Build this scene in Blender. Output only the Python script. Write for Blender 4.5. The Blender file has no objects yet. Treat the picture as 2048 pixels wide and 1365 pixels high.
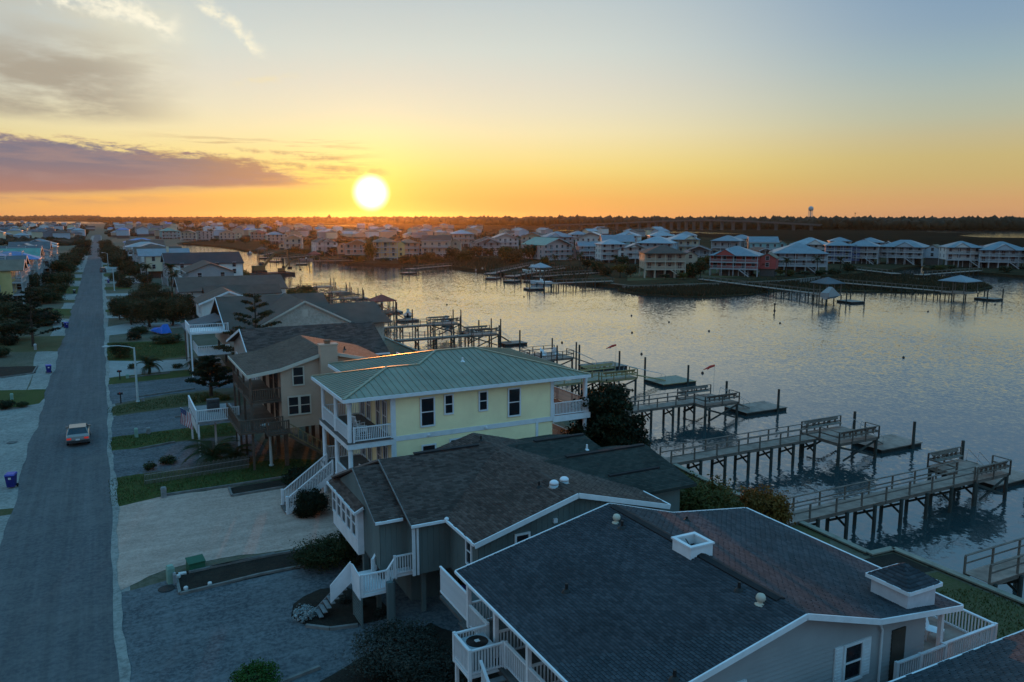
import bpy, bmesh, math, random
import numpy as np
from mathutils import Vector, Matrix
random.seed(7); np.random.seed(7)
scene = bpy.context.scene
COL = scene.collection
# ------------------------------------------------------------------ camera
F, CX, CY, YH, VPX, H = 1593.0, 1024.0, 682.5, 436.0, 200.0, 19.5
PITCH = math.atan((CY-YH)/F)
YAW = math.atan((CX-VPX)*math.cos(PITCH)/F)
_r = np.array([math.cos(YAW), -math.sin(YAW), 0.])
_f = np.array([math.sin(YAW)*math.cos(PITCH), math.cos(YAW)*math.cos(PITCH), -math.sin(PITCH)])
_u = np.cross(_r, _f)
CAM = np.array([0, 0, H])
cd = bpy.data.cameras.new('camera'); cam = bpy.data.objects.new('camera', cd); COL.objects.link(cam)
cd.sensor_width = 36; cd.lens = F/2048*36; cd.clip_end = 30000; cd.clip_start = 0.5
cam.location = (0, 0, H); cam.rotation_euler = (math.pi/2-PITCH, 0, -YAW)
scene.camera = cam
def ray(x, y): return _f*F+_r*(x-CX)-_u*(y-CY)
def G(x, y, z=0.):            # photo pixel -> point on the level z
    d = ray(x, y); return CAM+d*((z-H)/d[2])
def GY(x, y, Y):
    d = ray(x, y); return CAM+d*(Y/d[1])
def GX(x, y, X):
    d = ray(x, y); return CAM+d*(X/d[0])
def proj(P):
    v = np.array(P, float)-CAM; w = v@_f
    return (CX+F*(v@_r)/w, CY-F*(v@_u)/w, w)
# ------------------------------------------------------------------ sky and sun
SUN = ray(742, 386); SUN = SUN/np.linalg.norm(SUN)
EL = math.asin(SUN[2]); AZ = math.atan2(SUN[0], SUN[1])
world = bpy.data.worlds.new('World'); scene.world = world; world.use_nodes = True
wt = world.node_tree; wn = wt.nodes; wl = wt.links; wn.clear()
def nd(t, **k):
    n = wn.new(t)
    for a, b in k.items(): setattr(n, a, b)
    return n
def sock(n, i, v):
    if hasattr(v, 'links') or isinstance(v, bpy.types.NodeSocket): wl.new(v, n.inputs[i])
    else: n.inputs[i].default_value = v
def M(op, a, b=None, c=None):
    n = nd('ShaderNodeMath', operation=op); sock(n, 0, a)
    if b is not None: sock(n, 1, b)
    if c is not None: sock(n, 2, c)
    return n.outputs[0]
def mrange(v, a, b, c=0., d=1., smooth=True):
    n = nd('ShaderNodeMapRange', interpolation_type='SMOOTHSTEP' if smooth else 'LINEAR', clamp=True)
    sock(n, 0, v); n.inputs[1].default_value = a; n.inputs[2].default_value = b
    n.inputs[3].default_value = c; n.inputs[4].default_value = d
    return n.outputs[0]
def ramp(v, stops):
    n = nd('ShaderNodeValToRGB'); sock(n, 0, v); cr = n.color_ramp
    cr.interpolation = 'B_SPLINE' if False else 'EASE'
    while len(cr.elements) < len(stops): cr.elements.new(0.5)
    for e, (p, c) in zip(cr.elements, stops): e.position = p; e.color = (*c, 1)
    cr.interpolation = 'LINEAR'
    return n.outputs[0]
def mix(f, a, b, bt='MIX'):
    n = nd('ShaderNodeMix', data_type='RGBA', blend_type=bt, clamp_factor=True)
    sock(n, 0, f)
    for i, v in ((6, a), (7, b)):
        if isinstance(v, tuple): n.inputs[i].default_value = (*v, 1)
        else: wl.new(v, n.inputs[i])
    return n.outputs[2]
tc = nd('ShaderNodeTexCoord'); nm = nd('ShaderNodeVectorMath', operation='NORMALIZE')
wl.new(tc.outputs['Generated'], nm.inputs[0]); D = nm.outputs[0]
sx = nd('ShaderNodeSeparateXYZ'); wl.new(D, sx.inputs[0]); dx, dy, dz = sx.outputs
hl = M('SQRT', M('ADD', M('MULTIPLY', dx, dx), M('ADD', M('MULTIPLY', dy, dy), 1e-6)))
caz = M('DIVIDE', M('ADD', M('MULTIPLY', dx, math.sin(AZ)), M('MULTIPLY', dy, math.cos(AZ))), hl)
zz = M('MAXIMUM', dz, 0.0)
zr = M('POWER', zz, 0.5)          # more ramp room near the horizon
def st(l): return [(math.sqrt(p), c) for p, c in l]
def L8(r, g, b): return tuple(((c/255+.055)/1.055)**2.4 if c > 10 else c/3294 for c in (r, g, b))
away = ramp(zr, st([(0, L8(220,158,116)), (.019, L8(213,165,113)), (.045, L8(205,178,117)), (.066, L8(203,183,125)), (.087, L8(196,185,145)), (.108, L8(184,187,164)), (.135, L8(172,185,177)), (.166, L8(155,178,185)), (.20, L8(140,166,186)), (.23, L8(131,160,186)), (.5, (.16,.43,.68)), (1, (.105,.44,.80))]))
near = ramp(zr, st([(0, L8(250,172,92)), (.022, L8(250,188,100)), (.04, L8(248,204,112)), (.059, L8(250,222,134)), (.078, L8(250,229,158)), (.102, L8(248,233,184)), (.127, L8(238,229,198)), (.158, L8(228,224,206)), (.195, L8(215,221,212)), (.232, L8(203,212,209)), (.27, L8(188,202,208)), (.5, (.19,.45,.70)), (1, (.105,.44,.80))]))
east = ramp(zr, st([(0, (.34,.47,.62)), (.06, (.40,.55,.72)), (.15, (.35,.63,.87)), (.4, (.21,.56,.88)), (1, (.105,.44,.80))]))
fs = mrange(caz, 0.72, 1.0); fs = M('POWER', fs, 2.0)
base = mix(fs, away, near)
base = mix(mrange(caz, 0.35, -0.35), base, east)
nish = nd('ShaderNodeTexSky', sky_type='NISHITA', sun_disc=False); nish.sun_elevation = EL; nish.sun_rotation = AZ; nish.dust_density = 2.0
nsc = nd('ShaderNodeVectorMath', operation='SCALE'); wl.new(nish.outputs[0], nsc.inputs[0]); nsc.inputs['Scale'].default_value = 0.10
base = mix(0.03, base, nsc.outputs[0])
# clouds, in azimuth and elevation (degrees)
az = M('DEGREES', M('ARCTAN2', dx, dy)); el = M('DEGREES', M('ARCSINE', dz))
def cnoise(sxx, syy, scale, detail=6., rough=.55, off=0.):
    c = nd('ShaderNodeCombineXYZ'); wl.new(M('MULTIPLY', az, sxx), c.inputs[0]); wl.new(M('MULTIPLY_ADD', el, syy, M('MULTIPLY', az, sxx*.12)), c.inputs[1]); c.inputs[2].default_value = off
    n = nd('ShaderNodeTexNoise'); n.inputs['Scale'].default_value = scale; n.inputs['Detail'].default_value = detail; n.inputs['Roughness'].default_value = rough
    wl.new(c.outputs[0], n.inputs['Vector']); return n.outputs[0]
leftness = mrange(az, 16., 1.5)
n1 = cnoise(.10, .42, 1.0, 7., .6); n2 = cnoise(.07, .3, 1.0, 6., .62, 5.3); n3 = cnoise(.16, 1.1, 1.0, 5., .6, 9.1)
# high thin cirrus
cir = M('MULTIPLY', mrange(n2, .32, .60), M('MULTIPLY', mrange(az, 9., 0.), mrange(el, 6., 9.5)))
cir = M('MULTIPLY', cir, mrange(el, 40., 18.))
base = mix(M('MULTIPLY', cir, .8), base, mix(mrange(az, 6., -4.), (.86,.80,.58), (.56,.55,.47)))
def wisp(az0, el0, az1, el1, wid, strength, col, b):     # a feathered streak between two sky points
    k = (el1-el0)/(az1-az0); off = M('SUBTRACT', el, M('MULTIPLY_ADD', az, k, el0-k*az0)); off = M('MULTIPLY_ADD', M('SUBTRACT', cnoise(.5, .5, 1.0, 4., .6, az0), .5), wid*3.2, off)
    m = M('MULTIPLY', mrange(M('ABSOLUTE', off), wid, 0.), M('MULTIPLY', mrange(az, az0-.8, az0+.8), mrange(az, az1+.5, az1-1.2)))
    m = M('MULTIPLY', m, mrange(cnoise(.9, 1.6, 1.0, 5., .65, az1), .28, .62)); return mix(M('MULTIPLY', m, strength), b, col)
base = wisp(2.6, 16.5, 10.6, 10.7, .7, 1., (.97,.91,.70), base)
base = wisp(-6., 14.2, 5.4, 11.7, 1.0, 1., (1.,.94,.74), base)
base = wisp(-9., 15.8, 3.4, 13.9, .8, .9, (.96,.93,.76), base)
base = wisp(8.6, 8.7, 12.6, 9.2, .35, .5, (.90,.76,.42), base)
grey = M('MULTIPLY', mrange(n1, .32, .56), M('MULTIPLY', mrange(az, 7.5, -1.), M('MULTIPLY', mrange(el, 5.4, 6.6), mrange(el, 12.2, 8.6))))
base = mix(M('MULTIPLY', grey, .88), base, (.40,.345,.265))
# low purple bank
n4 = cnoise(.55, 2.2, 1.0, 10., .72, 3.3); n5 = cnoise(.2, 1.4, 1.0, 6., .6, 7.7)
top = M('MULTIPLY_ADD', az, -.075, 4.75); bot = M('MULTIPLY_ADD', az, .04, 1.42)
top = M('SUBTRACT', top, M('MULTIPLY', mrange(az, 8., 15.), 1.3))
top = M('ADD', top, M('MULTIPLY', M('SUBTRACT', n4, .5), 2.6)); bot = M('ADD', bot, M('MULTIPLY', M('SUBTRACT', n5, .5), .7))
dist = M('MINIMUM', M('SUBTRACT', top, el), M('SUBTRACT', el, bot))
bank = M('MULTIPLY', mrange(dist, -.16, .55), mrange(az, 16.0, 10.5))
veil = M('MULTIPLY', M('MULTIPLY', mrange(el, .55, 1.2), mrange(el, 2.4, 1.5)), M('MULTIPLY', mrange(az, 9., -4.), mrange(n5, .35, .6)))
base = mix(M('MULTIPLY', veil, .6), base, (.52,.27,.19))
bcol = mix(mrange(el, 1.3, 3.9), (.42,.20,.165), (.155,.145,.235))
bcol = mix(mrange(az, 1., 12.), bcol, (.46,.235,.15))
bcol = mix(M('MULTIPLY', mrange(n5, .42, .66), .6), bcol, (.36,.225,.235))
bcol = mix(mrange(dist, .45, -.05), bcol, (.66,.42,.24))
base = mix(M('MULTIPLY', bank, .9), base, bcol)
base = wisp(6.5, 3.85, 18.4, 3.15, .30, .85, (.50,.30,.16), base)
base = wisp(8.5, 4.6, 15.5, 3.9, .22, .7, (.48,.29,.18), base)
base = wisp(9.5, 2.5, 16.4, 2.75, .2, .6, (.60,.33,.14), base)
# thin streaks near the sun
stre = M('MULTIPLY', mrange(cnoise(.16, 2.4, 1.0, 7., .62, 2.2), .50, .64), M('MULTIPLY', M('MULTIPLY', mrange(el, 2.2, 3.0), mrange(el, 5.8, 4.4)), M('MULTIPLY', mrange(az, 19., 13.), mrange(az, 0., 7.))))
base = mix(M('MULTIPLY', stre, .7), base, (.46,.26,.15))
# sun disc and aureole
dt = nd('ShaderNodeVectorMath', operation='DOT_PRODUCT'); wl.new(D, dt.inputs[0]); dt.inputs[1].default_value = tuple(SUN)
th = M('DEGREES', M('ARCCOSINE', M('MINIMUM', dt.outputs['Value'], 1.0)))
disc = mrange(th, 1.45, 0.5)
glow = M('EXPONENT', M('MULTIPLY', th, -1/2.6))
def scl(c, f):
    n = nd('ShaderNodeVectorMath', operation='SCALE'); n.inputs[0].default_value = c; wl.new(f, n.inputs['Scale']); return n.outputs[0]
sky = mix(1., base, scl((3.2,2.7,1.7), disc), 'ADD')
sky = mix(1., sky, scl((.40,.34,.02), glow), 'ADD')

sky = mix(mrange(dz, 0.0, -0.03), sky, (.10,.10,.11))
bg = nd('ShaderNodeBackground'); wl.new(sky, bg.inputs[0]); bg.inputs[1].default_value = 1.0
wo = nd('ShaderNodeOutputWorld'); wl.new(bg.outputs[0], wo.inputs[0])
sl = bpy.data.lights.new('sun', 'SUN'); sl.energy = 1.4; sl.angle = math.radians(0.6); sl.color = (1.0, .32, .06)
so = bpy.data.objects.new('sun', sl); COL.objects.link(so); so.location = (60, 300, 60)
so.rotation_euler = Vector((-SUN[0], -SUN[1], -SUN[2])).to_track_quat('-Z', 'Y').to_euler()
vs = scene.view_settings; vs.view_transform = 'Standard'; vs.look = 'None'; vs.exposure = 0.0; vs.gamma = 1.0; vs.use_curve_mapping = False
scene.render.engine = 'CYCLES'; cy = scene.cycles
cy.use_denoising = True; cy.max_bounces = 6; cy.diffuse_bounces = 2; cy.glossy_bounces = 3; cy.transmission_bounces = 2; cy.volume_bounces = 0
cy.caustics_reflective = False; cy.caustics_refractive = False; cy.sample_clamp_indirect = 4
# ------------------------------------------------------------------ materials
MATS = {}
def mat(name, col=None, rough=.7, var=.18, scale=3., bump=0., bscale=None, metal=0., spec=.3, col2=None, aniso=None, detail=4.):
    if name in MATS: return MATS[name]
    m = bpy.data.materials.new(name); m.use_nodes = True; MATS[name] = m
    t = m.node_tree; b = t.nodes['Principled BSDF']
    b.inputs['Roughness'].default_value = rough; b.inputs['Metallic'].default_value = metal; b.inputs['Specular IOR Level'].default_value = spec
    tcn = t.nodes.new('ShaderNodeTexCoord'); vec = tcn.outputs['Object']
    if aniso:
        mp = t.nodes.new('ShaderNodeMapping'); mp.inputs['Scale'].default_value = aniso; t.links.new(vec, mp.inputs[0]); vec = mp.outputs[0]
    ns = t.nodes.new('ShaderNodeTexNoise'); ns.inputs['Scale'].default_value = scale; ns.inputs['Detail'].default_value = detail; ns.inputs['Roughness'].default_value = .62
    t.links.new(vec, ns.inputs['Vector'])
    c2 = col2 if col2 else tuple(min(1, c*(1+var)) for c in col); c1 = col if col2 else tuple(c*(1-var) for c in col)
    r = t.nodes.new('ShaderNodeValToRGB'); r.color_ramp.elements[0].position = .34; r.color_ramp.elements[1].position = .66
    r.color_ramp.elements[0].color = (*c1, 1); r.color_ramp.elements[1].color = (*c2, 1)
    t.links.new(ns.outputs[0], r.inputs[0]); t.links.new(r.outputs[0], b.inputs['Base Color'])
    if bump:
        n2 = t.nodes.new('ShaderNodeTexNoise'); n2.inputs['Scale'].default_value = bscale or scale*6; n2.inputs['Detail'].default_value = 3
        t.links.new(vec, n2.inputs['Vector'])
        bp = t.nodes.new('ShaderNodeBump'); bp.inputs['Strength'].default_value = bump; bp.inputs['Distance'].default_value = .05
        t.links.new(n2.outputs[0], bp.inputs['Height']); t.links.new(bp.outputs[0], b.inputs['Normal'])
    return m
def leafmat(name, c1, c2):
    m = mat(name, c1, .65, col2=c2, scale=.9, spec=.2, detail=6.); t = m.node_tree; b = t.nodes['Principled BSDF']
    tr = t.nodes.new('ShaderNodeBsdfTranslucent'); mx = t.nodes.new('ShaderNodeMixShader'); mx.inputs[0].default_value = .22
    t.links.new(b.inputs['Base Color'].links[0].from_socket, tr.inputs[0])
    t.links.new(b.outputs[0], mx.inputs[1]); t.links.new(tr.outputs[0], mx.inputs[2]); t.links.new(mx.outputs[0], t.nodes['Material Output'].inputs[0])
    return m
WHITE = mat('white_paint', (.74,.76,.78), .5, .07, 2.)
OFFW = mat('weathered_white', (.62,.62,.60), .6, .12, 1.5)
GLASS = mat('window_glass', (.018,.022,.028), .06, .3, .5, spec=.6)
TREAT = mat('treated_timber', (.15,.125,.105), .85, .3, 1.2, aniso=(1,1,6))
PILE = mat('pile_timber', (.050,.058,.052), .9, .4, 1., aniso=(1,1,.4))
PLANK = mat('deck_planks', (.30,.225,.185), .85, .28, 1.3)
YTIM = mat('new_timber', (.31,.245,.12), .8, .2, 1.4)
BLACK = mat('black_plastic', (.018,.018,.018), .5, .2)
STEEL = mat('galvanised_steel', (.38,.42,.44), .45, .12, 3., metal=.6)
# ------------------------------------------------------------------ mesh helpers
def arr_mesh(name, V, Q, tri=False):
    V = np.asarray(V, np.float32); Q = np.asarray(Q, np.int32); k = Q.shape[1]
    me = bpy.data.meshes.new(name)
    me.vertices.add(len(V)); me.vertices.foreach_set('co', V.ravel())
    me.loops.add(Q.size); me.loops.foreach_set('vertex_index', Q.ravel())
    me.polygons.add(len(Q)); me.polygons.foreach_set('loop_start', np.arange(0, Q.size, k, dtype=np.int32))
    me.update(); me.validate(); return me
def link(name, me, m=None, parent=None, loc=None, rz=0.):
    o = bpy.data.objects.new(name, me); COL.objects.link(o)
    if m is not None and me is not None and not me.materials: me.materials.append(m)
    if parent is not None: o.parent = parent
    if loc is not None: o.location = loc
    if rz: o.rotation_euler = (0, 0, rz)
    return o
def tag(o, label=None, cat=None, group=None, kind=None):
    if label: o['label'] = label
    if cat: o['category'] = cat
    if group: o['group'] = group
    if kind: o['kind'] = kind
    return o
def thing(name, label, cat, loc=(0,0,0), rz=0., group=None):
    o = bpy.data.objects.new(name, None); COL.objects.link(o); o.empty_display_size = .3
    o.location = loc; o.rotation_euler = (0, 0, rz)
    return tag(o, label, cat, group)
class MB:
    def __init__(s, off=None): s.v = []; s.f = []; s.off = off
    def add(s, vs, fs):
        n = len(s.v); s.v += [tuple(map(float, q)) for q in vs]; s.f += [tuple(i+n for i in f) for f in fs]; return s
    def box(s, x0, x1, y0, y1, z0, z1):
        return s.add([(x0,y0,z0),(x1,y0,z0),(x1,y1,z0),(x0,y1,z0),(x0,y0,z1),(x1,y0,z1),(x1,y1,z1),(x0,y1,z1)], BOXF)
    def beam(s, p, q, w, h, up=(0,0,1)):
        p = Vector(p); q = Vector(q); d = (q-p)
        if d.length < 1e-6: return s
        d.normalize(); u = Vector(up)
        if abs(d.dot(u)) > .98: u = Vector((0,1,0))
        a = d.cross(u).normalized()*(w/2); b = a.cross(d).normalized()*(h/2)
        return s.add([p-a-b, p+a-b, p+a+b, p-a+b, q-a-b, q+a-b, q+a+b, q-a+b], [(3,2,1,0),(4,5,6,7),(0,1,5,4),(1,2,6,5),(2,3,7,6),(3,0,4,7)])
    def cyl(s, p, q, r0, r1=None, n=8, cap=True):
        r1 = r0 if r1 is None else r1; p = Vector(p); q = Vector(q); d = (q-p).normalized()
        a = d.cross(Vector((0,0,1)) if abs(d.z) < .9 else Vector((1,0,0))).normalized(); b = d.cross(a)
        vs = [c+(a*math.cos(2*math.pi*i/n)+b*math.sin(2*math.pi*i/n))*r for c, r in ((p,r0),(q,r1)) for i in range(n)]
        fs = [(i,(i+1)%n,n+(i+1)%n,n+i) for i in range(n)]
        if cap: fs += [tuple(range(n-1,-1,-1)), tuple(range(n,2*n))]
        return s.add(vs, fs)
    def path(s, pts, r, n=6):
        for a, b in zip(pts, pts[1:]): s.cyl(a, b, r, r, n)
        return s
    def lathe(s, prof, c=(0,0,0), n=12):
        vs = [(c[0]+r*math.cos(2*math.pi*i/n), c[1]+r*math.sin(2*math.pi*i/n), c[2]+z) for r, z in prof for i in range(n)]
        fs = [(k*n+i, k*n+(i+1)%n, (k+1)*n+(i+1)%n, (k+1)*n+i) for k in range(len(prof)-1) for i in range(n)]
        fs += [tuple(range(n-1,-1,-1)), tuple((len(prof)-1)*n+i for i in range(n))]
        return s.add(vs, fs)
    def prism(s, poly, z0, z1):        # polygon in xy, counter-clockwise
        n = len(poly)
        return s.add([(p[0],p[1],z0) for p in poly]+[(p[0],p[1],z1) for p in poly], [tuple(range(n-1,-1,-1)), tuple(range(n,2*n))]+[(i,(i+1)%n,n+(i+1)%n,n+i) for i in range(n)])
    def slab(s, poly, t, d=(0,0,-1)):  # planar polygon in 3D extruded by t along d
        n = len(poly); e = Vector(d)*t; P = [Vector(p) for p in poly]
        return s.add(P+[p+e for p in P], [tuple(range(n)), tuple(range(2*n-1,n-1,-1))]+[(i,n+i,n+(i+1)%n,(i+1)%n) for i in range(n)])
    def mesh(s, name):
        me = bpy.data.meshes.new(name)
        o = s.off
        me.from_pydata([(v[0]-o[0], v[1]-o[1], v[2]-o[2]) for v in s.v] if o is not None else s.v, [], s.f)
        bm = bmesh.new(); bm.from_mesh(me); bmesh.ops.recalc_face_normals(bm, faces=bm.faces); bm.to_mesh(me); bm.free()
        return me
    def build(s, name, m, parent=None, loc=None, rz=0., smooth=False):
        me = s.mesh(name)
        if smooth: me.shade_smooth()
        return link(name, me, m, parent, loc, rz)
BOXF = [(0,3,2,1),(4,5,6,7),(0,1,5,4),(1,2,6,5),(2,3,7,6),(3,0,4,7)]
CACHE = {}
def boxmesh(sx_, sy_, sz_, m):         # centred in xy, standing on z = 0, shared
    k = (round(sx_,3), round(sy_,3), round(sz_,3), m.name)
    if k not in CACHE:
        me = MB().box(-sx_/2, sx_/2, -sy_/2, sy_/2, 0, sz_).mesh('piece'); me.materials.append(m); CACHE[k] = me
    return CACHE[k]
def cylmesh(r, h, m, n=8, r1=None):
    k = ('c', round(r,3), round(h,3), m.name, n, r1)
    if k not in CACHE:
        me = MB().cyl((0,0,0), (0,0,h), r, r1, n).mesh('post'); me.materials.append(m); me.shade_smooth(); CACHE[k] = me
        try: me.set_sharp_from_angle(angle=.7)
        except Exception: pass
    return CACHE[k]
RC = [0]
def railing(parent, p, q, m, h=.95, sp=.13, each=True, bw=.04, off=(0,0,0), name='railing', newel=True):
    RC[0] += 1; j = RC[0]; h = h+.004*(j % 5); ns_ = .052+.0021*(j % 7); p = Vector(p)-Vector(off); q = Vector(q)-Vector(off); mb = MB(); Z = Vector((0,0,1))
    mb.beam(p+Z*h, q+Z*h, .11+.003*(j % 3), .06); mb.beam(p+Z*.1, q+Z*.1, .05, .07)
    if newel:
        for e in (p, q): mb.box(e.x-ns_, e.x+ns_, e.y-ns_, e.y+ns_, e.z-.1-.003*(j % 6), e.z+h+.06)
    r = mb.build(name, m, parent)
    L = (q-p).length; n = max(2, int(L/sp)); b2 = MB()
    for i in range(1, n):
        c = p.lerp(q, i/n)
        if each: link('baluster', boxmesh(bw, bw, h-.16, m), m, r, (c.x, c.y, c.z+.12))
        else: b2.box(c.x-bw/2, c.x+bw/2, c.y-bw/2, c.y+bw/2, c.z+.12, c.z+h-.03)
    if not each and n > 2: b2.build('balusters', m, r)
    return r
def window_meshes(w, h, fm, div):
    k = ('w', round(w,2), round(h,2), fm.name, div)
    if k not in CACHE:
        t = .1; f = MB()
        f.box(-w/2-t, -w/2, -.05, .02, -t, h+t); f.box(w/2, w/2+t, -.05, .02, -t, h+t)
        f.box(-w/2, w/2, -.05, .02, h, h+t); f.box(-w/2, w/2, -.065, .02, -t, 0)
        if div: f.box(-w/2, w/2, -.03, .01, h/2-.03, h/2+.03)
        if div == 2: f.box(-.03, .03, -.031, .011, 0, h)
        a = f.mesh('window'); a.materials.append(fm)
        b = MB().box(-w/2+.003, w/2-.003, .0, .015, .003, h-.003).mesh('pane'); b.materials.append(GLASS)
        CACHE[k] = (a, b)
    return CACHE[k]
def window(parent, loc, rz, w, h, fm=None, div=1, name='window'):   # loc: centre of the sill, on the wall face; faces -y at rz 0
    a, b = window_meshes(w, h, fm or WHITE, div)
    o = link(name, a, None, parent, loc, rz); link('pane', b, None, o); return o
def boards(wall, poly, org, sdir, ndir, m, e=.16, vertical=False, t=.02, name='siding_board'):
    """lap boards (or upright boards) over a convex wall polygon given in (s, z)"""
    org = Vector(org); sd = Vector(sdir); n = Vector(ndir); ax = 0 if vertical else 1
    lo = min(p[ax] for p in poly); hi = max(p[ax] for p in poly); k = max(1, round((hi-lo)/e)); st_ = (hi-lo)/k
    def span(v):
        xs = []
        for (a, b) in zip(poly, poly[1:]+poly[:1]):
            a1, b1 = a[ax], b[ax]
            if min(a1,b1)-1e-9 <= v <= max(a1,b1)+1e-9 and abs(a1-b1) > 1e-9:
                f = (v-a1)/(b1-a1); xs.append(a[1-ax]+f*(b[1-ax]-a[1-ax]))
        return (min(xs), max(xs)) if xs else None
    def P(s, z, d): return org+sd*s+Vector((0,0,z))+n*d
    for i in range(k):
        v0, v1 = lo+i*st_+.0015, lo+(i+1)*st_-.0015
        gap = .008 if vertical else 0.
        v0 += gap; v1 -= gap
        A, B = span(v0+1e-4), span(v1-1e-4)
        if not A or not B or (A[1]-A[0] < .02 and B[1]-B[0] < .02): continue
        d0, d1 = (t, t) if vertical else (t+.026, t*.4)
        if vertical: c = [(v0,A[0]),(v1,B[0]),(v1,B[1]),(v0,A[1])]
        else: c = [(A[0],v0),(A[1],v0),(B[1],v1),(B[0],v1)]
        ds = (t,t,t,t) if vertical else (d0,d0,d1,d1)
        mb = MB().add([P(s,z,.003) for s,z in c]+[P(s,z,d) for (s,z),d in zip(c,ds)], BOXF)
        mb.build(name, m, wall)
def clip(poly, a, b, val, keep_less):
    out = []
    for (p, q) in zip(poly, poly[1:]+poly[:1]):
        fp = p[0]-val; fq = q[0]-val
        if not keep_less: fp, fq = -fp, -fq
        if fp <= 0: out.append(p)
        if (fp < 0 < fq) or (fq < 0 < fp):
            k = fp/(fp-fq); out.append((p[0]+k*(q[0]-p[0]), p[1]+k*(q[1]-p[1])))
    return out
def frame_of(poly, e):
    P = [Vector(p) for p in poly]; n = (P[1]-P[0]).cross(P[2]-P[0]).normalized()
    if n.z < 0: n = -n
    e = Vector(e).normalized(); u = n.cross(e).normalized()
    if u.z < 0: u = -u
    return P[0], e, u, n
def panels(roof, poly, e, m, w=.46, t=.02, name='roof_panel'):
    o, e, u, n = frame_of(poly, e)
    q = [((Vector(p)-o).dot(e), (Vector(p)-o).dot(u)) for p in poly]
    lo = min(a for a, b in q); hi = max(a for a, b in q); k = round((hi-lo)/w); w = (hi-lo)/k
    for i in range(k):
        a0, a1 = lo+i*w, lo+(i+1)*w
        c = clip(clip(q, 0, 0, a1-.002, True), 0, 0, a0+.002, False)
        if len(c) < 3: continue
        P3 = [o+e*a+u*b+n*.004 for a, b in c]
        mb = MB().slab(P3, t, n)
        bs = [b for a, b in c if abs(a-a0) < .01]
        if len(bs) >= 2 and max(bs)-min(bs) > .1:
            mb.beam(o+e*(a0+.025)+u*min(bs)+n*(t+.02), o+e*(a0+.025)+u*max(bs)+n*(t+.02), .035, .05, n)
        mb.build(name, m, roof)
def shingles(roof, poly, e, m, n_single=0, ex=.145, tw=.31, off=(0,0,0), seed=1):
    rnd = random.Random(seed); o, e, u, n = frame_of(poly, e); OFF = Vector(off)
    q = [((Vector(p)-o).dot(e), (Vector(p)-o).dot(u)) for p in poly]
    lo = min(b for a, b in q); hi = max(b for a, b in q)
    def span(v):
        xs = []
        for (a, b) in zip(q, q[1:]+q[:1]):
            if min(a[1],b[1]) <= v <= max(a[1],b[1]) and abs(a[1]-b[1]) > 1e-9: xs.append(a[0]+(v-a[1])/(b[1]-a[1])*(b[0]-a[0]))
        return (min(xs), max(xs)) if len(xs) > 1 else None
    tabs = []; r = 0; v = lo
    while v < hi-ex*.3:
        s = span(min(v+ex*.5, hi-1e-3))
        if s:
            a = s[0]-(tw*(.5 if r % 2 else 0))+rnd.uniform(-.03, .03)
            while a < s[1]:
                a0, a1 = max(a, s[0]), min(a+tw-.022, s[1])
                if a1-a0 > .03: tabs.append((a0, a1, v, min(v+ex, hi), rnd.uniform(.016, .034)))
                a += tw
        v += ex; r += 1
    single = set()
    if n_single:
        def score(i):
            a0, a1, b0, b1, t = tabs[i]; c = o+e*((a0+a1)/2)+u*((b0+b1)/2)
            x, y, w = proj(c); return w if (0 < x < 2048 and 0 < y < 1362 and a1-a0 > tw*.8) else 1e6+w
        single = set(sorted(range(len(tabs)), key=score)[:n_single])
    V = []; Fq = []; me = None
    for i, (a0, a1, b0, b1, t) in enumerate(tabs):
        def pt(a, b, d): return o+e*a+u*b+n*d-OFF
        if i in single:
            if me is None:
                L = a1-a0; q0 = [Vector((0,0,0))+e*a+u*b+n*d for a, b, d in ((-L/2,0,-.004),(L/2,0,-.004),(L/2,ex,-.004),(-L/2,ex,-.004),(-L/2,0,.027),(L/2,0,.027),(L/2,ex,.004),(-L/2,ex,.004))]
                me = MB().add(q0, BOXF).mesh('shingle'); me.materials.append(m)
            c = pt((a0+a1)/2, b0, rnd.uniform(-.002,.004)); link('shingle', me, None, roof, c)
        else:
            k = len(V); V += [pt(a0,b0,-.004), pt(a1,b0,-.004), pt(a1,b0,t), pt(a0,b0,t), pt(a1,b1,.003), pt(a0,b1,.003)]
            Fq += [(k,k+1,k+2,k+3), (k+3,k+2,k+4,k+5)]
    if V:
        ob = link('shingles', arr_mesh('shingles', [tuple(x) for x in V], Fq), m, roof); ob['kind'] = 'stuff'
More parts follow.
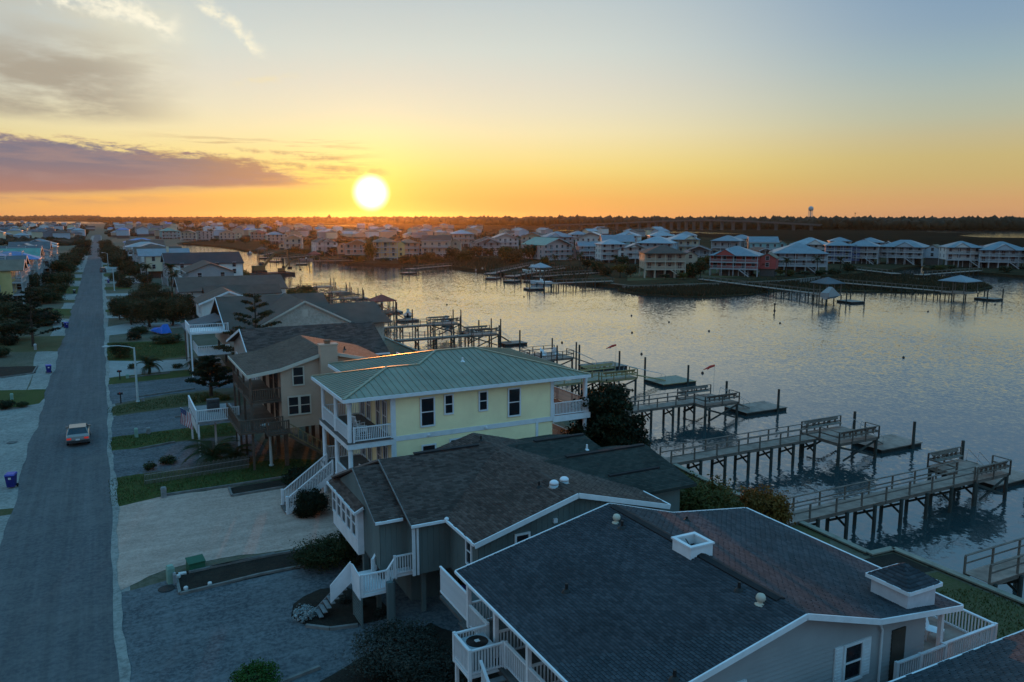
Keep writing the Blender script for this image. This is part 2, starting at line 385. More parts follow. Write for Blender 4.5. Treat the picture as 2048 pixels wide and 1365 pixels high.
# ------------------------------------------------------------------ ground, road, water
WZ = -1.8
def shingle_mat(name, c1, c2, c3):
    m = bpy.data.materials.new(name); m.use_nodes = True; t = m.node_tree; b = t.nodes['Principled BSDF']
    g = t.nodes.new('ShaderNodeNewGeometry'); oi = t.nodes.new('ShaderNodeObjectInfo'); ad = t.nodes.new('ShaderNodeMath'); ad.operation = 'ADD'
    fr = t.nodes.new('ShaderNodeMath'); fr.operation = 'FRACT'; r = t.nodes.new('ShaderNodeValToRGB'); tcn = t.nodes.new('ShaderNodeTexCoord')
    t.links.new(g.outputs['Random Per Island'], ad.inputs[0]); t.links.new(oi.outputs['Random'], ad.inputs[1]); t.links.new(ad.outputs[0], fr.inputs[0]); t.links.new(fr.outputs[0], r.inputs[0])
    r.color_ramp.elements[0].color = (*c1,1); r.color_ramp.elements[1].color = (*c3,1); e = r.color_ramp.elements.new(.5); e.color = (*c2,1)
    ns = t.nodes.new('ShaderNodeTexNoise'); ns.inputs['Scale'].default_value = .55; ns.inputs['Detail'].default_value = 6; t.links.new(g.outputs['Position'], ns.inputs['Vector'])
    mp = t.nodes.new('ShaderNodeMapRange'); mp.inputs[1].default_value = .3; mp.inputs[2].default_value = .7; mp.inputs[3].default_value = .84; mp.inputs[4].default_value = 1.16; t.links.new(ns.outputs[0], mp.inputs[0])
    mx = t.nodes.new('ShaderNodeVectorMath'); mx.operation = 'SCALE'; t.links.new(r.outputs[0], mx.inputs[0]); t.links.new(mp.outputs[0], mx.inputs['Scale'])
    t.links.new(mx.outputs[0], b.inputs['Base Color']); b.inputs['Roughness'].default_value = .9; b.inputs['Specular IOR Level'].default_value = .2
    return m
def ground_mat(name, cols, scales, rough=.95, bump=.4, streak=None):
    m = bpy.data.materials.new(name); m.use_nodes = True; t = m.node_tree; b = t.nodes['Principled BSDF']
    g = t.nodes.new('ShaderNodeNewGeometry'); last = None
    for i, s in enumerate(scales):
        ns = t.nodes.new('ShaderNodeTexNoise'); ns.inputs['Scale'].default_value = s; ns.inputs['Detail'].default_value = 5; ns.inputs['Roughness'].default_value = .65
        t.links.new(g.outputs['Position'], ns.inputs['Vector'])
        mr = t.nodes.new('ShaderNodeMapRange'); mr.inputs[1].default_value = .42; mr.inputs[2].default_value = .58; t.links.new(ns.outputs[0], mr.inputs[0])
        mx = t.nodes.new('ShaderNodeMix'); mx.data_type = 'RGBA'; t.links.new(mr.outputs[0], mx.inputs[0])
        if last is None: mx.inputs[6].default_value = (*cols[0],1)
        else: t.links.new(last, mx.inputs[6])
        mx.inputs[7].default_value = (*cols[i+1],1)
        if last is not None:
            ml = t.nodes.new('ShaderNodeMath'); ml.operation = 'MULTIPLY'; ml.inputs[1].default_value = .55; t.links.new(mr.outputs[0], ml.inputs[0]); t.links.new(ml.outputs[0], mx.inputs[0])
        last = mx.outputs[2]
    if streak:
        (sx_, sy_), rot, lo_, hi_ = streak
        for k_, off_ in ((1., 0.), (2.7, 5.)):
            mp = t.nodes.new('ShaderNodeMapping'); mp.inputs['Rotation'].default_value = (0,0,rot); mp.inputs['Location'].default_value = (off_,off_,0); mp.inputs['Scale'].default_value = (sx_*k_, sy_*k_, 1); mp.vector_type = 'POINT'
            t.links.new(g.outputs['Position'], mp.inputs[0]); ns = t.nodes.new('ShaderNodeTexNoise'); ns.inputs['Scale'].default_value = 1; ns.inputs['Detail'].default_value = 4; ns.inputs['Roughness'].default_value = .6; t.links.new(mp.outputs[0], ns.inputs['Vector'])
            mr = t.nodes.new('ShaderNodeMapRange'); mr.inputs[1].default_value = .36; mr.inputs[2].default_value = .64; mr.inputs[3].default_value = lo_; mr.inputs[4].default_value = hi_; t.links.new(ns.outputs[0], mr.inputs[0])
            sc__ = t.nodes.new('ShaderNodeVectorMath'); sc__.operation = 'SCALE'; t.links.new(last, sc__.inputs[0]); t.links.new(mr.outputs[0], sc__.inputs['Scale']); last = sc__.outputs[0]
    t.links.new(last, b.inputs['Base Color']); b.inputs['Roughness'].default_value = rough; b.inputs['Specular IOR Level'].default_value = 0. if 'marsh' in name else .15
    if bump:
        n2 = t.nodes.new('ShaderNodeTexNoise'); n2.inputs['Scale'].default_value = 9; n2.inputs['Detail'].default_value = 4; t.links.new(g.outputs['Position'], n2.inputs['Vector'])
        bp = t.nodes.new('ShaderNodeBump'); bp.inputs['Strength'].default_value = bump; bp.inputs['Distance'].default_value = .06; t.links.new(n2.outputs[0], bp.inputs['Height']); t.links.new(bp.outputs[0], b.inputs['Normal'])
    return m
M_SAND = ground_mat('sand_gravel', [(.22,.215,.20),(.31,.30,.27),(.14,.135,.12),(.37,.35,.32)], [.25,1.3,4.])
M_LOT = ground_mat('scrubby_ground', [(.09,.085,.06),(.14,.12,.085),(.05,.06,.028),(.16,.14,.105)], [.06,.4,3.])
M_LAWN = ground_mat('lawn', [(.040,.066,.014),(.066,.090,.018),(.090,.085,.032),(.030,.050,.012)], [.3,1.5,7.])
M_DRY = ground_mat('dry_lawn', [(.075,.072,.026),(.10,.09,.04),(.05,.066,.018),(.12,.10,.06)], [.3,1.5,7.])
M_ASPH = ground_mat('asphalt', [(.095,.098,.105),(.125,.122,.122),(.07,.074,.082),(.155,.15,.145)], [.11,.9,4.2], .9, .25, ((1.1,.03),0.,.92,1.08))
M_BLUEG = ground_mat('blue_gravel', [(.085,.092,.10),(.13,.135,.14),(.045,.05,.058),(.19,.195,.20)], [.35,1.6,4.5], .95, .5, ((.10,.8),.2,.90,1.10))
M_PINKG = ground_mat('shell_gravel', [(.44,.295,.235),(.50,.345,.28),(.33,.215,.17),(.57,.40,.33)], [.25,1.6,5.5], .95, .6, ((.09,1.0),.25,.92,1.07))
M_MULCH = ground_mat('mulch', [(.018,.014,.012),(.035,.027,.02),(.012,.010,.009),(.05,.04,.03)], [.8,4.,16.])
M_CONC = ground_mat('concrete', [(.28,.28,.27),(.34,.34,.32),(.22,.22,.21),(.36,.35,.34)], [.4,2.,10.], .85, .15)
M_MARSH = ground_mat('marsh', [(.040,.032,.020),(.062,.048,.028),(.028,.026,.016),(.075,.058,.034)], [.02,.15,1.])
M_FARM = ground_mat('far_marsh', [(.018,.015,.011),(.028,.022,.015),(.012,.011,.008),(.034,.027,.018)], [.004,.02,.1], .95, 0)
def sheet(name, poly, z, m, kind='structure', depth=0.):
    P = [(p[0], p[1]) for p in poly]
    a = sum(P[i][0]*P[(i+1)%len(P)][1]-P[(i+1)%len(P)][0]*P[i][1] for i in range(len(P)))
    if a < 0: P = P[::-1]
    from mathutils.geometry import tessellate_polygon
    n = len(P); c0 = P[0]; V = [(x, y, z) for x, y in P]; Fc = []
    for tri in tessellate_polygon([[Vector((x-c0[0], y-c0[1], 0)) for x, y in P]]):
        (ax_, ay_), (bx_, by_), (cx2, cy2) = (P[i] for i in tri); ar = (bx_-ax_)*(cy2-ay_)-(cx2-ax_)*(by_-ay_)
        if abs(ar) > 1e-7: Fc.append(tuple(tri) if ar > 0 else tuple(tri)[::-1])
    if depth: V += [(x, y, z-depth) for x, y in P]; Fc += [(i, n+i, n+(i+1)%n, (i+1)%n) for i in range(n)]
    me = bpy.data.meshes.new(name); me.from_pydata(V, [], Fc); me.update()
    o = link(name, me, m); o['kind'] = kind; return o
def rough_line(pts, step, amp, seed):
    rnd = random.Random(seed); out = []
    for a, b in zip(pts, pts[1:]):
        L = math.hypot(b[0]-a[0], b[1]-a[1]); n = max(1, int(L/step))
        for i in range(n):
            t = i/n; k = 0 if i == 0 and a is pts[0] else 1
            out.append((a[0]+(b[0]-a[0])*t+rnd.uniform(-amp,amp)*k, a[1]+(b[1]-a[1])*t+rnd.uniform(-amp,amp)*k))
    return out+[pts[-1]]
def px(poly, z=0.): return [tuple(G(x, y, z)[:2]) for x, y in poly]
BX = 40.5
# water
wm = bpy.data.materials.new('canal_water'); wm.use_nodes = True; t = wm.node_tree; b = t.nodes['Principled BSDF']
b.inputs['Base Color'].default_value = (.03,.052,.056,1); b.inputs['Roughness'].default_value = .07; b.inputs['IOR'].default_value = 1.42
g = t.nodes.new('ShaderNodeNewGeometry'); prev = None
acc = None
for sc_, an, k in ((.33, (1,.7,1), .03), (1.2, (1,.7,1), .085), (3.2, (1,.75,1), .16), (9., (1,1,1), .08)):
    mp = t.nodes.new('ShaderNodeMapping'); mp.inputs['Scale'].default_value = an; mp.inputs['Rotation'].default_value = (0,0,.5); t.links.new(g.outputs['Position'], mp.inputs[0])
    ns = t.nodes.new('ShaderNodeTexNoise'); ns.inputs['Scale'].default_value = sc_; ns.inputs['Detail'].default_value = 1.5; ns.inputs['Roughness'].default_value = .5; t.links.new(mp.outputs[0], ns.inputs['Vector'])
    sb = t.nodes.new('ShaderNodeVectorMath'); sb.operation = 'SUBTRACT'; t.links.new(ns.outputs['Color'], sb.inputs[0]); sb.inputs[1].default_value = (.5,.5,.5)
    ml = t.nodes.new('ShaderNodeVectorMath'); ml.operation = 'MULTIPLY_ADD'; t.links.new(sb.outputs[0], ml.inputs[0]); ml.inputs[1].default_value = (k,k,0); 
    if acc is None: ml.inputs[2].default_value = (0,0,1)
    else: t.links.new(acc, ml.inputs[2])
    acc = ml.outputs[0]
# wind patches: calmer and rougher water
pn = t.nodes.new('ShaderNodeTexNoise'); pn.inputs['Scale'].default_value = .018; pn.inputs['Detail'].default_value = 3; t.links.new(g.outputs['Position'], pn.inputs['Vector'])
pr = t.nodes.new('ShaderNodeMapRange'); pr.inputs[1].default_value = .38; pr.inputs[2].default_value = .62; pr.inputs[3].default_value = .55; pr.inputs[4].default_value = 1.4; t.links.new(pn.outputs[0], pr.inputs[0])
vv = t.nodes.new('ShaderNodeVectorMath'); vv.operation = 'SUBTRACT'; t.links.new(acc, vv.inputs[0]); vv.inputs[1].default_value = (0,0,1)
vs_ = t.nodes.new('ShaderNodeVectorMath'); vs_.operation = 'SCALE'; t.links.new(vv.outputs[0], vs_.inputs[0]); t.links.new(pr.outputs[0], vs_.inputs['Scale'])
va = t.nodes.new('ShaderNodeVectorMath'); va.operation = 'ADD'; t.links.new(vs_.outputs[0], va.inputs[0]); va.inputs[1].default_value = (0,0,1)
vn = t.nodes.new('ShaderNodeVectorMath'); vn.operation = 'NORMALIZE'; t.links.new(va.outputs[0], vn.inputs[0])
t.links.new(vn.outputs[0], b.inputs['Normal'])
gl = t.nodes.new('ShaderNodeBsdfGlossy'); gl.inputs['Color'].default_value = (.80,.84,.86,1); gl.inputs['Roughness'].default_value = .08; t.links.new(vn.outputs[0], gl.inputs['Normal'])
mxs = t.nodes.new('ShaderNodeMixShader'); mxs.inputs[0].default_value = .17; t.links.new(b.outputs[0], mxs.inputs[1]); t.links.new(gl.outputs[0], mxs.inputs[2]); t.links.new(mxs.outputs[0], t.nodes['Material Output'].inputs[0])
sheet('water', [(-9000,-3000),(16000,-3000),(16000,16000),(-9000,16000)], WZ, wm)
# home island
NEAR = [(-600,-300),(BX,-300),(BX,22),(BX,29.6),(38.6,29.7),(38.6,31.5),(38.7,32)]+[(38.9,45),(40.1,60),(40,80),(40.3,120),(40,200),(41,300),(40,420),(44,520),(48,600),(52,680),(75,760),(170,900),(330,1500),(300,3200),(-900,3200)]
sheet('ground', NEAR, 0., M_LOT, depth=3.)
RL, RR = -6.75, -.72
def road_edge(x, s, amp): 
    rnd = random.Random(s); p1, p2 = rnd.random()*6, rnd.random()*6; return [(x+amp*(.7*math.sin(y*.21+p1)+.5*math.sin(y*.57+p2))+rnd.uniform(-amp,amp)*.25, y) for y in [14+i*1.1 for i in range(190)]+[225+i*12 for i in range(70)]]
le, re_ = road_edge(RL, 3, .2), road_edge(RR, 4, .10)
sheet('road_shoulder', [(-9.5,10)]+[(-9.2+.5*math.sin(y*.13), y) for y in range(12,1000,6)]+[(.0+.12*math.sin(y*.3), y) for y in range(996,10,-6)], .004, M_SAND)
sheet('road', le+re_[::-1], .042, M_ASPH)
sheet('road_verge', [(RR-.2,y*1.) for y in range(12,900,3)]+[(RR+.36+.12*math.sin(y*.23)+.06*math.sin(y*.9)+.03*math.sin(y*2.3), y*1.) for y in [k*.5 for k in range(1790,24,-1)]], .036, M_SAND)
LEFT_SAND = [(-60,20)]+[(-9,20),(-9,100)]+px([(0,672),(0,640)])+[(-60,140)]
sheet('sand_yard', [(-70,15),(-8.9,15),(-8.9,118),(-70,118)], .003, M_SAND)
LK = [0]
def lawn(poly, z=.007, m=None, name='lawn', seed=1, amp=.12):
    LK[0] += 1; z = (z+.022 if name == 'mulch_bed' else z)+.0005*LK[0]
    P = px(poly); P = P+[P[0]]; return sheet(name, rough_line(P, .8, amp, seed)[:-1], z, m or M_LAWN)
lawn([(-40,782),(100,779),(92,795),(76,808),(38,815),(-40,822)], seed=2)
lawn([(-40,676),(132,672),(124,703),(60,704),(-40,706)], m=M_DRY, seed=3)
lawn([(-60,736),(60,733),(75,733),(70,747),(40,752),(-60,757)], m=M_MULCH, name='mulch_bed', seed=4)
lawn([(-10,1020),(28,1018),(24,1030),(-10,1034)], m=M_DRY, seed=5)
for i,(x0,x1,y0,y1) in enumerate([(70,158,573,588),(60,152,600,606),(58,150,618,634),(20,146,632,638),(100,162,556,562),(110,166,545,549)]):
    lawn([(x0,y1),(x0+6,y0),(x1+6,y0),(x1,y1)], m=(M_LAWN,M_DRY)[i%2], seed=20+i)
# right-hand lots
lawn([(215,816),(276,803),(350,790),(432,782),(470,800),(432,806),(330,818),(216,834)], seed=6, m=M_DRY)
lawn([(216,835),(330,819),(432,808),(470,806),(485,842),(330,862),(216,876)], m=M_BLUEG, name='gravel_drive', seed=7)
lawn([(216,876),(330,862),(484,843),(498,868),(350,884),(270,897),(217,903)], seed=8)
lawn([(217,903),(270,898),(360,884),(500,869),(540,905),(420,935),(300,946),(217,958)], m=M_BLUEG, name='gravel_drive', seed=9)
lawn([(217,958),(300,946),(420,936),(560,918),(660,920),(640,945),(578,957),(325,993),(219,1018)], seed=10)
lawn([(219,1018),(325,994),(458,976),(600,955),(700,965),(706,1080),(590,1098),(480,1112),(372,1130),(300,1152),(222,1190)], m=M_PINKG, name='gravel_drive', seed=11)
lawn([(222,1190),(345,1160),(520,1122),(700,1095),(800,1080),(1000,1250),(1000,1460),(230,1460)], m=M_BLUEG, name='gravel_drive', z=.006, seed=12)
lawn([(455,978),(572,959),(612,953),(622,970),(578,972),(470,992)], m=M_MULCH, name='mulch_bed', z=.012, seed=13, amp=.02)
lawn([(352,1148),(470,1124),(590,1104),(690,1090),(694,1120),(560,1146),(470,1166),(358,1191)], m=M_MULCH, name='mulch_bed', z=.012, seed=14, amp=.02)
lawn([(582,1235),(586,1210),(605,1195),(640,1180),(690,1176),(760,1200),(785,1232),(770,1240),(724,1250),(660,1258),(610,1252)], m=M_MULCH, name='mulch_bed', z=.013, seed=15, amp=.03)
lawn([(640,1365),(700,1332),(770,1290),(860,1250),(1000,1300),(1000,1460),(640,1460)], m=M_MULCH, name='mulch_bed', z=.013, seed=16)
lawn([(214,686),(280,684),(370,682),(388,712),(300,722),(214,724)], seed=17)
lawn([(213,722),(300,723),(440,715),(452,732),(330,744),(213,756)], m=M_CONC, name='driveway', seed=18, amp=.05)
lawn([(213,757),(330,745),(455,733),(470,742),(340,757),(213,770)], seed=19, m=M_LAWN)
lawn([(213,771),(340,758),(468,745),(470,775),(330,790),(276,800),(213,812)], m=M_BLUEG, name='gravel_drive', seed=21)
lawn([(212,655),(250,648),(360,645),(365,655),(300,662),(212,672)], m=M_CONC, name='driveway', seed=22, amp=.04)
for i,yy in enumerate([632,620,600,588,575,563,555,548,541,535,530,525]):
    x0 = 205+(yy-520)*.06
    lawn([(x0,yy),(x0+52,yy-1),(x0+54,yy+4),(x0,yy+5)], m=(M_CONC,M_LAWN,M_SAND)[i%3], name=('driveway','lawn','driveway')[i%3], seed=40+i, amp=.1)
# back yard by the bulkhead
sheet('back_lawn', [(28,15),(40.2,15),(40.2,26.5),(34,27),(28,30)], .008, M_DRY)
sheet('mulch_bed', [(34,27.2),(40.2,26.7),(40.2,29.3),(38.0,29.5),(34,31)], .011, M_MULCH)
sheet('back_lawn', [(30,31),(37.5,31.5),(39,33),(39,60),(30,60)], .007, M_DRY)
# far side of the canal
def lp(l): return [tuple(G(x, y, WZ)[:2]) for x, y in l]
SHORE = lp([(300,484),(450,496),(520,508),(620,520),(700,530),(800,534),(900,537),(960,545),(1030,556),(1075,556),(1130,566),(1180,572),(1240,578),(1330,577),(1440,573),(1560,568),(1640,560),(1745,549),(1800,541),(1838,536)])
far_back = [tuple(G(x, y, -.7)[:2]) for x, y in [(1880,505),(1760,492),(1500,478),(1100,466),(700,458),(420,456),(300,458)]]
sheet('far_island', rough_line(SHORE, 6, 1.2, 5)+far_back, -.75, M_MARSH, depth=2.)
sheet('far_lawn', rough_line([tuple(G(x,y,-.7)[:2]) for x,y in [(1255,562),(1400,556),(1560,552),(1600,545),(1500,535),(1300,540),(1255,550)]], 5, .6, 8), -.735, M_DRY)
sheet('marsh_island', rough_line(lp([(1236,583),(1300,593),(1400,597),(1500,591),(1560,582),(1600,568),(1560,562),(1440,569),(1330,573),(1236,578)])+lp([(1236,583)]), 4, .9, 6)[:-1], -1.5, M_MARSH, depth=.6)
sheet('marsh_island', rough_line(lp([(1560,582),(1640,583),(1800,586),(1900,586),(1965,581),(1985,575),(1960,565),(1900,558),(1820,551),(1745,547),(1640,562)])+lp([(1560,582)]), 4, .9, 7)[:-1], -1.45, M_MARSH, depth=.6)
sheet('far_bank', rough_line(lp([(2300,570),(2048,557),(1985,552),(1900,547),(1860,543),(1845,538)]), 5, .5, 9)+[tuple(G(x,y,-.7)[:2]) for x,y in [(1890,512),(2100,512),(2400,530)]], -.8, M_MARSH, depth=2.)
# far marsh and mainland, past the houses
sheet('far_marsh', [tuple(G(x,y,-1.6)[:2]) for x,y in [(250,459),(420,457),(700,459),(1100,467),(1500,479),(1760,493),(1890,506),(2300,520),(2900,540),(2900,470),(2300,463),(2048,461),(1800,459),(1500,457),(1200,455),(800,449),(500,446),(200,444)]], -1.6, M_FARM, depth=.5)
MAIN = [(2900,468),(2300,463),(2048,462),(1800,461),(1500,459),(1200,456.5),(800,450),(500,447),(180,443.5),(-200,442),(-900,442)]
sheet('mainland', [tuple(G(x,y,-1.0)[:2]) for x,y in MAIN]+[(-9000,14000),(14000,14000),(14000,2000)], -1.0, M_FARM, depth=1.)
def creek(l, seed):
    P = [tuple(G(x,y,-1.55)[:2]) for x,y in l]; sheet('tidal_creek', rough_line(P+[P[0]], 40, 3, seed)[:-1], -1.55, wm)
creek([(1832,461),(1900,462),(2048,463),(2400,468),(2400,482),(2048,476),(1960,475),(1915,472),(1940,470),(2000,469),(1900,466),(1850,464)], 1)
creek([(990,459),(1150,461),(1390,464),(1500,468),(1390,466.5),(1200,464),(1090,461.5)], 2)
creek([(1000,460.5),(1100,461),(1180,463),(1060,461.8)], 3)
creek([(620,451),(720,452),(720,453),(640,452.4)], 4)
creek([(1390,466),(1480,467),(1480,468.2),(1420,468)], 6)
creek([(738,452.6),(752,452.6),(752,455.5),(738,455.5)], 7)
creek([(-60,441.5),(80,441.2),(176,441.5),(176,443.3),(80,443.4),(-60,443.6)], 5)
# bulkheads
TIMB = mat('bulkhead_timber', (.13,.115,.09), .9, .35, 1.)
def bulkhead(pts, label, top=.12, grp=None, sp=2.2, m=None):
    b0 = (pts[0][0], pts[0][1], WZ); t = thing('bulkhead', label, 'sea wall', b0, group=grp)
    f = MB(b0); c = MB(b0)
    for a, b in zip(pts, pts[1:]):
        f.beam((a[0],a[1],(WZ-.8+top)/2), (b[0],b[1],(WZ-.8+top)/2), .12, top-WZ+.8-.04); c.beam((a[0],a[1],top+.03), (b[0],b[1],top+.03), .42, .09)
    f.build('sheet_wall', m or TIMB, t); c.build('cap_board', mat('bulkhead_cap', (.26,.24,.19), .85, .2, 1.), t)
    for a, b in zip(pts, pts[1:]):
        L = math.hypot(b[0]-a[0], b[1]-a[1]); n = max(1, int(L/sp)); d = ((b[1]-a[1])/L, -(b[0]-a[0])/L)
        for i in range(n+1):
            x = a[0]+(b[0]-a[0])*i/n+d[0]*.2; y = a[1]+(b[1]-a[1])*i/n+d[1]*.2
            link('pile', cylmesh(.12, top-WZ+1.4, PILE, 7), None, t, (x-b0[0], y-b0[1], -1.5))
    return t
bulkhead([(38.6,29.7),(BX,29.6),(BX+.1,22),(BX+.2,8)], 'timber bulkhead with a corner beside the back lawn')
bulkhead([(40.3,140),(40.2,120),(40.2,90),(40.3,60),(39.,45),(38.7,29.9)], 'long timber bulkhead behind the houses at the foot of the docks', sp=3.)
bulkhead([tuple(G(x,y,WZ)[:2]) for x,y in [(1222,575),(1260,580),(1330,578.5),(1440,574.5),(1560,569.5),(1640,561.5)]], 'curved pale bulkhead below the beige and red houses', top=-.55, sp=1.6, m=mat('pale_bulkhead', (.22,.21,.19), .9, .2, 1.))
# reeds on the marsh islands
def reeds(name, polys, n, h, z, m, seed):
    rnd = np.random.RandomState(seed); V = []; Q = []
    pts = []
    for poly in polys:
        P = np.array(poly); lo, hi = P.min(0), P.max(0); c = 0
        while c < n:
            q = lo+rnd.rand(2)*(hi-lo); inside = False; j = len(P)-1
            for i in range(len(P)):
                if (P[i,1] > q[1]) != (P[j,1] > q[1]) and q[0] < (P[j,0]-P[i,0])*(q[1]-P[i,1])/(P[j,1]-P[i,1])+P[i,0]: inside = not inside
                j = i
            if inside: pts.append(q); c += 1
    for q in pts:
        a = rnd.rand()*6.28; hh = h*(.5+.7*rnd.rand()); w = .16; dx_, dy_ = math.cos(a)*w, math.sin(a)*w; lx, ly = rnd.randn(2)*.15*h
        k = len(V); V += [(q[0]-dx_,q[1]-dy_,z),(q[0]+dx_,q[1]+dy_,z),(q[0]+dx_*.4+lx,q[1]+dy_*.4+ly,z+hh),(q[0]-dx_*.4+lx,q[1]-dy_*.4+ly,z+hh)]; Q.append((k,k+1,k+2,k+3))
    o = link(name, arr_mesh(name, V, Q), m); return tag(o, 'dark marsh grass covering the low islands across the canal', 'marsh grass', kind='stuff')
M_REED = leafmat('reed', (.030,.028,.014), (.060,.050,.026))
reeds('marsh_grass', [lp([(1240,582),(1300,592),(1400,596),(1500,590),(1560,581),(1600,568),(1560,563),(1440,569),(1330,573)]), lp([(1560,581),(1640,582),(1800,585),(1900,585),(1965,580),(1980,575),(1960,566),(1900,559),(1820,552),(1745,548),(1640,563)])], 9000, .9, -1.5, M_REED, 3)
tag(reeds('shore_grass', [[(x-1,y) for x,y in lp([(800,533),(900,536),(960,544),(1075,555),(1180,571)])]+lp([(1180,545),(1075,530),(960,520),(800,515)])], 7000, 1.0, -.8, M_REED, 4), 'dark marsh grass along the far shore left of the beige house', 'marsh grass', kind='stuff')

# grass blades on the lawns
def blades(px_polys, n, h, m, seed, name='grass_blades'):
    rnd = np.random.RandomState(seed); V = []; Q = []
    for poly in px_polys:
        P = np.array(px(poly)); lo, hi = P.min(0), P.max(0); area = abs(sum(P[i,0]*P[i-1,1]-P[i-1,0]*P[i,1] for i in range(len(P))))/2; pts = lo+rnd.rand(int(n*area*(np.prod(hi-lo)/area)),2)*(hi-lo)
        ins = np.zeros(len(pts), bool); j = len(P)-1
        for i in range(len(P)):
            c = ((P[i,1] > pts[:,1]) != (P[j,1] > pts[:,1])) & (pts[:,0] < (P[j,0]-P[i,0])*(pts[:,1]-P[i,1])/(P[j,1]-P[i,1]+1e-12)+P[i,0]); ins ^= c; j = i
        for q in pts[ins]:
            a = rnd.rand()*6.28; hh = h*(.4+rnd.rand()); w = .035; ex, ey = math.cos(a)*w, math.sin(a)*w; lx, ly = rnd.randn(2)*h*.5
            k = len(V); V += [(q[0]-ex,q[1]-ey,0),(q[0]+ex,q[1]+ey,0),(q[0]+lx,q[1]+ly,hh)]; Q.append((k,k+1,k+2))
    V += [] ; o = link(name, arr_mesh(name, V, Q), m); return tag(o, 'short rough grass blades on the lawns beside the drives', 'grass', kind='stuff')
M_BLADE = leafmat('grass_blade', (.035,.060,.012), (.10,.10,.035))
blades([[(217,960),(300,948),(420,938),(560,920),(655,922),(636,944),(578,955),(325,991),(219,1016)],[(216,878),(330,864),(482,845),(494,866),(350,882),(270,895),(217,901)],[(215,818),(276,805),(350,792),(430,784),(465,800),(330,816),(216,832)],[(214,688),(280,686),(370,684),(384,710),(300,720),(214,722)],[(1880,1300),(1870,1180),(1960,1180),(2080,1225),(2080,1330)]], 55, .13, M_BLADE, 5)
# ------------------------------------------------------------------ near houses
S_BLUE = shingle_mat('slate_blue_shingle', (.034,.046,.055), (.048,.060,.071), (.066,.078,.090))
S_BROWN = shingle_mat('brown_shingle', (.058,.043,.038), (.092,.069,.060), (.128,.098,.085))
S_TAUPE = shingle_mat('taupe_shingle', (.11,.082,.065), (.135,.10,.08), (.155,.12,.096))
M_SEAM = mat('green_metal_roof', (.235,.23,.17), .55, .16, .4, spec=.3)
M_YEL = mat('yellow_siding', (.97,.83,.50), .6, .07, .6)
M_GREYS = mat('grey_siding', (.34,.34,.345), .7, .06, .8)
M_TEAL = mat('grey_green_board', (.13,.165,.16), .8, .18, .7, aniso=(1,1,.25))
M_TAN = mat('tan_siding', (.50,.36,.27), .75, .08, .7)
M_BROWNW = mat('brown_stained_wood', (.12,.085,.065), .85, .25, 1.2)
M_CREAM = mat('cream_trim', (.55,.50,.42), .65, .08, 1.)
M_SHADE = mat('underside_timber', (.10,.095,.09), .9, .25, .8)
def V3(*a): return Vector(a)
def gablewall(parent, off, m, t, pts, y, name='wall'):      # polygon in (x,z) at plane y, thickness t towards +y
    return MB(off).slab([(x, y, z) for x, z in pts], t, (0,1,0)).build(name, m, parent)
def fascia(parent, off, segs, m=None, w=.06, h=.2, name='fascia'):
    mb = MB(off)
    for a, b in segs: mb.beam(V3(*a)-V3(0,0,h/2-.03), V3(*b)-V3(0,0,h/2-.03), w, h)
    return mb.build(name, m or WHITE, parent)
# ---- house A : slate-blue shingled house in the foreground
A0 = (19., 22.5, 0.); YA, YB = 16.9, 28.05
hA = thing('beach_house', 'grey sided house under a slate blue shingle roof with white ridge box', 'house', A0)
wA = MB(A0).box(14.3, 25.9, YA+.5, YB-.5, 3.0, 5.2).build('wall', M_GREYS, hA)
gablewall(wA, A0, M_GREYS, .1, [(14.3,5.2),(25.9,5.2),(25.9,5.4),(22.75,5.7),(19.2,6.72),(14.3,5.68)], YA+.5, 'gable_wall')
gablewall(wA, A0, M_GREYS, .1, [(14.3,5.2),(25.9,5.2),(25.9,5.4),(22.75,5.7),(19.2,6.72),(14.3,5.68)], YB-.6, 'gable_wall')
boards(wA, [(14.3,3.0),(25.9,3.0),(25.9,5.4),(22.75,5.7),(19.2,6.72),(14.3,5.68)], (-A0[0], YA+.5-A0[1], 0), (1,0,0), (0,-1,0), M_GREYS, .17)
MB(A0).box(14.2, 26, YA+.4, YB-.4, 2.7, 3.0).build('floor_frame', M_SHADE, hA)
fr = [(11.8,YA,5.4),(19.2,YA,7.0),(19.2,YB,7.0),(11.8,YB,5.4)]
b1 = [(19.2,YA,7.0),(22.75,YA,5.95),(22.75,YB,5.95),(19.2,YB,7.0)]
b2 = [(22.75,YA,5.95),(27.2,YA,5.42),(27.2,YB,5.42),(22.75,YB,5.95)]
rA = MB(A0).slab(fr, .16).slab(b1, .16).slab(b2, .16).build('roof', S_BLUE, hA)
shingles(rA, fr, (0,1,0), S_BLUE, 299, .125, .24, off=A0, seed=1); shingles(rA, b1, (0,1,0), S_BLUE, 0, off=A0, seed=2); shingles(rA, b2, (0,1,0), S_BLUE, 0, off=A0, seed=3)
for Y in (YA-.035, YB+.035):
    fascia(hA, A0, [((11.8,Y,5.4),(19.2,Y,7.0)),((19.2,Y,7.0),(22.75,Y,5.95)),((22.75,Y,5.95),(27.2,Y,5.42))], name='rake_board')
fascia(hA, A0, [((11.76,YA,5.4),(11.76,YB,5.4))], name='gutter', w=.07, h=.1); fascia(hA, A0, [((27.25,YA,5.42),(27.25,YB,5.42))], name='gutter', w=.1, h=.14)
MB(A0).slab([(19.0,YA+1.1,7.02),(19.2,YA+1.1,7.08),(19.2,YB-.3,7.08),(19.0,YB-.3,7.02)], .05).slab([(19.2,YA+1.1,7.08),(19.4,YA+1.1,7.02),(19.4,YB-.3,7.02),(19.2,YB-.3,7.08)], .05).build('ridge_vent', mat('ridge_vent', (.016,.017,.019), .8, .2), hA)
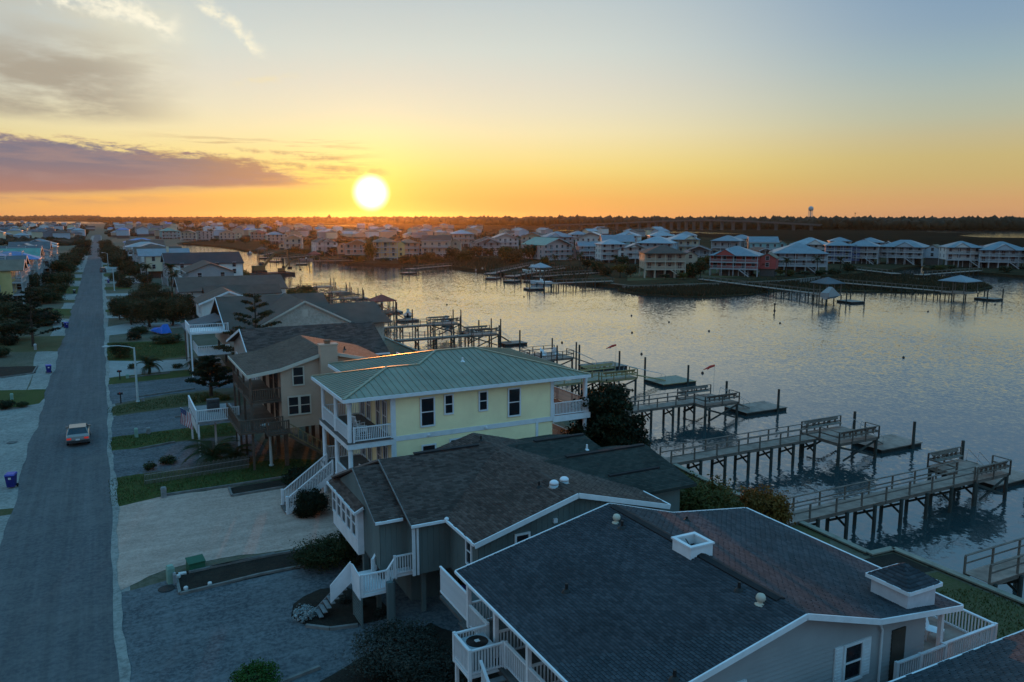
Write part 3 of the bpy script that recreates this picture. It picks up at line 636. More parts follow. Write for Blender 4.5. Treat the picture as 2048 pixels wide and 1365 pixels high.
# white ridge box with open top
bx, by, s = 19.22, 22.5, .53
rb = MB(A0)
for x0,x1,y0,y1 in ((bx-s,bx-s+.07,by-s,by+s),(bx+s-.07,bx+s,by-s,by+s),(bx-s+.07,bx+s-.07,by-s,by-s+.07),(bx-s+.07,bx+s-.07,by+s-.07,by+s)): rb.box(x0,x1,y0,y1,6.6,7.34)
for x0,x1,y0,y1 in ((bx-s-.05,bx-s+.1,by-s-.05,by+s+.05),(bx+s-.1,bx+s+.05,by-s-.05,by+s+.05),(bx-s+.1,bx+s-.1,by-s-.05,by-s+.1),(bx-s+.1,bx+s-.1,by+s-.1,by+s+.05)): rb.box(x0,x1,y0,y1,7.344,7.41)
rbo = rb.build('ridge_box', WHITE, hA); MB(A0).box(bx-s+.08,bx+s-.08,by-s+.08,by+s-.08,6.9,7.0).cyl((bx,by,7.0),(bx-.1,by+.3,7.35),.02).cyl((bx,by,7.0),(bx+.06,by,7.2),.1,.08).build('flue_pan', BLACK, rbo)
# pyramid-roofed cupola on the canal slope
cx_, cy_ = 25.35, 18.0; hx, hy = .9, .9
cu = MB(A0).box(cx_-hx+.14,cx_+hx-.14,cy_-hy+.14,cy_+hy-.14,5.3,6.36).build('cupola', mat('cupola_boards',(.58,.57,.60),.7,.08), hA)
ap = (cx_,cy_,7.02); cs = [(cx_-hx,cy_-hy,6.42),(cx_+hx,cy_-hy,6.42),(cx_+hx,cy_+hy,6.42),(cx_-hx,cy_+hy,6.42)]
cr_ = MB(A0).add(cs+[ap]+[(x,y,z-.1) for x,y,z in cs], [(0,1,4),(1,2,4),(2,3,4),(3,0,4),(8,7,6,5),(0,5,6,1),(1,6,7,2),(2,7,8,3),(3,8,5,0)]).build('cupola_roof', S_BLUE, cu)
for i,e in enumerate(((1,0,0),(0,1,0),(1,0,0),(0,1,0))): shingles(cr_, [cs[i],cs[(i+1)%4],ap], e, S_BLUE, 0, off=A0, seed=5+i)
fascia(cu, A0, [(cs[i],cs[(i+1)%4]) for i in range(4)], h=.14, w=.05)
def pipevent(house, off, x, y, z, m=BLACK, h=.35):
    MB(off).lathe([(.2,0),(.14,.08),(.06,.14),(.055,h),(.05,h)], (x,y,z)).build('vent_pipe', m, house, smooth=False)
def ballvent(house, off, x, y, z):
    m = mat('ball_vent', (.50,.47,.38), .5, .1)
    MB(off).lathe([(.2,0),(.19,.03),(.08,.06),(.08,.11),(.13,.14),(.165,.21),(.16,.29),(.12,.36),(.055,.39),(.015,.4)], (x,y,z), 14).build('ball_vent', m, house, smooth=True)
def onA(p):  # photo pixel on the street slope of house A
    d = ray(*p); k = (7.0-5.4)/(19.2-11.8); tt = (5.4-11.8*k-H)/(d[2]-k*d[0]); return CAM+d*tt
for p in ((1133,1184),(1244,1057),(1478,1182),(1349,1360)): q = onA(p); pipevent(hA, A0, q[0], q[1], q[2]-.03)
for p in ((1233,1045),(1521,1208)): q = onA(p); ballvent(hA, A0, q[0], q[1], q[2]-.03)
pipevent(hA, A0, 22.6, 26.9, 5.97, h=.25)
# street porch
dkA = MB(A0)
for i in range(19): dkA.box(11.95+i*.125, 12.06+i*.125, YA-2.2, YB+.2, 3.0, 3.06)
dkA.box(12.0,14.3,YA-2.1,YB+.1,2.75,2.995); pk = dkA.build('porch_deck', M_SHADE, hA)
for y in (17.0,19.9,22.6,25.2,27.7): link('porch_post', boxmesh(.16,.16,2.25,WHITE), None, hA, (12.2-A0[0], y-A0[1], 3.06))
for y in (15.5,18.2,21.2,24.2,27.7):
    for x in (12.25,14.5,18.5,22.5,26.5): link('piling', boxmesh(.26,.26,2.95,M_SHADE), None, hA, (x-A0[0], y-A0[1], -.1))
ys = [15.2,17.0,19.9,22.6,24.35]
for a, b in zip(ys, ys[1:]): railing(hA, (12.2,a,3.06), (12.2,b,3.06), WHITE, .98, .14, True, .045, A0)
railing(hA, (12.2,25.95,3.06), (12.2,27.7,3.06), WHITE, .98, .14, True, .045, A0)
railing(hA, (12.25,22.6,3.06), (14.3,22.6,3.06), WHITE, .98, .14, True, .045, A0)
railing(hA, (12.25,25.2,3.06), (14.3,25.2,3.06), WHITE, .98, .14, True, .045, A0)
# side privacy rail towards the next house
fscr = MB(A0).beam((12.25,27.9,4.35),(12.25,30.9,4.35),.09,.06).beam((12.25,27.9,3.2),(12.25,30.9,3.2),.06,.07).build('privacy_screen', WHITE, hA)
for i in range(26): link('picket', boxmesh(.03,.07,1.12,WHITE), None, fscr, (12.25-A0[0], 27.97+i*.115-A0[1], 3.2))
railing(hA, (12.3,27.75,3.06),(14.0,27.75,3.06), WHITE, .98,.14,True,.045,A0)
MB(A0).box(12.2,13.9,27.9,30.9,2.86,3.0).build('side_deck', M_SHADE, hA)
# air conditioner platform and stair
plat = MB(A0).box(10.75,12.1,24.5,25.9,2.9,3.02).build('equipment_platform', WHITE, hA)
for x,y in ((10.85,24.6),(10.85,25.8)): link('platform_post', boxmesh(.12,.12,2.95,WHITE), None, hA, (x-A0[0],y-A0[1],0))
for a,b in (((10.8,24.5,3.0),(10.8,25.9,3.0)),((10.8,24.5,3.0),(12.15,24.5,3.0)),((10.8,25.9,3.0),(12.15,25.9,3.0))): railing(hA, a, b, WHITE, 1.0, .12, True, .045, A0)
stA = MB(A0)
for i in range(15): stA.box(11.1,12.05,24.2-i*.26-.28,24.2-i*.26,2.86-i*.19,2.9-i*.19)
stA.beam((11.06,24.2,2.75),(11.06,20.3,-.1),.05,.26).beam((12.1,24.2,2.75),(12.1,20.3,-.1),.05,.26).build('stair', mat('grey_tread',(.2,.2,.2),.9), hA)
railing(hA, (11.05,24.1,2.85), (11.05,20.4,.05), WHITE, .95, .15, True, .045, A0, newel=False)
ac = thing('air_conditioner', 'grey air conditioning unit with black fan grille inside white railed platform', 'air conditioner', (11.42,25.2,3.02))
MB().box(-.44,.44,-.44,.44,0,.82).build('case', mat('ac_case',(.30,.34,.36),.5,.08), ac)
MB().box(-.49,.49,-.49,.49,.82,.87).build('top_cover', mat('ac_top',(.36,.40,.42),.5,.08), ac)
gr = MB()
for r_ in (.1,.16,.22,.28,.34,.39): 
    for i in range(16): gr.beam((r_*math.cos(i*math.pi/8),r_*math.sin(i*math.pi/8),.895),(r_*math.cos((i+1)*math.pi/8),r_*math.sin((i+1)*math.pi/8),.895),.012,.012)
gr.lathe([(.42,.872),(.42,.885),(.40,.885),(.02,.88)],(0,0,0),16).build('fan_grille', BLACK, ac)
MB().box(-.09,.09,-.09,.09,.90,.915).build('fan_cap', OFFW, ac)
# near gable wall openings
w_ = window(hA, (22.05-A0[0], YA+.425-A0[1], 3.75), 0, .8, 1.25)
for sxx in (21.36,22.74): 
    sh = MB(A0).box(sxx-.2,sxx+.2,YA+.42,YA+.466,3.68,5.08)
    for i in range(11): sh.box(sxx-.15,sxx+.15,YA+.405,YA+.42,3.74+i*.12,3.82+i*.12)
    sh.build('shutter', WHITE, hA)
MB(A0).box(24.05,24.75,YA+.42,YA+.468,3.05,5.0).build('door', mat('brown_door',(.06,.055,.045),.5), hA)
MB(A0).path([(23.3,YA+.38,5.45),(23.42,YA+.38,5.2),(23.42,YA+.38,3.0)],.045).build('downspout', WHITE, hA)
window(hA, (16.6-A0[0], YA+.425-A0[1], 3.75), 0, .9, 1.25)
MB(A0).box(25.9,29.8,YA+.2,YA+5,2.88,3.02).build('rear_deck', PLANK, hA)
for x,y in ((26.6,YA+.35),(26.6,YA+4.8)): link('porch_post', boxmesh(.15,.15,2.4,WHITE), None, hA, (x-A0[0],y-A0[1],3.02))
for x,y in ((26.2,YA+.5),(29.6,YA+.5),(29.6,YA+4.7),(26.2,YA+4.7)): link('piling', boxmesh(.2,.2,2.95,M_SHADE), None, hA, (x-A0[0],y-A0[1],-.05))
railing(hA, (23.95,YA+.1,3.0),(25.2,YA+.1,3.0), WHITE, .95,.12,True,.04,A0); railing(hA,(25.2,YA+.1,3.0),(26.6,YA+.1,3.0), WHITE,.95,.12,True,.04,A0)
MB(A0).box(23.9,26.65,YA+.05,YA+.48,2.9,3.0).build('side_deck', PLANK, hA)
railing(hA, (26.6,YA+.2,3.0),(29.75,YA+.2,3.0), WHITE,.95,.13,True,.04,A0); railing(hA,(29.75,YA+.2,3.0),(29.75,YA+4.9,3.0), WHITE,.95,.13,True,.04,A0)
for i,(x,y,a) in enumerate(((28.2,YA+1.6,.4),(28.5,YA+3.0,2.2))):
    ch = thing('deck_chair', ('white deck chair near the corner post','white deck chair with blue seat on rear deck')[i], 'chair', (x,y,3.02), a)
    MB().box(-.28,.28,-.28,.28,.38,.43).build('seat', (WHITE, mat('blue_cushion',(.03,.05,.16),.8))[i], ch); MB().slab([(-.28,.26,.42),(.28,.26,.42),(.28,.45,1.0),(-.28,.45,1.0)],.04,(0,1,0)).build('backrest', WHITE, ch)
    for lx in (-.25,.25):
        for ly in (-.25,.25): link('leg', boxmesh(.05,.05,.38,WHITE), None, ch, (lx,ly,0))
# corner of the next roof, lower right
N0 = (24,6,0)
hN = thing('beach_house', 'house with only its slate blue roof edge showing beyond the rear deck bushes', 'house', N0)
rq = [G(1785,1372,5.2), G(2060,1300,5.2)]
rn = [(rq[0][0]-6,rq[0][1]+.15,5.2),(34.5,rq[0][1]+.15,5.2),(34.5,rq[0][1]-6,6.8),(rq[0][0]-6,rq[0][1]-6,6.8)]
rN = MB(N0).slab(rn,.16).build('roof', S_BLUE, hN); shingles(rN, rn, (1,0,0), S_BLUE, 0, off=N0, seed=31)
fascia(hN, N0, [(rn[0],rn[1])], name='gutter'); MB(N0).box(rn[0][0]+.5,33.8,rn[2][1],rn[0][1]-.6,0,5.15).build('wall', M_GREYS, hN)
# ---- house B : grey-green boarded house with brown shingle roof
B0 = (18., 38., 0.)
hB = thing('beach_house', 'grey green boarded house with stepped brown shingle roofs and white stair', 'house', B0)
EZ = 5.0
def rp(*a): return list(a)
MF = [(13.95,31.0,EZ),(19.4,31.0,6.5),(19.4,43.2,6.5),(13.95,43.2,EZ)]; MBk = [(19.4,31.0,6.5),(24.9,31.0,EZ),(24.9,43.2,EZ),(19.4,43.2,6.5)]
GN = [(12.15,34.3,EZ),(19.2,34.3,EZ),(19.2,40.25,6.6),(12.5,40.25,6.6)]; GF = [(12.5,40.25,6.6),(19.2,40.25,6.6),(19.2,44.6,EZ-.1),(12.15,44.6,EZ-.1)]
G2N = [(10.75,35.5,EZ-.02),(12.6,35.5,EZ-.02),(12.6,40.3,6.32),(11.05,40.3,6.32)]; G2F = [(11.05,40.3,6.32),(12.6,40.3,6.32),(12.6,43.7,EZ-.1),(10.75,43.7,EZ-.1)]
G3 = [(10.55,38.3,4.55),(10.55,43.9,4.55),(11.5,43.9,5.05),(11.5,38.3,5.05)]
R1N = [(20.4,33.3,4.85),(28.6,33.3,4.85),(28.2,37.5,6.05),(20.4,37.5,6.05)]; R1F = [(20.4,37.5,6.05),(28.2,37.5,6.05),(28.6,41.6,4.85),(20.4,41.6,4.85)]
R2N = [(20.2,38.0,5.6),(26.0,38.0,5.6),(25.7,40.5,6.25),(20.2,40.5,6.25)]; R2F = [(20.2,40.5,6.25),(25.7,40.5,6.25),(26.2,45.5,4.95),(20.2,45.5,4.95)]
S_DKG = shingle_mat('dark_green_shingle', (.034,.042,.038), (.047,.055,.049), (.062,.068,.060))
rB = MB(B0).slab(MF,.15).slab(MBk,.15).slab(GN,.15).slab(GF,.15).slab(G2N,.15).slab(G2F,.15).slab(G3,.1).build('roof', S_BROWN, hB)
for i,(p,e,mm) in enumerate(((MF,(0,1,0),S_BROWN),(MBk,(0,1,0),S_BROWN),(GN,(1,0,0),S_BROWN),(GF,(1,0,0),S_BROWN),(G2N,(1,0,0),S_BROWN),(G2F,(1,0,0),S_BROWN),(G3,(0,1,0),S_BROWN))): shingles(rB, p, e, mm, 0, off=B0, seed=40+i)
rB2 = MB(B0).slab(R1N,.15).slab(R1F,.15).slab(R2N,.15).slab(R2F,.15).build('rear_roof', S_DKG, hB)
for i,p in enumerate((R1N,R1F,R2N,R2F)): shingles(rB2, p, (1,0,0), S_DKG, 0, off=B0, seed=60+i)
for p_,q_,w_,h_ in (((14.5,40.25,6.66),(18.4,40.25,6.66),.3,.07),((22.6,37.5,6.11),(28,37.5,6.11),.3,.07),((22.2,40.5,6.31),(25.6,40.5,6.31),.3,.07),((24,35.2,5.43),(27.4,35.2,5.43),.2,.1)): MB(B0).beam(p_,q_,w_,h_).build('ridge_vent', MATS['ridge_vent'], hB)
y = 30.97
fascia(hB, B0, [((13.95,y,EZ),(19.4,y,6.5)),((19.4,y,6.5),(24.9,y,EZ))], name='rake_board', h=.24)
for sg in ([((13.93,31,EZ),(13.93,34.3,EZ)),((12.15,34.28,EZ),(13.95,34.28,EZ))],[((10.75,35.48,EZ-.02),(12.15,35.48,EZ-.02))],[((10.53,38.3,4.55),(10.53,43.9,4.55)),((10.5,38.28,4.55),(11.0,38.28,4.8))],[((24.92,31,EZ),(24.92,33.3,EZ))]): fascia(hB, B0, sg, name='gutter', w=.09, h=.13)
fascia(hB, B0, [((12.14,34.3,EZ),(12.47,40.25,6.6)),((12.47,40.25,6.6),(12.14,44.6,EZ-.1)),((10.73,35.5,EZ-.02),(11.03,40.3,6.32)),((11.03,40.3,6.32),(10.73,43.7,EZ-.1))], mat('brown_trim',(.20,.18,.17),.7), name='rake_board', w=.04, h=.1)
MB(B0).lathe([(.11,0),(.12,.14),(.06,.2)],(13.95,34.25,4.95),8).build('gutter_cap', WHITE, hB)
FZ = 2.35
def bwall(poly, org, sd, nd_, inset=.08, name='wall'):
    n = Vector(nd_); q = [Vector(org)+Vector(sd)*s+Vector((0,0,z)) for s,z in poly]
    w = MB(B0).slab([tuple(v) for v in q], .12, tuple(-n)).build(name, M_TEAL, hB)
    boards(w, poly, Vector(org)-Vector(B0), sd, nd_, M_TEAL, .3, True, .016, 'wall_board'); return w
bwall([(0,FZ),(10.2,FZ),(10.2,4.9),(5.1,6.3),(0,4.9)], (14.3,31.35,0), (1,0,0), (0,-1,0))
bwall([(0,FZ),(3.3,FZ),(3.3,4.9),(0,4.9)], (14.3,34.65,0), (0,-1,0), (-1,0,0))
bwall([(0,FZ),(1.8,FZ),(1.8,4.9),(0,4.9)], (12.5,34.65,0), (1,0,0), (0,-1,0))
bwall([(0,FZ),(5.6,FZ),(5.6,6.35),(0,4.9)], (12.5,34.65,0), (0,1,0), (-1,0,0))
bwall([(0,FZ),(1.4,FZ),(1.4,4.88),(0,4.88)], (11.1,35.9,0), (1,0,0), (0,-1,0))
bwall([(0,FZ),(4.4,FZ),(4.4,6.15),(0,4.9)], (11.1,35.9,0), (0,1,0), (-1,0,0))
bwall([(0,FZ),(3.0,FZ),(3.0,4.8),(0,6.15)], (11.1,40.3,0), (0,1,0), (-1,0,0))
MB(B0).box(11.3,24.3,36.2,43.2,FZ,4.75).box(14.5,24.3,31.6,36.2,FZ,4.85).box(21,28,34,41,FZ,4.75).box(21,25.5,40,45,FZ,4.85).build('core_walls', M_TEAL, hB)
MB(B0).box(11.2,24.4,36.0,45.5,FZ-.25,FZ).box(14.4,24.4,31.5,36.0,FZ-.25,FZ).build('floor_frame', M_SHADE, hB)
bay = MB(B0).box(10.75,11.08,38.6,43.6,FZ-.2,4.5).build('bay', WHITE, hB)
for i in range(5): window(bay, (10.74-B0[0], 39.15+i*.98-B0[1], 3.05), -math.pi/2, .68, 1.3)
for p in ((11.15,34.7),(14.5,31.8),(18,31.8),(22,31.8),(11.2,38.8),(11.2,43.4),(14.5,36.5),(18,36.5),(22,36.5),(14.5,45),(20,45)): link('piling', boxmesh(.28,.28,FZ,M_TEAL), None, hB, (p[0]-B0[0],p[1]-B0[1],-.1))
MB(B0).box(12.9,15.5,36.6,41,0,FZ-.25).build('ground_store', M_TEAL, hB)
window(hB, (16.55-B0[0],31.31-B0[1],3.95),0,.62,.9,div=0); window(hB,(14.26-B0[0],32.3-B0[1],3.5),-math.pi/2,.5,1.2,div=1)
MB(B0).box(12.52,12.62,34.56,34.66,FZ,4.9).box(12.28,12.44,34.55,34.6,FZ,4.9).build('corner_board', WHITE, hB)
for x in (18.2,20.3): MB(B0).box(x,x+.2,31.2,31.33,5.15,5.35).build('wall_vent', WHITE, hB)
MB(B0).box(16.5,16.62,31.28,31.33,2.4,2.5).build('meter', WHITE, hB)
def onM(p):
    d = ray(*p); k = 1.5/5.45; tt = (EZ-13.95*k-H)/(d[2]-k*d[0]); return CAM+d*tt
for p in ((1108,974),(1154,972)):
    q = onM(p) if p[0] < 1120 else np.array((19.75,32.9,6.38))
    so_ = MB(B0).lathe([(.3,0),(.24,.06),(.22,.2)],(q[0],q[1],q[2]-.05),14).build('skylight_tube', STEEL, hB, smooth=True)
    MB(B0).lathe([(.24,0),(.22,.1),(.14,.17),(.03,.2)],(q[0],q[1],q[2]+.152),14).build('skylight_dome', mat('dome_plastic',(.75,.78,.82),.25,.05), so_, smooth=True)
q = onM((1078,975)); pipevent(hB, B0, q[0],q[1],q[2]-.03)
pipevent(hB, B0, 24.9, 38.9, 5.75, WHITE, .4); pipevent(hB, B0, 19.2, 41.6, 6.4)
# white entry stair and landings
E_ = 'entry_landing'
la = MB(B0).box(11.55,13.2,35.25,34.66 if False else 35.88,2.12,2.27).build('landing', WHITE, hB)
lb = MB(B0).box(9.85,11.25,35.05,37.6,1.55,1.7).build('landing', WHITE, hB)
for i in range(3): MB(B0).box(11.2+i*.13,11.45+i*.13,35.25,35.88,1.7+i*.17,1.86+i*.17).build('step', WHITE, hB)
railing(hB,(11.6,35.2,2.27),(13.2,35.2,2.27),WHITE,.95,.13,True,.045,B0); railing(hB,(11.2,35.1,1.75),(11.6,35.2,2.2),WHITE,.95,.13,True,.045,B0,newel=False); railing(hB,(9.9,35.1,1.7),(11.2,35.1,1.7),WHITE,.95,.13,True,.045,B0)
railing(hB,(10.9,36.6,1.7),(11.6,37.2,2.3),WHITE,.95,.13,True,.045,B0)
skirt = MB(B0).slab([(9.82,35.05,1.45),(9.82,36.3,1.45),(9.82,36.6,2.72),(9.82,36.2,2.8),(9.82,35.05,2.68)],.05,(-1,0,0)).slab([(9.8,36.6,2.8),(8.75,36.6,1.75),(8.75,36.6,.85),(9.8,36.6,1.7)],.06,(0,1,0)).build('stair_skirt', WHITE, hB)
st2 = MB(B0)
for i in range(8): st2.box(9.8-i*.2-.22,9.8-i*.2,36.68,37.6,1.5-i*.19,1.54-i*.19)
st2.beam((9.8,37.65,1.45),(8.15,37.65,0),.05,.24).build('lower_flight', MATS['grey_tread'], hB)
lat = MB(B0)
for z in np.arange(.1,1.5,.16): lat.beam((9.86,35.1,z),(9.86,36.5,z),.03,.09)
for yy in (35.1,36.5): lat.box(9.82,9.9,yy-.05,yy+.05,0,1.55)
lat.build('lattice_screen', M_TEAL, hB)
for p in ((11.5,35.35),(13.1,35.35),(11.15,36.5)): link('landing_post', boxmesh(.2,.2,2.12 if p[0] > 11.2 else 1.55,M_TEAL), None, hB, (p[0]-B0[0],p[1]-B0[1],0))
# ---- house C : yellow house with green metal roof
C0 = (21., 53.5, 0.); PI2 = math.pi/2
hC = thing('beach_house', 'two storey yellow house with green standing seam metal roof and white porches', 'house', C0)
YN, YF = 48.2, 59.6; XF, XB = 15.95, 27.9
wC = MB(C0).box(XF+.02,XB,YN+.02,YF,2.2,8.1).box(15.95,20,48.25,59.5,.0,2.2).build('wall', M_YEL, hC)
boards(wC, [(0,5.45),(XB-XF,5.45),(XB-XF,8.1),(0,8.1)], (XF-C0[0],YN-C0[1],0),(1,0,0),(0,-1,0),M_YEL,.135)
boards(wC, [(0,2.2),(XB-1.2-XF,2.2),(XB-1.2-XF,5.12),(0,5.12)], (XF-C0[0],YN-C0[1],0),(1,0,0),(0,-1,0),M_YEL,.135)
boards(wC, [(0,2.2),(8,2.2),(8,8.0),(0,8.0)], (XF-C0[0],YN-C0[1]+8.,0),(0,-1,0),(-1,0,0),M_YEL,.135)
MB(C0).box(XF-.04,XB+.04,YN-.07,YN-.002,5.12,5.45).build('band_board', WHITE, hC)
MB(C0).box(XF-.06,XF+.2,YN-.075,YN+.2,2.2,5.12).box(XF-.06,XF+.2,YN-.076,YN+.2,5.45,8.15).box(XB-.2,XB+.05,YN-.075,YN+.1,5.45,8.15).box(XB-1.4,XB-1.2,YN-.075,YN+.1,2.2,5.12).build('corner_board', WHITE, hC)
for x,w,z,h,dv in ((18.35,.85,5.95,1.8,1),(19.87,.5,6.6,1.2,1),(22.4,.52,6.55,1.22,1),(24.78,.82,5.9,1.85,1),(18.4,.85,3.0,1.55,1),(20.4,.85,3.2,1.5,1)): window(hC,(x-C0[0],YN-.065-C0[1],z),0,w,h,div=dv)
for x in (19.9-1.5,22.6): MB(C0).lathe([(.1,0),(.11,.1),(.06,.16)],(x,YN-.12,5.2),8).build('wall_lamp', WHITE, hC)
for k,z in enumerate((2.35,5.4)):
    for i,y in enumerate((49.6,51.0,53.2,54.6)): window(hC,(XF-.065-C0[0],y-C0[1],z+.15),-PI2,.75,1.95,div=2,name='porch_door')
RZ = 8.35; mn = dict(x0=14.9,x1=30.6,y0=47.5,y1=60.2); ry = 53.85; rz_ = 9.85
c = [(14.9,47.5,RZ),(30.6,47.5,RZ),(30.6,60.2,RZ),(14.9,60.2,RZ)]; ra, rb_ = (21.25,ry,rz_), (24.25,ry,rz_)
f0,f1,f2,f3 = (12.6,47.5,RZ),(12.6,55.9,RZ),(16.8,51.7,9.345),(22,51.7,9.345)
NSL = [f0,(30.6,47.5,RZ),rb_,ra]   # near slope of the main hip, trimmed below
s_ = (rz_-RZ)/6.35
# near plane: z = RZ + s*(y-47.5); front ridge at y 51.7 is on the same plane
nearp = [(12.6,47.5,RZ),(30.6,47.5,RZ),rb_,ra,(19.1,51.7,9.342),(16.8,51.7,9.342)]
backp = [(30.6,47.5,RZ),(30.6,60.2,RZ),rb_]
farp = [(30.6,60.2,RZ),(14.9,60.2,RZ),ra,rb_]
frontm = [(14.9,60.2,RZ),(14.9,55.9,RZ),(19.1,51.7,9.342),ra]
frontp = [(12.6,55.9,RZ),(12.6,47.5,RZ),(16.8,51.7,9.342)]
farf = [(14.9,55.9,RZ),(12.6,55.9,RZ),(16.8,51.7,9.342),(19.1,51.7,9.342)]
rC = MB(C0)
for p in (backp,farp,frontm,frontp,farf): rC.slab(p,.12)
rC.slab([(12.6,47.5,RZ),(30.6,47.5,RZ),rb_,ra],.12) if False else rC.slab([(12.6,47.5,RZ),(19.1,47.5,RZ),(19.1,51.7,9.342),(16.8,51.7,9.342)],.12).slab([(19.1,47.5,RZ),(30.6,47.5,RZ),rb_,ra,(19.1,51.7,9.342)],.12)
rC = rC.build('roof', M_SEAM, hC); rC['kind'] = 'part' if False else ''
del rC['kind']
def pan(p,e): panels(rC, [tuple(Vector(q)-Vector(C0)) for q in p], e, M_SEAM)
pan([(12.6,47.5,RZ),(19.1,47.5,RZ),(19.1,51.7,9.342),(16.8,51.7,9.342)],(1,0,0)); pan([(19.1,47.5,RZ),(30.6,47.5,RZ),rb_,ra,(19.1,51.7,9.342)],(1,0,0))
pan(backp,(0,1,0)); pan(farp,(1,0,0)); pan(frontm,(0,1,0)); pan(frontp,(0,1,0)); pan(farf,(1,0,0))
cap = mat('ridge_cap_metal',(.24,.25,.17),.4,.1)
for a,b in ((ra,rb_),((12.6,47.5,RZ),(16.8,51.7,9.342)),((12.6,55.9,RZ),(16.8,51.7,9.342)),((16.8,51.7,9.342),(19.1,51.7,9.342)),((19.1,51.7,9.342),ra),((30.6,47.5,RZ),rb_),((30.6,60.2,RZ),rb_),((14.9,60.2,RZ),ra)):
    MB(C0).beam(Vector(a)+Vector((0,0,.06)),Vector(b)+Vector((0,0,.06)),.2,.06).build('ridge_cap', cap, hC)
fascia(hC, C0, [((12.55,47.47,RZ),(30.63,47.47,RZ)),((30.63,47.5,RZ),(30.63,60.2,RZ)),((12.57,47.5,RZ),(12.57,55.9,RZ)),((12.6,55.92,RZ),(14.9,55.92,RZ)),((14.87,55.9,RZ),(14.87,60.2,RZ))], h=.22, name='fascia')
MB(C0).box(12.75,15.0,47.65,55.75,8.1,8.2).box(15.0,30.4,47.65,60.0,8.1,8.2).build('soffit', WHITE, hC)
MB(C0).path([(XF-.12,YN-.12,8.2),(XF-.12,YN-.12,2.4)],.05).build('downspout', WHITE, hC)
pipevent(hC, C0, 22.4, 51.6, 9.28, WHITE, .35)
colm = MB().lathe([(.21,0),(.21,.12),(.16,.16),(.15,2.2),(.135,5.0),(.14,5.35),(.19,5.42),(.19,5.6)],(0,0,0),14).mesh('column'); colm.materials.append(WHITE); colm.shade_smooth()
for y in (48.3,51.6,55.0):
    link('porch_column', cylmesh(.2,2.35,WHITE,14), None, hC, (13.15-C0[0],y-C0[1],0)); link('porch_column', colm, None, hC, (13.15-C0[0],y-C0[1],2.36))
for z,nm in ((5.4,'upper'),(2.35,'lower')):
    MB(C0).box(12.9,XF,48.0,55.3,z-.42,z-.05).build('porch_beam', WHITE, hC)
    pl_ = MB(C0)
    for i in range(24): pl_.box(12.85+i*.128,12.96+i*.128,47.95,55.35,z-.046,z)
    pl_.build('porch_floor', mat('brown_porch_floor',(.13,.11,.10),.8), hC)
for z in (5.4,2.35):
    railing(hC,(13.35,48.1,z),(15.85,48.1,z),WHITE,.95,.12,True,.045,C0); railing(hC,(13.1,48.5,z),(13.1,51.4,z),WHITE,.95,.12,True,.045,C0)
    if z > 3: railing(hC,(13.1,51.8,z),(13.1,54.8,z),WHITE,.95,.12,True,.045,C0)
    railing(hC,(13.35,55.15,z),(15.85,55.15,z),WHITE,.95,.12,True,.045,C0)
MB(C0).box(13.05,13.25,48.2,55.1,8.0,8.24).box(13.25,XF,48.15,48.35,8.0,8.24).build('porch_header', WHITE, hC)
# front stair
stc = MB(C0)
for i in range(12): stc.box(12.85-i*.27-.3,12.85-i*.27,51.9,53.4,2.2-i*.19,2.25-i*.19)
stc.build('stair_treads', MATS['brown_porch_floor'], hC)
for y in (51.85,53.45):
    MB(C0).beam((12.9,y,2.2),(9.7,y,.05),.06,.34).build('stringer', WHITE, hC); railing(hC,(12.85,y,2.3),(9.75,y,.12),WHITE,.95,.13,True,.045,C0)
for x,y in ((9.75,51.85),(9.75,53.45)): link('newel_post', boxmesh(.16,.16,1.25,WHITE), None, hC, (x-C0[0],y-C0[1],0))
# canal side porches
M_REDF = mat('redwood_floor',(.28,.13,.085),.8,.15)
for z in (5.4,2.35):
    MB(C0).box(XB,31.0,48.2,59.6,z-.25,z).build('rear_porch', M_REDF, hC)
    MB(C0).box(XB,31.05,48.1,48.19,z-.4,z+.02).build('band_board', WHITE, hC)
    railing(hC,(XB+.1,48.25,z),(30.9,48.25,z),WHITE,.95,.12,True,.045,C0); railing(hC,(30.95,48.3,z),(30.95,59.5,z),mat('rosy_white',(.62,.52,.47),.6),.95,.14,True,.045,C0)
for y in (48.4,53.9,59.4): link('porch_column', cylmesh(.16,8.1,WHITE,12), None, hC, (30.75-C0[0],y-C0[1],0))
for i,(x,y,z,a,nm) in enumerate(((14.4,50.6,5.4,1.9,'white rocking chair on upper yellow house porch beside the doors'),(14.3,49.4,5.4,1.3,'white rocking chair at the near end of the upper porch'),(14.5,49.3,2.35,1.6,'white rocking chair on the lower yellow house porch'),(29.4,51,2.35,-1.2,'white deck chair on lower canal side porch'),(29.2,52.6,2.35,-1.8,'second white deck chair on lower canal side porch'))):
    rk = thing('rocking_chair', nm, 'chair', (x,y,z), a)
    MB().box(-.27,.27,-.25,.25,.38,.42).build('seat', WHITE, rk)
    bk = MB()
    for k in range(6): bk.beam((-.25+k*.1,.24,.42),(-.25+k*.1,.45,1.15),.04,.02)
    bk.beam((-.28,.45,1.13),(.28,.45,1.13),.05,.08).build('backrest', WHITE, rk)
    for sx_ in (-.27,.27):
        MB().beam((sx_,-.25,.06),(sx_,-.25,.62),.04,.04).beam((sx_,.25,.06),(sx_,.25,.62),.04,.04).beam((sx_,-.3,.63),(sx_,.32,.63),.07,.03).build('arm', WHITE, rk)
        MB().path([(sx_,-.5,.1),(sx_,-.25,.03),(sx_,.1,.02),(sx_,.35,.06),(sx_,.55,.15)],.02).build('rocker', WHITE, rk)
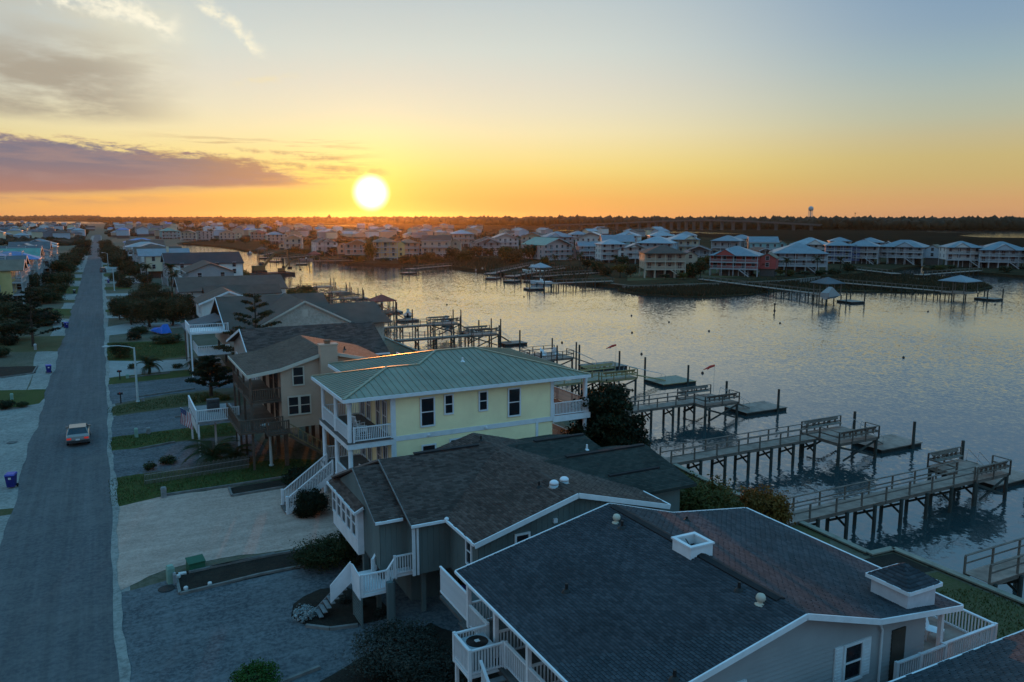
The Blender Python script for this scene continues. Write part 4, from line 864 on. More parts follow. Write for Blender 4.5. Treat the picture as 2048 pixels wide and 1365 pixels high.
# ---- house D : tan house with chimney
D0 = (15., 67., 0.); YD, YE = 62.4, 72.
hD = thing('beach_house', 'tan sided house on pilings with chimney and brown stained porches', 'house', D0)
wl_ = MB(D0).box(11.65,20,YD+.02,YE-.3,3.1,7.6).build('wall', M_TAN, hD)
gpoly = [(11.65,3.1),(20,3.1),(20,7.75),(15.3,8.85),(11.65,7.8)]
gablewall(wl_, D0, M_TAN, .12, gpoly, YD+.01, 'gable_wall')
boards(wl_, [(11.65,3.1),(20,3.1),(20,7.75),(15.3,8.85),(11.65,7.75)], (-D0[0],YD-D0[1],0),(1,0,0),(0,-1,0),M_TAN,.17)
DF = [(9.1,YD-.35,7.62),(11.6,YD-.35,7.95),(11.6,YE,7.95),(9.1,YE,7.62)]; DM = [(11.6,YD-.35,7.95),(15.3,YD-.35,9.05),(15.3,YE,9.05),(11.6,YE,7.95)]; DB = [(15.3,YD-.35,9.05),(20.6,YD-.35,7.75),(20.6,YE,7.75),(15.3,YE,9.05)]
rD = MB(D0).slab(DF,.14).slab(DM,.14).slab(DB,.14).build('roof', S_TAUPE, hD)
for i,p in enumerate((DF,DM,DB)): shingles(rD, p, (0,1,0), S_TAUPE, 0, ex=.2, tw=.4, off=D0, seed=80+i)
y = YD-.38; fascia(hD, D0, [((9.1,y,7.62),(11.6,y,7.95)),((11.6,y,7.95),(15.3,y,9.05)),((15.3,y,9.05),(20.6,y,7.75))], M_CREAM, h=.26, name='rake_board'); fascia(hD, D0, [((9.07,YD-.35,7.62),(9.07,YE,7.62))], M_CREAM, h=.2)
ch = MB(D0).box(14.65,16.0,YD-.75,YD-.04,3.1,9.55).box(14.58,16.07,YD-.82,YD+.03,9.55,9.68).build('chimney', M_TAN, hD)
boards(ch, [(14.65,3.1),(16.0,3.1),(16.0,9.5),(14.65,9.5)], (-D0[0],YD-.75-D0[1],0),(1,0,0),(0,-1,0),M_TAN,.17)
MB(D0).lathe([(.24,0),(.24,.18),(.32,.2),(.32,.28),(.1,.33)],(15.3,YD-.4,9.68),10).build('chimney_cap', mat('rusty_cap',(.20,.11,.07),.7), ch)
pipevent(hD, D0, 17.6, 65.5, 8.45)
window(hD,(13.0-D0[0],YD-.07-D0[1],6.55),0,.75,1.35,div=1,fm=M_CREAM); window(hD,(12.55-D0[0],YD-.07-D0[1],4.2),0,.72,1.35,div=1,fm=M_CREAM); window(hD,(13.47-D0[0],YD-.07-D0[1],4.2),0,.72,1.35,div=1,fm=M_CREAM)
MB(D0).box(9.3,11.65,YD+.1,YE-.4,5.25,5.4).build('upper_porch', M_BROWNW, hD); MB(D0).box(8.3,11.65,YD-.4,YE-.4,3.05,3.2).build('lower_porch', M_BROWNW, hD)
for a,b in (((9.4,YD+.1,5.4),(11.6,YD+.1,5.4)),((9.4,YD+.1,5.4),(9.4,YE-.5,5.4)),((8.4,YD-.35,3.2),(11.6,YD-.35,3.2)),((8.4,YD-.3,3.2),(8.4,YE-3,3.2))): railing(hD,a,b,M_BROWNW,.95,.16,True,.05,D0)
for y in (YD+.2,66,69,YE-.5):
    link('porch_post', boxmesh(.16,.16,7.55,M_BROWNW), None, hD, (9.4-D0[0],y-D0[1],0))
    for x in (11.9,15.5,19.5): link('piling', boxmesh(.28,.28,3.1,M_BROWNW), None, hD, (x-D0[0],y-D0[1],0))
for yy in (64.2,66.4,69.6): window(hD,(11.63-D0[0],yy-D0[1],5.5),-PI2,1.1,1.95,div=2,name='porch_door',fm=M_BROWNW); window(hD,(11.63-D0[0],yy-D0[1],3.35),-PI2,1.1,1.75,div=2,name='porch_door',fm=M_BROWNW)
sd_ = MB(D0)
for i in range(16): sd_.box(11.8+i*.26,12.1+i*.26,YD-1.6,YD-.6,3.0-i*.19,3.05-i*.19)
sd_.beam((11.8,YD-1.6,3.0),(16,YD-1.6,0),.05,.28).beam((11.8,YD-.62,3.0),(16,YD-.62,0),.05,.28).build('side_stair', M_BROWNW, hD)
MB(D0).box(10.2,11.8,YD-1.7,YD-.4,3.05,3.18).build('stair_landing', M_BROWNW, hD)
yst = mat('weathered_yellow_rail',(.24,.18,.09),.8); railing(hD,(11.8,YD-1.65,3.0),(16,YD-1.65,0),yst,.9,.4,True,.05,D0); railing(hD,(10.2,YD-1.65,3.2),(11.8,YD-1.65,3.2),M_BROWNW,.9,.16,True,.05,D0)
# white front deck beyond
MB(D0).box(5.9,9.3,68.2,74.5,2.75,2.9).build('front_deck', mat('grey_deck',(.25,.25,.25),.8), hD)
for a,b in (((5.9,68.2,2.9),(9.2,68.2,2.9)),((5.9,68.2,2.9),(5.9,74.5,2.9))): railing(hD,a,b,WHITE,1.0,.15,True,.05,D0)
MB(D0).box(5.86,5.9,68.2,74.4,2.0,2.72).build('deck_skirt', OFFW, hD)
for x,y in ((6,68.3),(9.1,68.3),(6,74.3),(7.6,71)): link('deck_post', boxmesh(.15,.15,2.75,WHITE), None, hD, (x-D0[0],y-D0[1],0))
ck = thing('grill', 'dark covered grill standing on the white front deck', 'grill', (7.6,71.8,2.9))
MB().box(-.5,.5,-.3,.3,0,.85).slab([(-.5,-.3,.85),(.5,-.3,.85),(.5,.3,.85),(-.5,.3,.85)],.02).build('cover', mat('grey_cover',(.07,.075,.08),.8), ck); MB().box(-.5,.5,-.3,.3,.87,1.1).build('lid', MATS['grey_cover'], ck)
# flag
fp = G(470,800,0); fl = thing('flag', 'american flag hanging from a pole on the white deck', 'flag', (5.85,68.9,3.3))
MB().cyl((0,0,0),(-1.1,-.1,.9),.025).build('pole', OFFW, fl)
def fpt(u,v): return (-1.1+u*.8+.04*math.sin(v*5+u*3), -.1-.07*math.sin(u*7+v*2), .9-u*.62-v*1.35)
stp = [MB(),MB(),MB()]
for i in range(13):
    for j in range(6):
        u0,u1,v0,v1 = i/13,(i+1)/13,j/6,(j+1)/6
        k = 2 if (i < 7 and j < 2) else (0 if i % 2 == 0 else 1)
        stp[k].slab([fpt(u0,v0),fpt(u1,v0),fpt(u1,v1),fpt(u0,v1)],.006,(0,-1,0))
stp[0].build('red_stripes', mat('flag_red',(.45,.03,.04),.8), fl); stp[1].build('white_stripes', mat('flag_white',(.7,.7,.7),.8), fl)
cn = stp[2].build('blue_canton', mat('flag_blue',(.02,.03,.14),.8), fl)
stars = MB()
for i in range(5):
    for j in range(5):
        p = Vector(fpt((i+.6+.35*(j%2))*7/13/5.6,(j+.5)*2/6/5)); stars.box(p.x-.012,p.x+.012,p.y-.03,p.y-.008,p.z-.012,p.z+.012)
stars.build('stars', MATS['flag_white'], cn)
# ------------------------------------------------------------------ other houses
WALLC = {'white':(.62,.62,.60),'pale blue':(.36,.44,.50),'grey':(.30,.31,.32),'beige':(.46,.38,.29),'pink':(.52,.40,.38),'red':(.42,.085,.075),'blue':(.10,.15,.30),'teal':(.20,.36,.36),'cream':(.56,.50,.36),'yellow':(.60,.46,.20),'tan':(.40,.32,.24),'slate':(.17,.20,.23),'peach':(.50,.32,.22),'dark blue':(.05,.08,.18)}
ROOFC = {'metal':(.155,.185,.215),'silver':(.25,.28,.31),'brown':(.11,.08,.065),'green':(.10,.26,.21),'grey':(.12,.125,.135),'black':(.045,.045,.05),'tan':(.20,.15,.11),'blue':(.10,.20,.42),'red':(.25,.07,.055)}
FTRIM = mat('far_trim', (.40,.41,.42), .6, .08, .5)
def wmat(c): return mat('siding_'+c.replace(' ','_'), WALLC[c], .75, .07, .6)
def rmat(c): return mat('roof_'+c, ROOFC[c], .42 if c in ('metal','silver','green','blue') else .85, .14, .5, spec=.5 if c in ('metal','silver') else .2)
def hip(mb, x0,x1,y0,y1,z,rise,t=.18):
    w,d = x1-x0,y1-y0; k = min(w,d)/2
    if w >= d: a,b = (x0+k*.98,(y0+y1)/2,z+rise),(x1-k*.98,(y0+y1)/2,z+rise)
    else: a,b = ((x0+x1)/2,y0+k*.98,z+rise),((x0+x1)/2,y1-k*.98,z+rise)
    c = [(x0,y0,z),(x1,y0,z),(x1,y1,z),(x0,y1,z)]; lo = [(x,y,z-t) for x,y,_ in c]
    f = [(0,1,5,4),(1,2,5),(2,3,4,5),(3,0,4)] if w >= d else [(0,1,4),(1,2,5,4),(2,3,5),(3,0,4,5)]
    return mb.add(c+[a,b]+lo, f+[(6,7,1,0),(7,8,2,1),(8,9,3,2),(9,6,0,3),(9,8,7,6)])
def gable(mb, x0,x1,y0,y1,z,rise,axis,t=.18):
    if axis == 'x': c = (y0+y1)/2; A = [(x0,y0,z),(x1,y0,z),(x1,c,z+rise),(x0,c,z+rise)]; B = [(x0,c,z+rise),(x1,c,z+rise),(x1,y1,z),(x0,y1,z)]
    else: c = (x0+x1)/2; A = [(x0,y0,z),(c,y0,z+rise),(c,y1,z+rise),(x0,y1,z)]; B = [(c,y0,z+rise),(x1,y0,z),(x1,y1,z),(c,y1,z+rise)]
    return mb.slab(A,t).slab(B,t)
def house(label, loc, rz, w, d, fl=2, wall='white', roof='metal', rt='hip', pil=2.6, fh=2.75, deck=1.8, rise=None, detail=2, group=None, trim=None, nwin=None, top_deck=False, stair=True, side='both', cross=False, chimney=False):
    """front faces local -y; origin at the middle of the front edge on the ground"""
    tr = trim or FTRIM; wm_, rm_ = wmat(wall), rmat(roof)
    t = thing('beach_house', label, 'house', loc, rz, group)
    zt = pil+fl*fh; ov = .45; rise = rise or min(w,d)*.19; cxo = ((len(label)*7)%5-2)*w*.09
    wall_o = MB().box(-w/2,w/2,deck,d,pil,zt); 
    if rt == 'gablex':
        for x in (-w/2,w/2-.1): wall_o.slab([(x,deck,zt),(x,d,zt),(x,(deck+d)/2,zt+rise*.95)],.1,(1,0,0))
    if rt == 'gabley': 
        for y in (deck,d-.1): wall_o.slab([(-w/2,y,zt),(w/2,y,zt),(0,y,zt+rise*.95)],.1,(0,1,0))
    wall_o = wall_o.build('wall', wm_, t)
    rb = MB(); y0r = -ov if detail and deck > .5 else deck-ov
    if rt == 'hip': hip(rb,-w/2-ov,w/2+ov,y0r,d+ov,zt,rise)
    elif rt == 'gablex': gable(rb,-w/2-ov,w/2+ov,deck-ov,d+ov,zt-.05,rise+.15,'x')
    elif rt == 'gabley': gable(rb,-w/2-ov,w/2+ov,y0r,d+ov,zt-.05,rise+.15,'y')
    elif rt == 'flat': rb.box(-w/2-ov,w/2+ov,y0r,d+ov,zt,zt+.2)
    if cross: gable(rb,cxo-w*.22,cxo+w*.22,y0r-.15,d*.5,zt+.1,rise*.7,'y')
    ro = rb.build('roof', rm_, t)
    if cross and detail: MB().slab([(cxo-w*.2,y0r+.05,zt+.08),(cxo+w*.2,y0r+.05,zt+.08),(cxo,y0r+.05,zt+rise*.66)],.1,(0,1,0)).build('gable_wall', wm_, ro)
    if chimney: MB().box(w*.2,w*.2+.9,d*.55,d*.55+.7,zt-.2,zt+rise+.8).build('chimney', wm_, ro)
    wing = detail and (len(label)*5+int(w*7)) % 3 != 0 and rt != 'flat'
    if wing:
        sg = 1 if (len(label)+int(w*3)) % 2 else -1; ww = w*.34; xa, xb = (w/2-.05, w/2+ww) if sg > 0 else (-w/2-ww, -w/2+.05); zw = zt-(.9 if fl > 1 else .5)-(fh if len(label) % 4 == 1 and fl > 1 else 0); ya = deck+1.6+(len(label) % 3)*.8
        wg = MB().box(xa,xb,ya,d*.9,pil,zw).slab([(xa,ya,zw),(xb,ya,zw),((xa+xb)/2,ya,zw+ww*.3)],.1,(0,1,0)).build('wing', wm_, t)
        gable(MB(),xa-.35,xb+.35,ya-.4,d*.9+.3,zw-.05,ww*.34,'y').build('wing_roof', rm_ if len(label) % 2 else rmat(('grey','brown','tan','metal')[len(label) % 4]), wg)
        if detail > 0:
            for zz__ in ([pil] if zw < pil+fh*1.2 else [pil, pil+fh]): window(wg, ((xa+xb)/2, ya-.02, zz__+.8), 0, 1.1, 1.3, tr, 1)
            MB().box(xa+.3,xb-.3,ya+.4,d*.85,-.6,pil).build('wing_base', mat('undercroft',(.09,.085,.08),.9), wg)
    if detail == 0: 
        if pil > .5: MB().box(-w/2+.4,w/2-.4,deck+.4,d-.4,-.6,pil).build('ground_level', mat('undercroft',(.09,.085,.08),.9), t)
        return t
    if rt != 'hip': fascia(ro, None, [((-w/2-ov,y0r-.03 if rt=='gabley' else deck-ov,zt-.05),(w/2+ov,y0r-.03 if rt=='gabley' else deck-ov,zt-.05))] if rt != 'gabley' else [((-w/2-ov,y0r-.03,zt-.05),(0,y0r-.03,zt+rise+.1)),((0,y0r-.03,zt+rise+.1),(w/2+ov,y0r-.03,zt-.05))], tr, h=.3)
    if pil > .5:
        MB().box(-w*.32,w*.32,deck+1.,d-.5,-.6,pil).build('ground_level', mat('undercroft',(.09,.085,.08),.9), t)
        nx = max(2,int(w/3.2))
        for i in range(nx+1):
            for yy in (deck+.2,d-.2): link('piling', boxmesh(.3,.3,pil+.6,tr), None, t, (-w/2+.15+(w-.3)*i/nx,yy,-.6))
    if deck > .5:
        nx = max(2,int(w/3.4))
        for k in range(fl): MB().box(-w/2,w/2,.0,deck,pil+k*fh-.25,pil+k*fh).build('deck', tr, t)
        for i in range(nx+1): link('porch_post', boxmesh(.22,.22,zt+.6-.19 if rt!='gablex' else pil+(fl-1)*fh+.6,tr), None, t, (-w/2+.12+(w-.24)*i/nx,.12,-.6))
        for k in range(fl):
            z = pil+k*fh; r = MB().beam((-w/2,.08,z+1.),(w/2,.08,z+1.),.12,.1).beam((-w/2,.08,z+.1),(w/2,.08,z+.1),.08,.1)
            for s in (-1,1): r.beam((s*(w/2-.06),.1,z+1.),(s*(w/2-.06),deck,z+1.),.1,.1)
            n = int(w/.3)
            for i in range(n): x = -w/2+w*(i+.5)/n; r.box(x-.035,x+.035,.06,.1,z+.1,z+1.)
            r.build('railing', tr, t)
    nw = nwin or max(2,int(w/3.1))
    for k in range(fl):
        z = pil+k*fh
        for i in range(nw):
            big = (i+k) % 3 == 0 and deck > .5
            window(t, (-w/2+w*(i+.5)/nw, deck-.02, z+(.25 if big else .8)), 0, 1.25 if big else 1.0, 1.95 if big else 1.35, tr, 2 if big else 1)
        ns = max(1,int((d-deck)/4.0))
        for i in range(ns):
            y = deck+(d-deck)*(i+.5)/ns
            if side in ('both','left'): window(t, (-w/2-.02,y,z+.85), -PI2, .9, 1.3, tr, 1)
            if side in ('both','right'): window(t, (w/2+.02,y,z+.85), PI2, .9, 1.3, tr, 1)
    if stair and pil > 1 and deck > .5:
        sm = MB(); x0 = w*.12; n = int(pil/.2)
        for i in range(n): sm.box(x0+i*.28,x0+.3+i*.28,-1.1,-.1,pil-.2-i*.2,pil-.14-i*.2)
        sm.beam((x0,-1.12,pil+.8),(x0+n*.28,-1.12,.8),.08,.1).beam((x0,-1.12,pil-.1),(x0+n*.28,-1.12,-.1),.08,.3).build('stair', tr, t)
    if top_deck:
        r = MB(); zz_ = zt+rise*.4
        r.box(-w*.25,w*.25,d*.3,d*.7,zz_,zz_+.25)
        for a,b in (((-w*.25,d*.3),(w*.25,d*.3)),((w*.25,d*.3),(w*.25,d*.7)),((w*.25,d*.7),(-w*.25,d*.7)),((-w*.25,d*.7),(-w*.25,d*.3))): r.beam((*a,zz_+1.15),(*b,zz_+1.15),.12,.12).beam((*a,zz_+.7),(*b,zz_+.7),.06,.06); r.box(a[0]-.12,a[0]+.12,a[1]-.12,a[1]+.12,zz_,zz_+1.5)
        r.build('roof_deck', tr, t)
    return t
def at_px(pl, pr, pb, z=-.75):
    c = G((pl+pr)/2, pb, z); w = (pr-pl)/F*proj(c)[2]; return c, w
def house_px(label, pl, pr, pb, pt, turn=0., z=-.75, d=None, **k):
    """a house whose front spans photo columns pl..pr and stands at row pb; height from row pt"""
    c, w = at_px(pl, pr, pb, z); view = math.atan2(c[0], c[1]); rz = -view+math.radians(turn)
    w = w*max(.6, 1.04-.4*abs(math.sin(math.radians(turn)))); hh = (pb-pt)/F*proj(c)[2]
    fl = k.pop('fl', 2); pil = k.pop('pil', 2.5); rise = k.pop('rise', min(w, d or w*.9)*.21); k.setdefault('cross', len(label)%3 == 0)
    fh = max(2.3, (hh-pil-rise*.8)/fl)
    return house(label, tuple(c), rz, w, d or w*.95, fl=fl, pil=pil, fh=fh, rise=rise, **k)
# far shore, from the red house outwards
house_px('red house with white two level decks and centre gable across the canal', 1418, 1513, 553, 498, -8, wall='red', roof='metal', cross=True, fl=2, pil=2.6)
house_px('beige three level house with tall columns and wide hip roof across the canal', 1288, 1372, 557, 495, 10, wall='beige', roof='brown', trim=mat('beige_trim',(.50,.42,.33),.7), fl=2, pil=3.0)
house_px('white and grey house with tall glazed bays right of the red house', 1548, 1652, 548, 492, 8, wall='pale blue', roof='metal', rt='hip', fl=2, pil=2.8)
house_px('pale pink three storey house with green roof and dark windows', 1078, 1156, 521, 482, 32, wall='pink', roof='green', rt='gabley', fl=3, pil=.4, d=22, deck=1.6)
house_px('dark slate house between the pink and white houses', 1158, 1200, 521, 487, 12, wall='slate', roof='metal', rt='gablex', fl=2, pil=2.2)
house_px('white house with long outside stair and metal roof', 1200, 1254, 526, 484, 16, wall='white', roof='silver', fl=3, pil=1.5)
house_px('white narrow house tucked behind the beige house', 1252, 1290, 528, 490, 8, wall='white', roof='metal', rt='gabley', fl=2, pil=2.5)
house_px('grey gabled house between the beige and red houses', 1376, 1418, 540, 494, -4, wall='slate', roof='black', rt='gabley', fl=2, pil=2.5)
house_px('blue grey three level house with open decks behind the white stairs', 1652, 1700, 528, 486, 4, wall='blue', roof='metal', fl=3, pil=1.2)
house_px('grey decked house second along the creek', 1692, 1752, 528, 484, -6, wall='grey', roof='metal', fl=2, pil=2.6)
house_px('pale blue hip roofed house at the end of the creek row', 1756, 1842, 529, 484, -14, wall='pale blue', roof='metal', fl=2, pil=3., d=14)
house_px('white house with screened porch beyond the creek', 1893, 1962, 535, 486, 16, wall='white', roof='metal', fl=2, pil=3.)
house_px('pale house with double decks and small gable beyond the creek', 1962, 2050, 537, 488, 10, wall='pale blue', roof='metal', cross=True, fl=2, pil=2.5)
house_px('slate house at the outer edge of the far creek bank', 2056, 2120, 540, 490, 10, wall='slate', roof='metal', fl=2, pil=2.5)
house_px('red house side wing with narrow bays', 1516, 1542, 545, 498, 20, wall='grey', roof='brown', rt='gabley', fl=2, pil=2.5, d=12)
# second row beyond, mostly roofs
for i,(a,b,pb,pt,wc,rc,rt) in enumerate([(1420,1478,520,474,'grey','metal','hip'),(1500,1556,521,477,'teal','metal','gablex'),(1580,1650,518,479,'white','silver','hip'),(1340,1400,515,471,'cream','silver','hip'),(1270,1345,517,476,'pale blue','silver','hip'),(1205,1270,511,474,'teal','metal','gablex'),(1150,1212,502,467,'white','silver','gabley'),(1090,1150,500,466,'pale blue','metal','hip'),(1040,1088,498,467,'cream','brown','gabley'),(985,1038,500,470,'white','metal','gabley'),(952,992,505,476,'grey','brown','gabley'),(905,950,494,462,'tan','silver','hip'),(1225,1275,493,465,'white','silver','hip'),(1300,1350,491,466,'grey','silver','hip'),(1350,1390,490,466,'white','metal','hip'),(1140,1180,489,464,'white','metal','hip'),(1455,1500,500,472,'teal','metal','hip'),(1660,1700,512,477,'white','metal','hip'),(1712,1760,514,478,'pale blue','metal','hip')]):
    house_px('%s house with %s %s roof in the second row past the far shore'%(wc,rc,{'hip':'hipped','gablex':'side gable','gabley':'front gable'}[rt]), a, b, pb, pt, (-12,8,-5,14)[i%4], wall=wc, roof=rc, rt=rt, fl=2, pil=2.4, detail=1, stair=False, group='second row houses across the canal')
# sunlit stretch of the far shore
for i,(a,b,pb,pt,wc,rc,rt,fl,lab) in enumerate([(748,796,521,477,'yellow','tan','hip',3,'yellow three level house with white columns beneath the setting sun'),(690,742,518,482,'peach','tan','gabley',2,'peach gabled house in the sun glow with tall windows'),(632,668,512,478,'white','brown','gabley',2,'white house with outside stair left of the peach house'),(570,604,504,472,'cream','tan','gabley',2,'cream house with many windows above the far canal'),(800,838,516,480,'peach','tan','hip',2,'peach hip roofed house beside the yellow three level house'),(842,900,516,474,'tan','brown','gablex',2,'tan house with large brown roof behind shore trees'),(950,1005,512,483,'grey','brown','gabley',2,'grey gabled house with raised porch by the shore trees'),(440,470,483,462,'cream','tan','gabley',2,'cream house with white porch at the canal bend'),(397,427,482,459,'white','metal','flat',3,'white three level house with roof terrace at the canal bend'),(362,392,483,462,'cream','tan','gabley',2,'small cream gabled house at the canal bend'),(325,355,480,458,'teal','green','hip',2,'teal house with green roof at the canal end'),(502,532,482,462,'peach','red','hip',2,'peach house with red roof above the far canal'),(535,568,488,465,'cream','metal','hip',2,'cream house with metal roof above the far canal')]):
    house_px(lab, a, b, pb, pt, (6,-8,12,-4)[i%4], wall=wc, roof=rc, rt=rt, fl=fl, pil=1.2 if fl==3 else 2.2, detail=2 if b-a > 30 else 1, d=12)
# distant houses, one thing each
rnd = random.Random(11); placed = []
def far_group(n, xs, ys, wcs, rcs, where, zb=-.75):
    k = 0; tries = 0
    while k < n and tries < n*30:
        tries += 1; x = rnd.uniform(*xs); y = rnd.uniform(*ys); g = G(x, y, zb)
        if any((g[0]-q[0])**2+(g[1]-q[1])**2 < 13**2 for q in placed): continue
        if abs(g[0]+3.7) < 15 and zb == 0: continue
        placed.append(g); wc = rnd.choice(wcs); rc = rnd.choice(rcs); rt = rnd.choice(('hip','gabley','gablex','hip'))
        house('distant %s house with %s %s roof %s'%(wc,rc,{'hip':'hipped','gablex':'side gable','gabley':'front gable'}[rt],where), tuple(g), rnd.choice((0,PI2,-PI2,math.pi))+rnd.uniform(-.1,.1), rnd.uniform(8,13), rnd.uniform(9,14), fl=rnd.choice((2,2,1)), wall=wc, roof=rc, rt=rt, pil=rnd.uniform(2,2.8), deck=1.5, detail=0, group='distant houses '+where, chimney=rnd.random() < .12)
        k += 1
far_group(62, (560,1000), (456,484), ['white','tan','peach','grey','cream','pink'], ['brown','tan','metal','silver','grey'], 'in the sun glow across the canal')
far_group(18, (1000,1400), (469,482), ['white','pale blue','cream','grey'], ['silver','metal','metal','brown'], 'at the marsh edge')
far_group(70, (215,560), (446.5,478), ['white','cream','grey','pale blue','tan','slate'], ['brown','grey','metal','silver','blue','tan'], 'right of the road end', 0.)
far_group(72, (-30,172), (446.5,486), ['white','grey','cream','slate','pale blue','tan'], ['grey','brown','metal','black','silver'], 'left of the road end', 0.)
# left-hand row along the road
LEFT = [('yellow','tan','gabley','yellow gabled house behind the pine shrubs left of the road'),('white','grey','gabley','white house with grey roof and sunlit porch posts by the road'),('white','blue','gablex','white house with bright blue metal roof and roof deck'),('pale blue','blue','hip','pale blue house with tall white deck rails'),('white','green','gabley','white house with green gable beyond the blue roofs'),('cream','grey','gabley','cream house with upper deck and grey gable'),('white','grey','hip','white hip roofed house with corner roof deck'),('grey','metal','gablex','grey house with pale metal roof behind roadside trees'),('pale blue','grey','gabley','pale blue gabled house behind roadside trees'),('white','silver','hip','white house with silver roof far along the road'),('slate','grey','gablex','slate house with side gable far along the road'),('cream','metal','hip','cream house with metal hip roof far along the road')]
for i,(wc,rc,rt,lab) in enumerate(LEFT):
    house(lab, (-16.5-(i%3)*.8,214+i*18,0), PI2, 10.5+i%3, 13, fl=2, wall=wc, roof=rc, rt=rt, pil=2.5, deck=2., top_deck=i in (1,2,3,5,6), detail=2 if i < 6 else 1, stair=i%2==0, side='both')
# right-hand row past the tan house
E0 = (18.5,84.5,0); hE = thing('beach_house', 'house with one broad brown roof ridge behind the tan house', 'house', E0)
EN = [(11.6,76.5,6.0),(25.2,76.5,6.0),(25.9,84.5,8.25),(11.9,84.5,8.25)]; EF = [(11.9,84.5,8.25),(25.9,84.5,8.25),(25.2,92.5,6.0),(11.6,92.5,6.0)]
rE = MB(E0).slab(EN,.15).slab(EF,.15).build('roof', S_BROWN, hE); shingles(rE, EN, (1,0,0), S_BROWN, 0, ex=.25, tw=.5, off=E0, seed=90); shingles(rE, EF, (1,0,0), S_BROWN, 0, ex=.3, tw=.6, off=E0, seed=91)
wE = MB(E0).box(12.3,24.9,77.1,92,2.6,5.95).slab([(12.3,77.1,5.9),(12.3,91.9,5.9),(12.3,84.5,8.1)],.1,(1,0,0)).slab([(24.8,77.1,5.9),(24.8,91.9,5.9),(24.8,84.5,8.1)],.1,(1,0,0)).build('wall', mat('siding_taupe',(.34,.30,.27),.8), hE)
fascia(hE, E0, [((11.57,76.5,6.0),(11.87,84.5,8.25)),((11.87,84.5,8.25),(11.57,92.5,6.0))], name='rake_board', h=.24); fascia(hE, E0, [((11.6,76.47,6.),(25.2,76.47,6.))], name='gutter', h=.16)
for y in (79,82,87,90): window(hE,(12.28-E0[0],y-E0[1],3.5),-PI2,1.,1.4)
for x in (13,17,21,24.5):
    for y in (77.5,84.5,91.5): link('piling', boxmesh(.28,.28,2.7,M_SHADE), None, hE, (x-E0[0],y-E0[1],-.05))
MB(E0).box(24.9,30.5,78,90,2.4,2.55).build('rear_deck', PLANK, hE)
railing(hE,(25,78,2.55),(30.5,78,2.55),WHITE,1.,.2,False,.05,E0); railing(hE,(30.5,78,2.55),(30.5,90,2.55),WHITE,1.,.2,False,.05,E0)
F0 = (20,110,0); hF = thing('beach_house', 'house with brown roof and light gabled end wall behind the pine tree', 'house', F0)
FNp = [(13,104.5,5.6),(27.5,104.5,5.6),(27.5,113,9.0),(13,113,9.0)]; FFp = [(13,113,9.),(27.5,113,9.),(27.5,121,5.6),(13,121,5.6)]
gY = 101.5; ga = GY(609,602,gY); gb = GY(696,643,gY); gx = ga[0]; hw_ = gb[0]-gx
GA = [(gx-hw_-.3,gY-.3,gb[2]),(gx,gY-.3,ga[2]),(gx,114,ga[2]),(gx-hw_-.3,114,gb[2])]; GB = [(gx,gY-.3,ga[2]),(gx+hw_+.3,gY-.3,gb[2]),(gx+hw_+.3,114,gb[2]),(gx,114,ga[2])]
rF = MB(F0).slab(FNp,.15).slab(FFp,.15).slab(GA,.15).slab(GB,.15).slab([(26.5,105,5.3),(35,105,5.3),(34.4,111,7.6),(26.5,111,7.6)],.15).slab([(26.5,111,7.6),(34.4,111,7.6),(35,117,5.3),(26.5,117,5.3)],.15).build('roof', rmat('brown'), hF)
wF = MB(F0).box(13.6,27.2,105.2,120.4,2.6,5.7).slab([(gx-hw_,gY,2.6),(gx+hw_,gY,2.6),(gx+hw_,gY,gb[2]-.1),(gx,gY,ga[2]-.15),(gx-hw_,gY,gb[2]-.1)],3.8,(0,1,0)).box(27,34.2,106,116,2.6,5.4).build('wall', mat('siding_oat',(.44,.38,.32),.8), hF)
boards(wF, [(gx-hw_,2.6),(gx+hw_,2.6),(gx+hw_,gb[2]-.1),(gx,ga[2]-.15),(gx-hw_,gb[2]-.1)], (-F0[0],gY-F0[1],0),(1,0,0),(0,-1,0),mat('siding_oat'),.28)
MB(F0).box(gx-.35,gx+.35,gY-.06,gY-.035,ga[2]-2.0,ga[2]-1.1).build('gable_vent', M_CREAM, hF)
fascia(hF, F0, [((12.97,104.5,5.6),(12.97,113,9.)),((12.97,113,9.),(12.97,121,5.6))], name='rake_board', h=.26); fascia(hF, F0, [(tuple(GA[0]),tuple(GA[1])),(tuple(GB[0]),tuple(GB[1]))], name='rake_board', m=M_CREAM, h=.22)
for x in (14,20,26): 
    for y in (105.5,113,120): link('piling', boxmesh(.28,.28,2.7,M_SHADE), None, hF, (x-F0[0],y-F0[1],-.05))
for z,x0 in ((5.5,8.8),(2.8,9.6)):
    MB(F0).box(x0,13.5,104,109,z-.2,z).build('front_deck', WHITE, hF)
    for a,b in (((x0,104,z),(13.3,104,z)),((x0,104,z),(x0,109,z))): railing(hF,a,b,WHITE,1.,.2,False,.06,F0)
for y in (104.1,108.9): link('deck_post', boxmesh(.18,.18,5.4,WHITE), None, hF, (8.9-F0[0],y-F0[1],0))
MB(F0).box(9.5,13.2,109.5,117,5.0,5.2).slab([(8.8,109,5.1),(13.4,109,6.4),(13.4,117.5,6.4),(8.8,117.5,5.1)],.12).build('porch_roof', rmat('grey'), hF)
for y in (109.8,113.3,116.8): link('porch_post', boxmesh(.16,.16,5.1,TREAT), None, hF, (9.3-F0[0],y-F0[1],0))
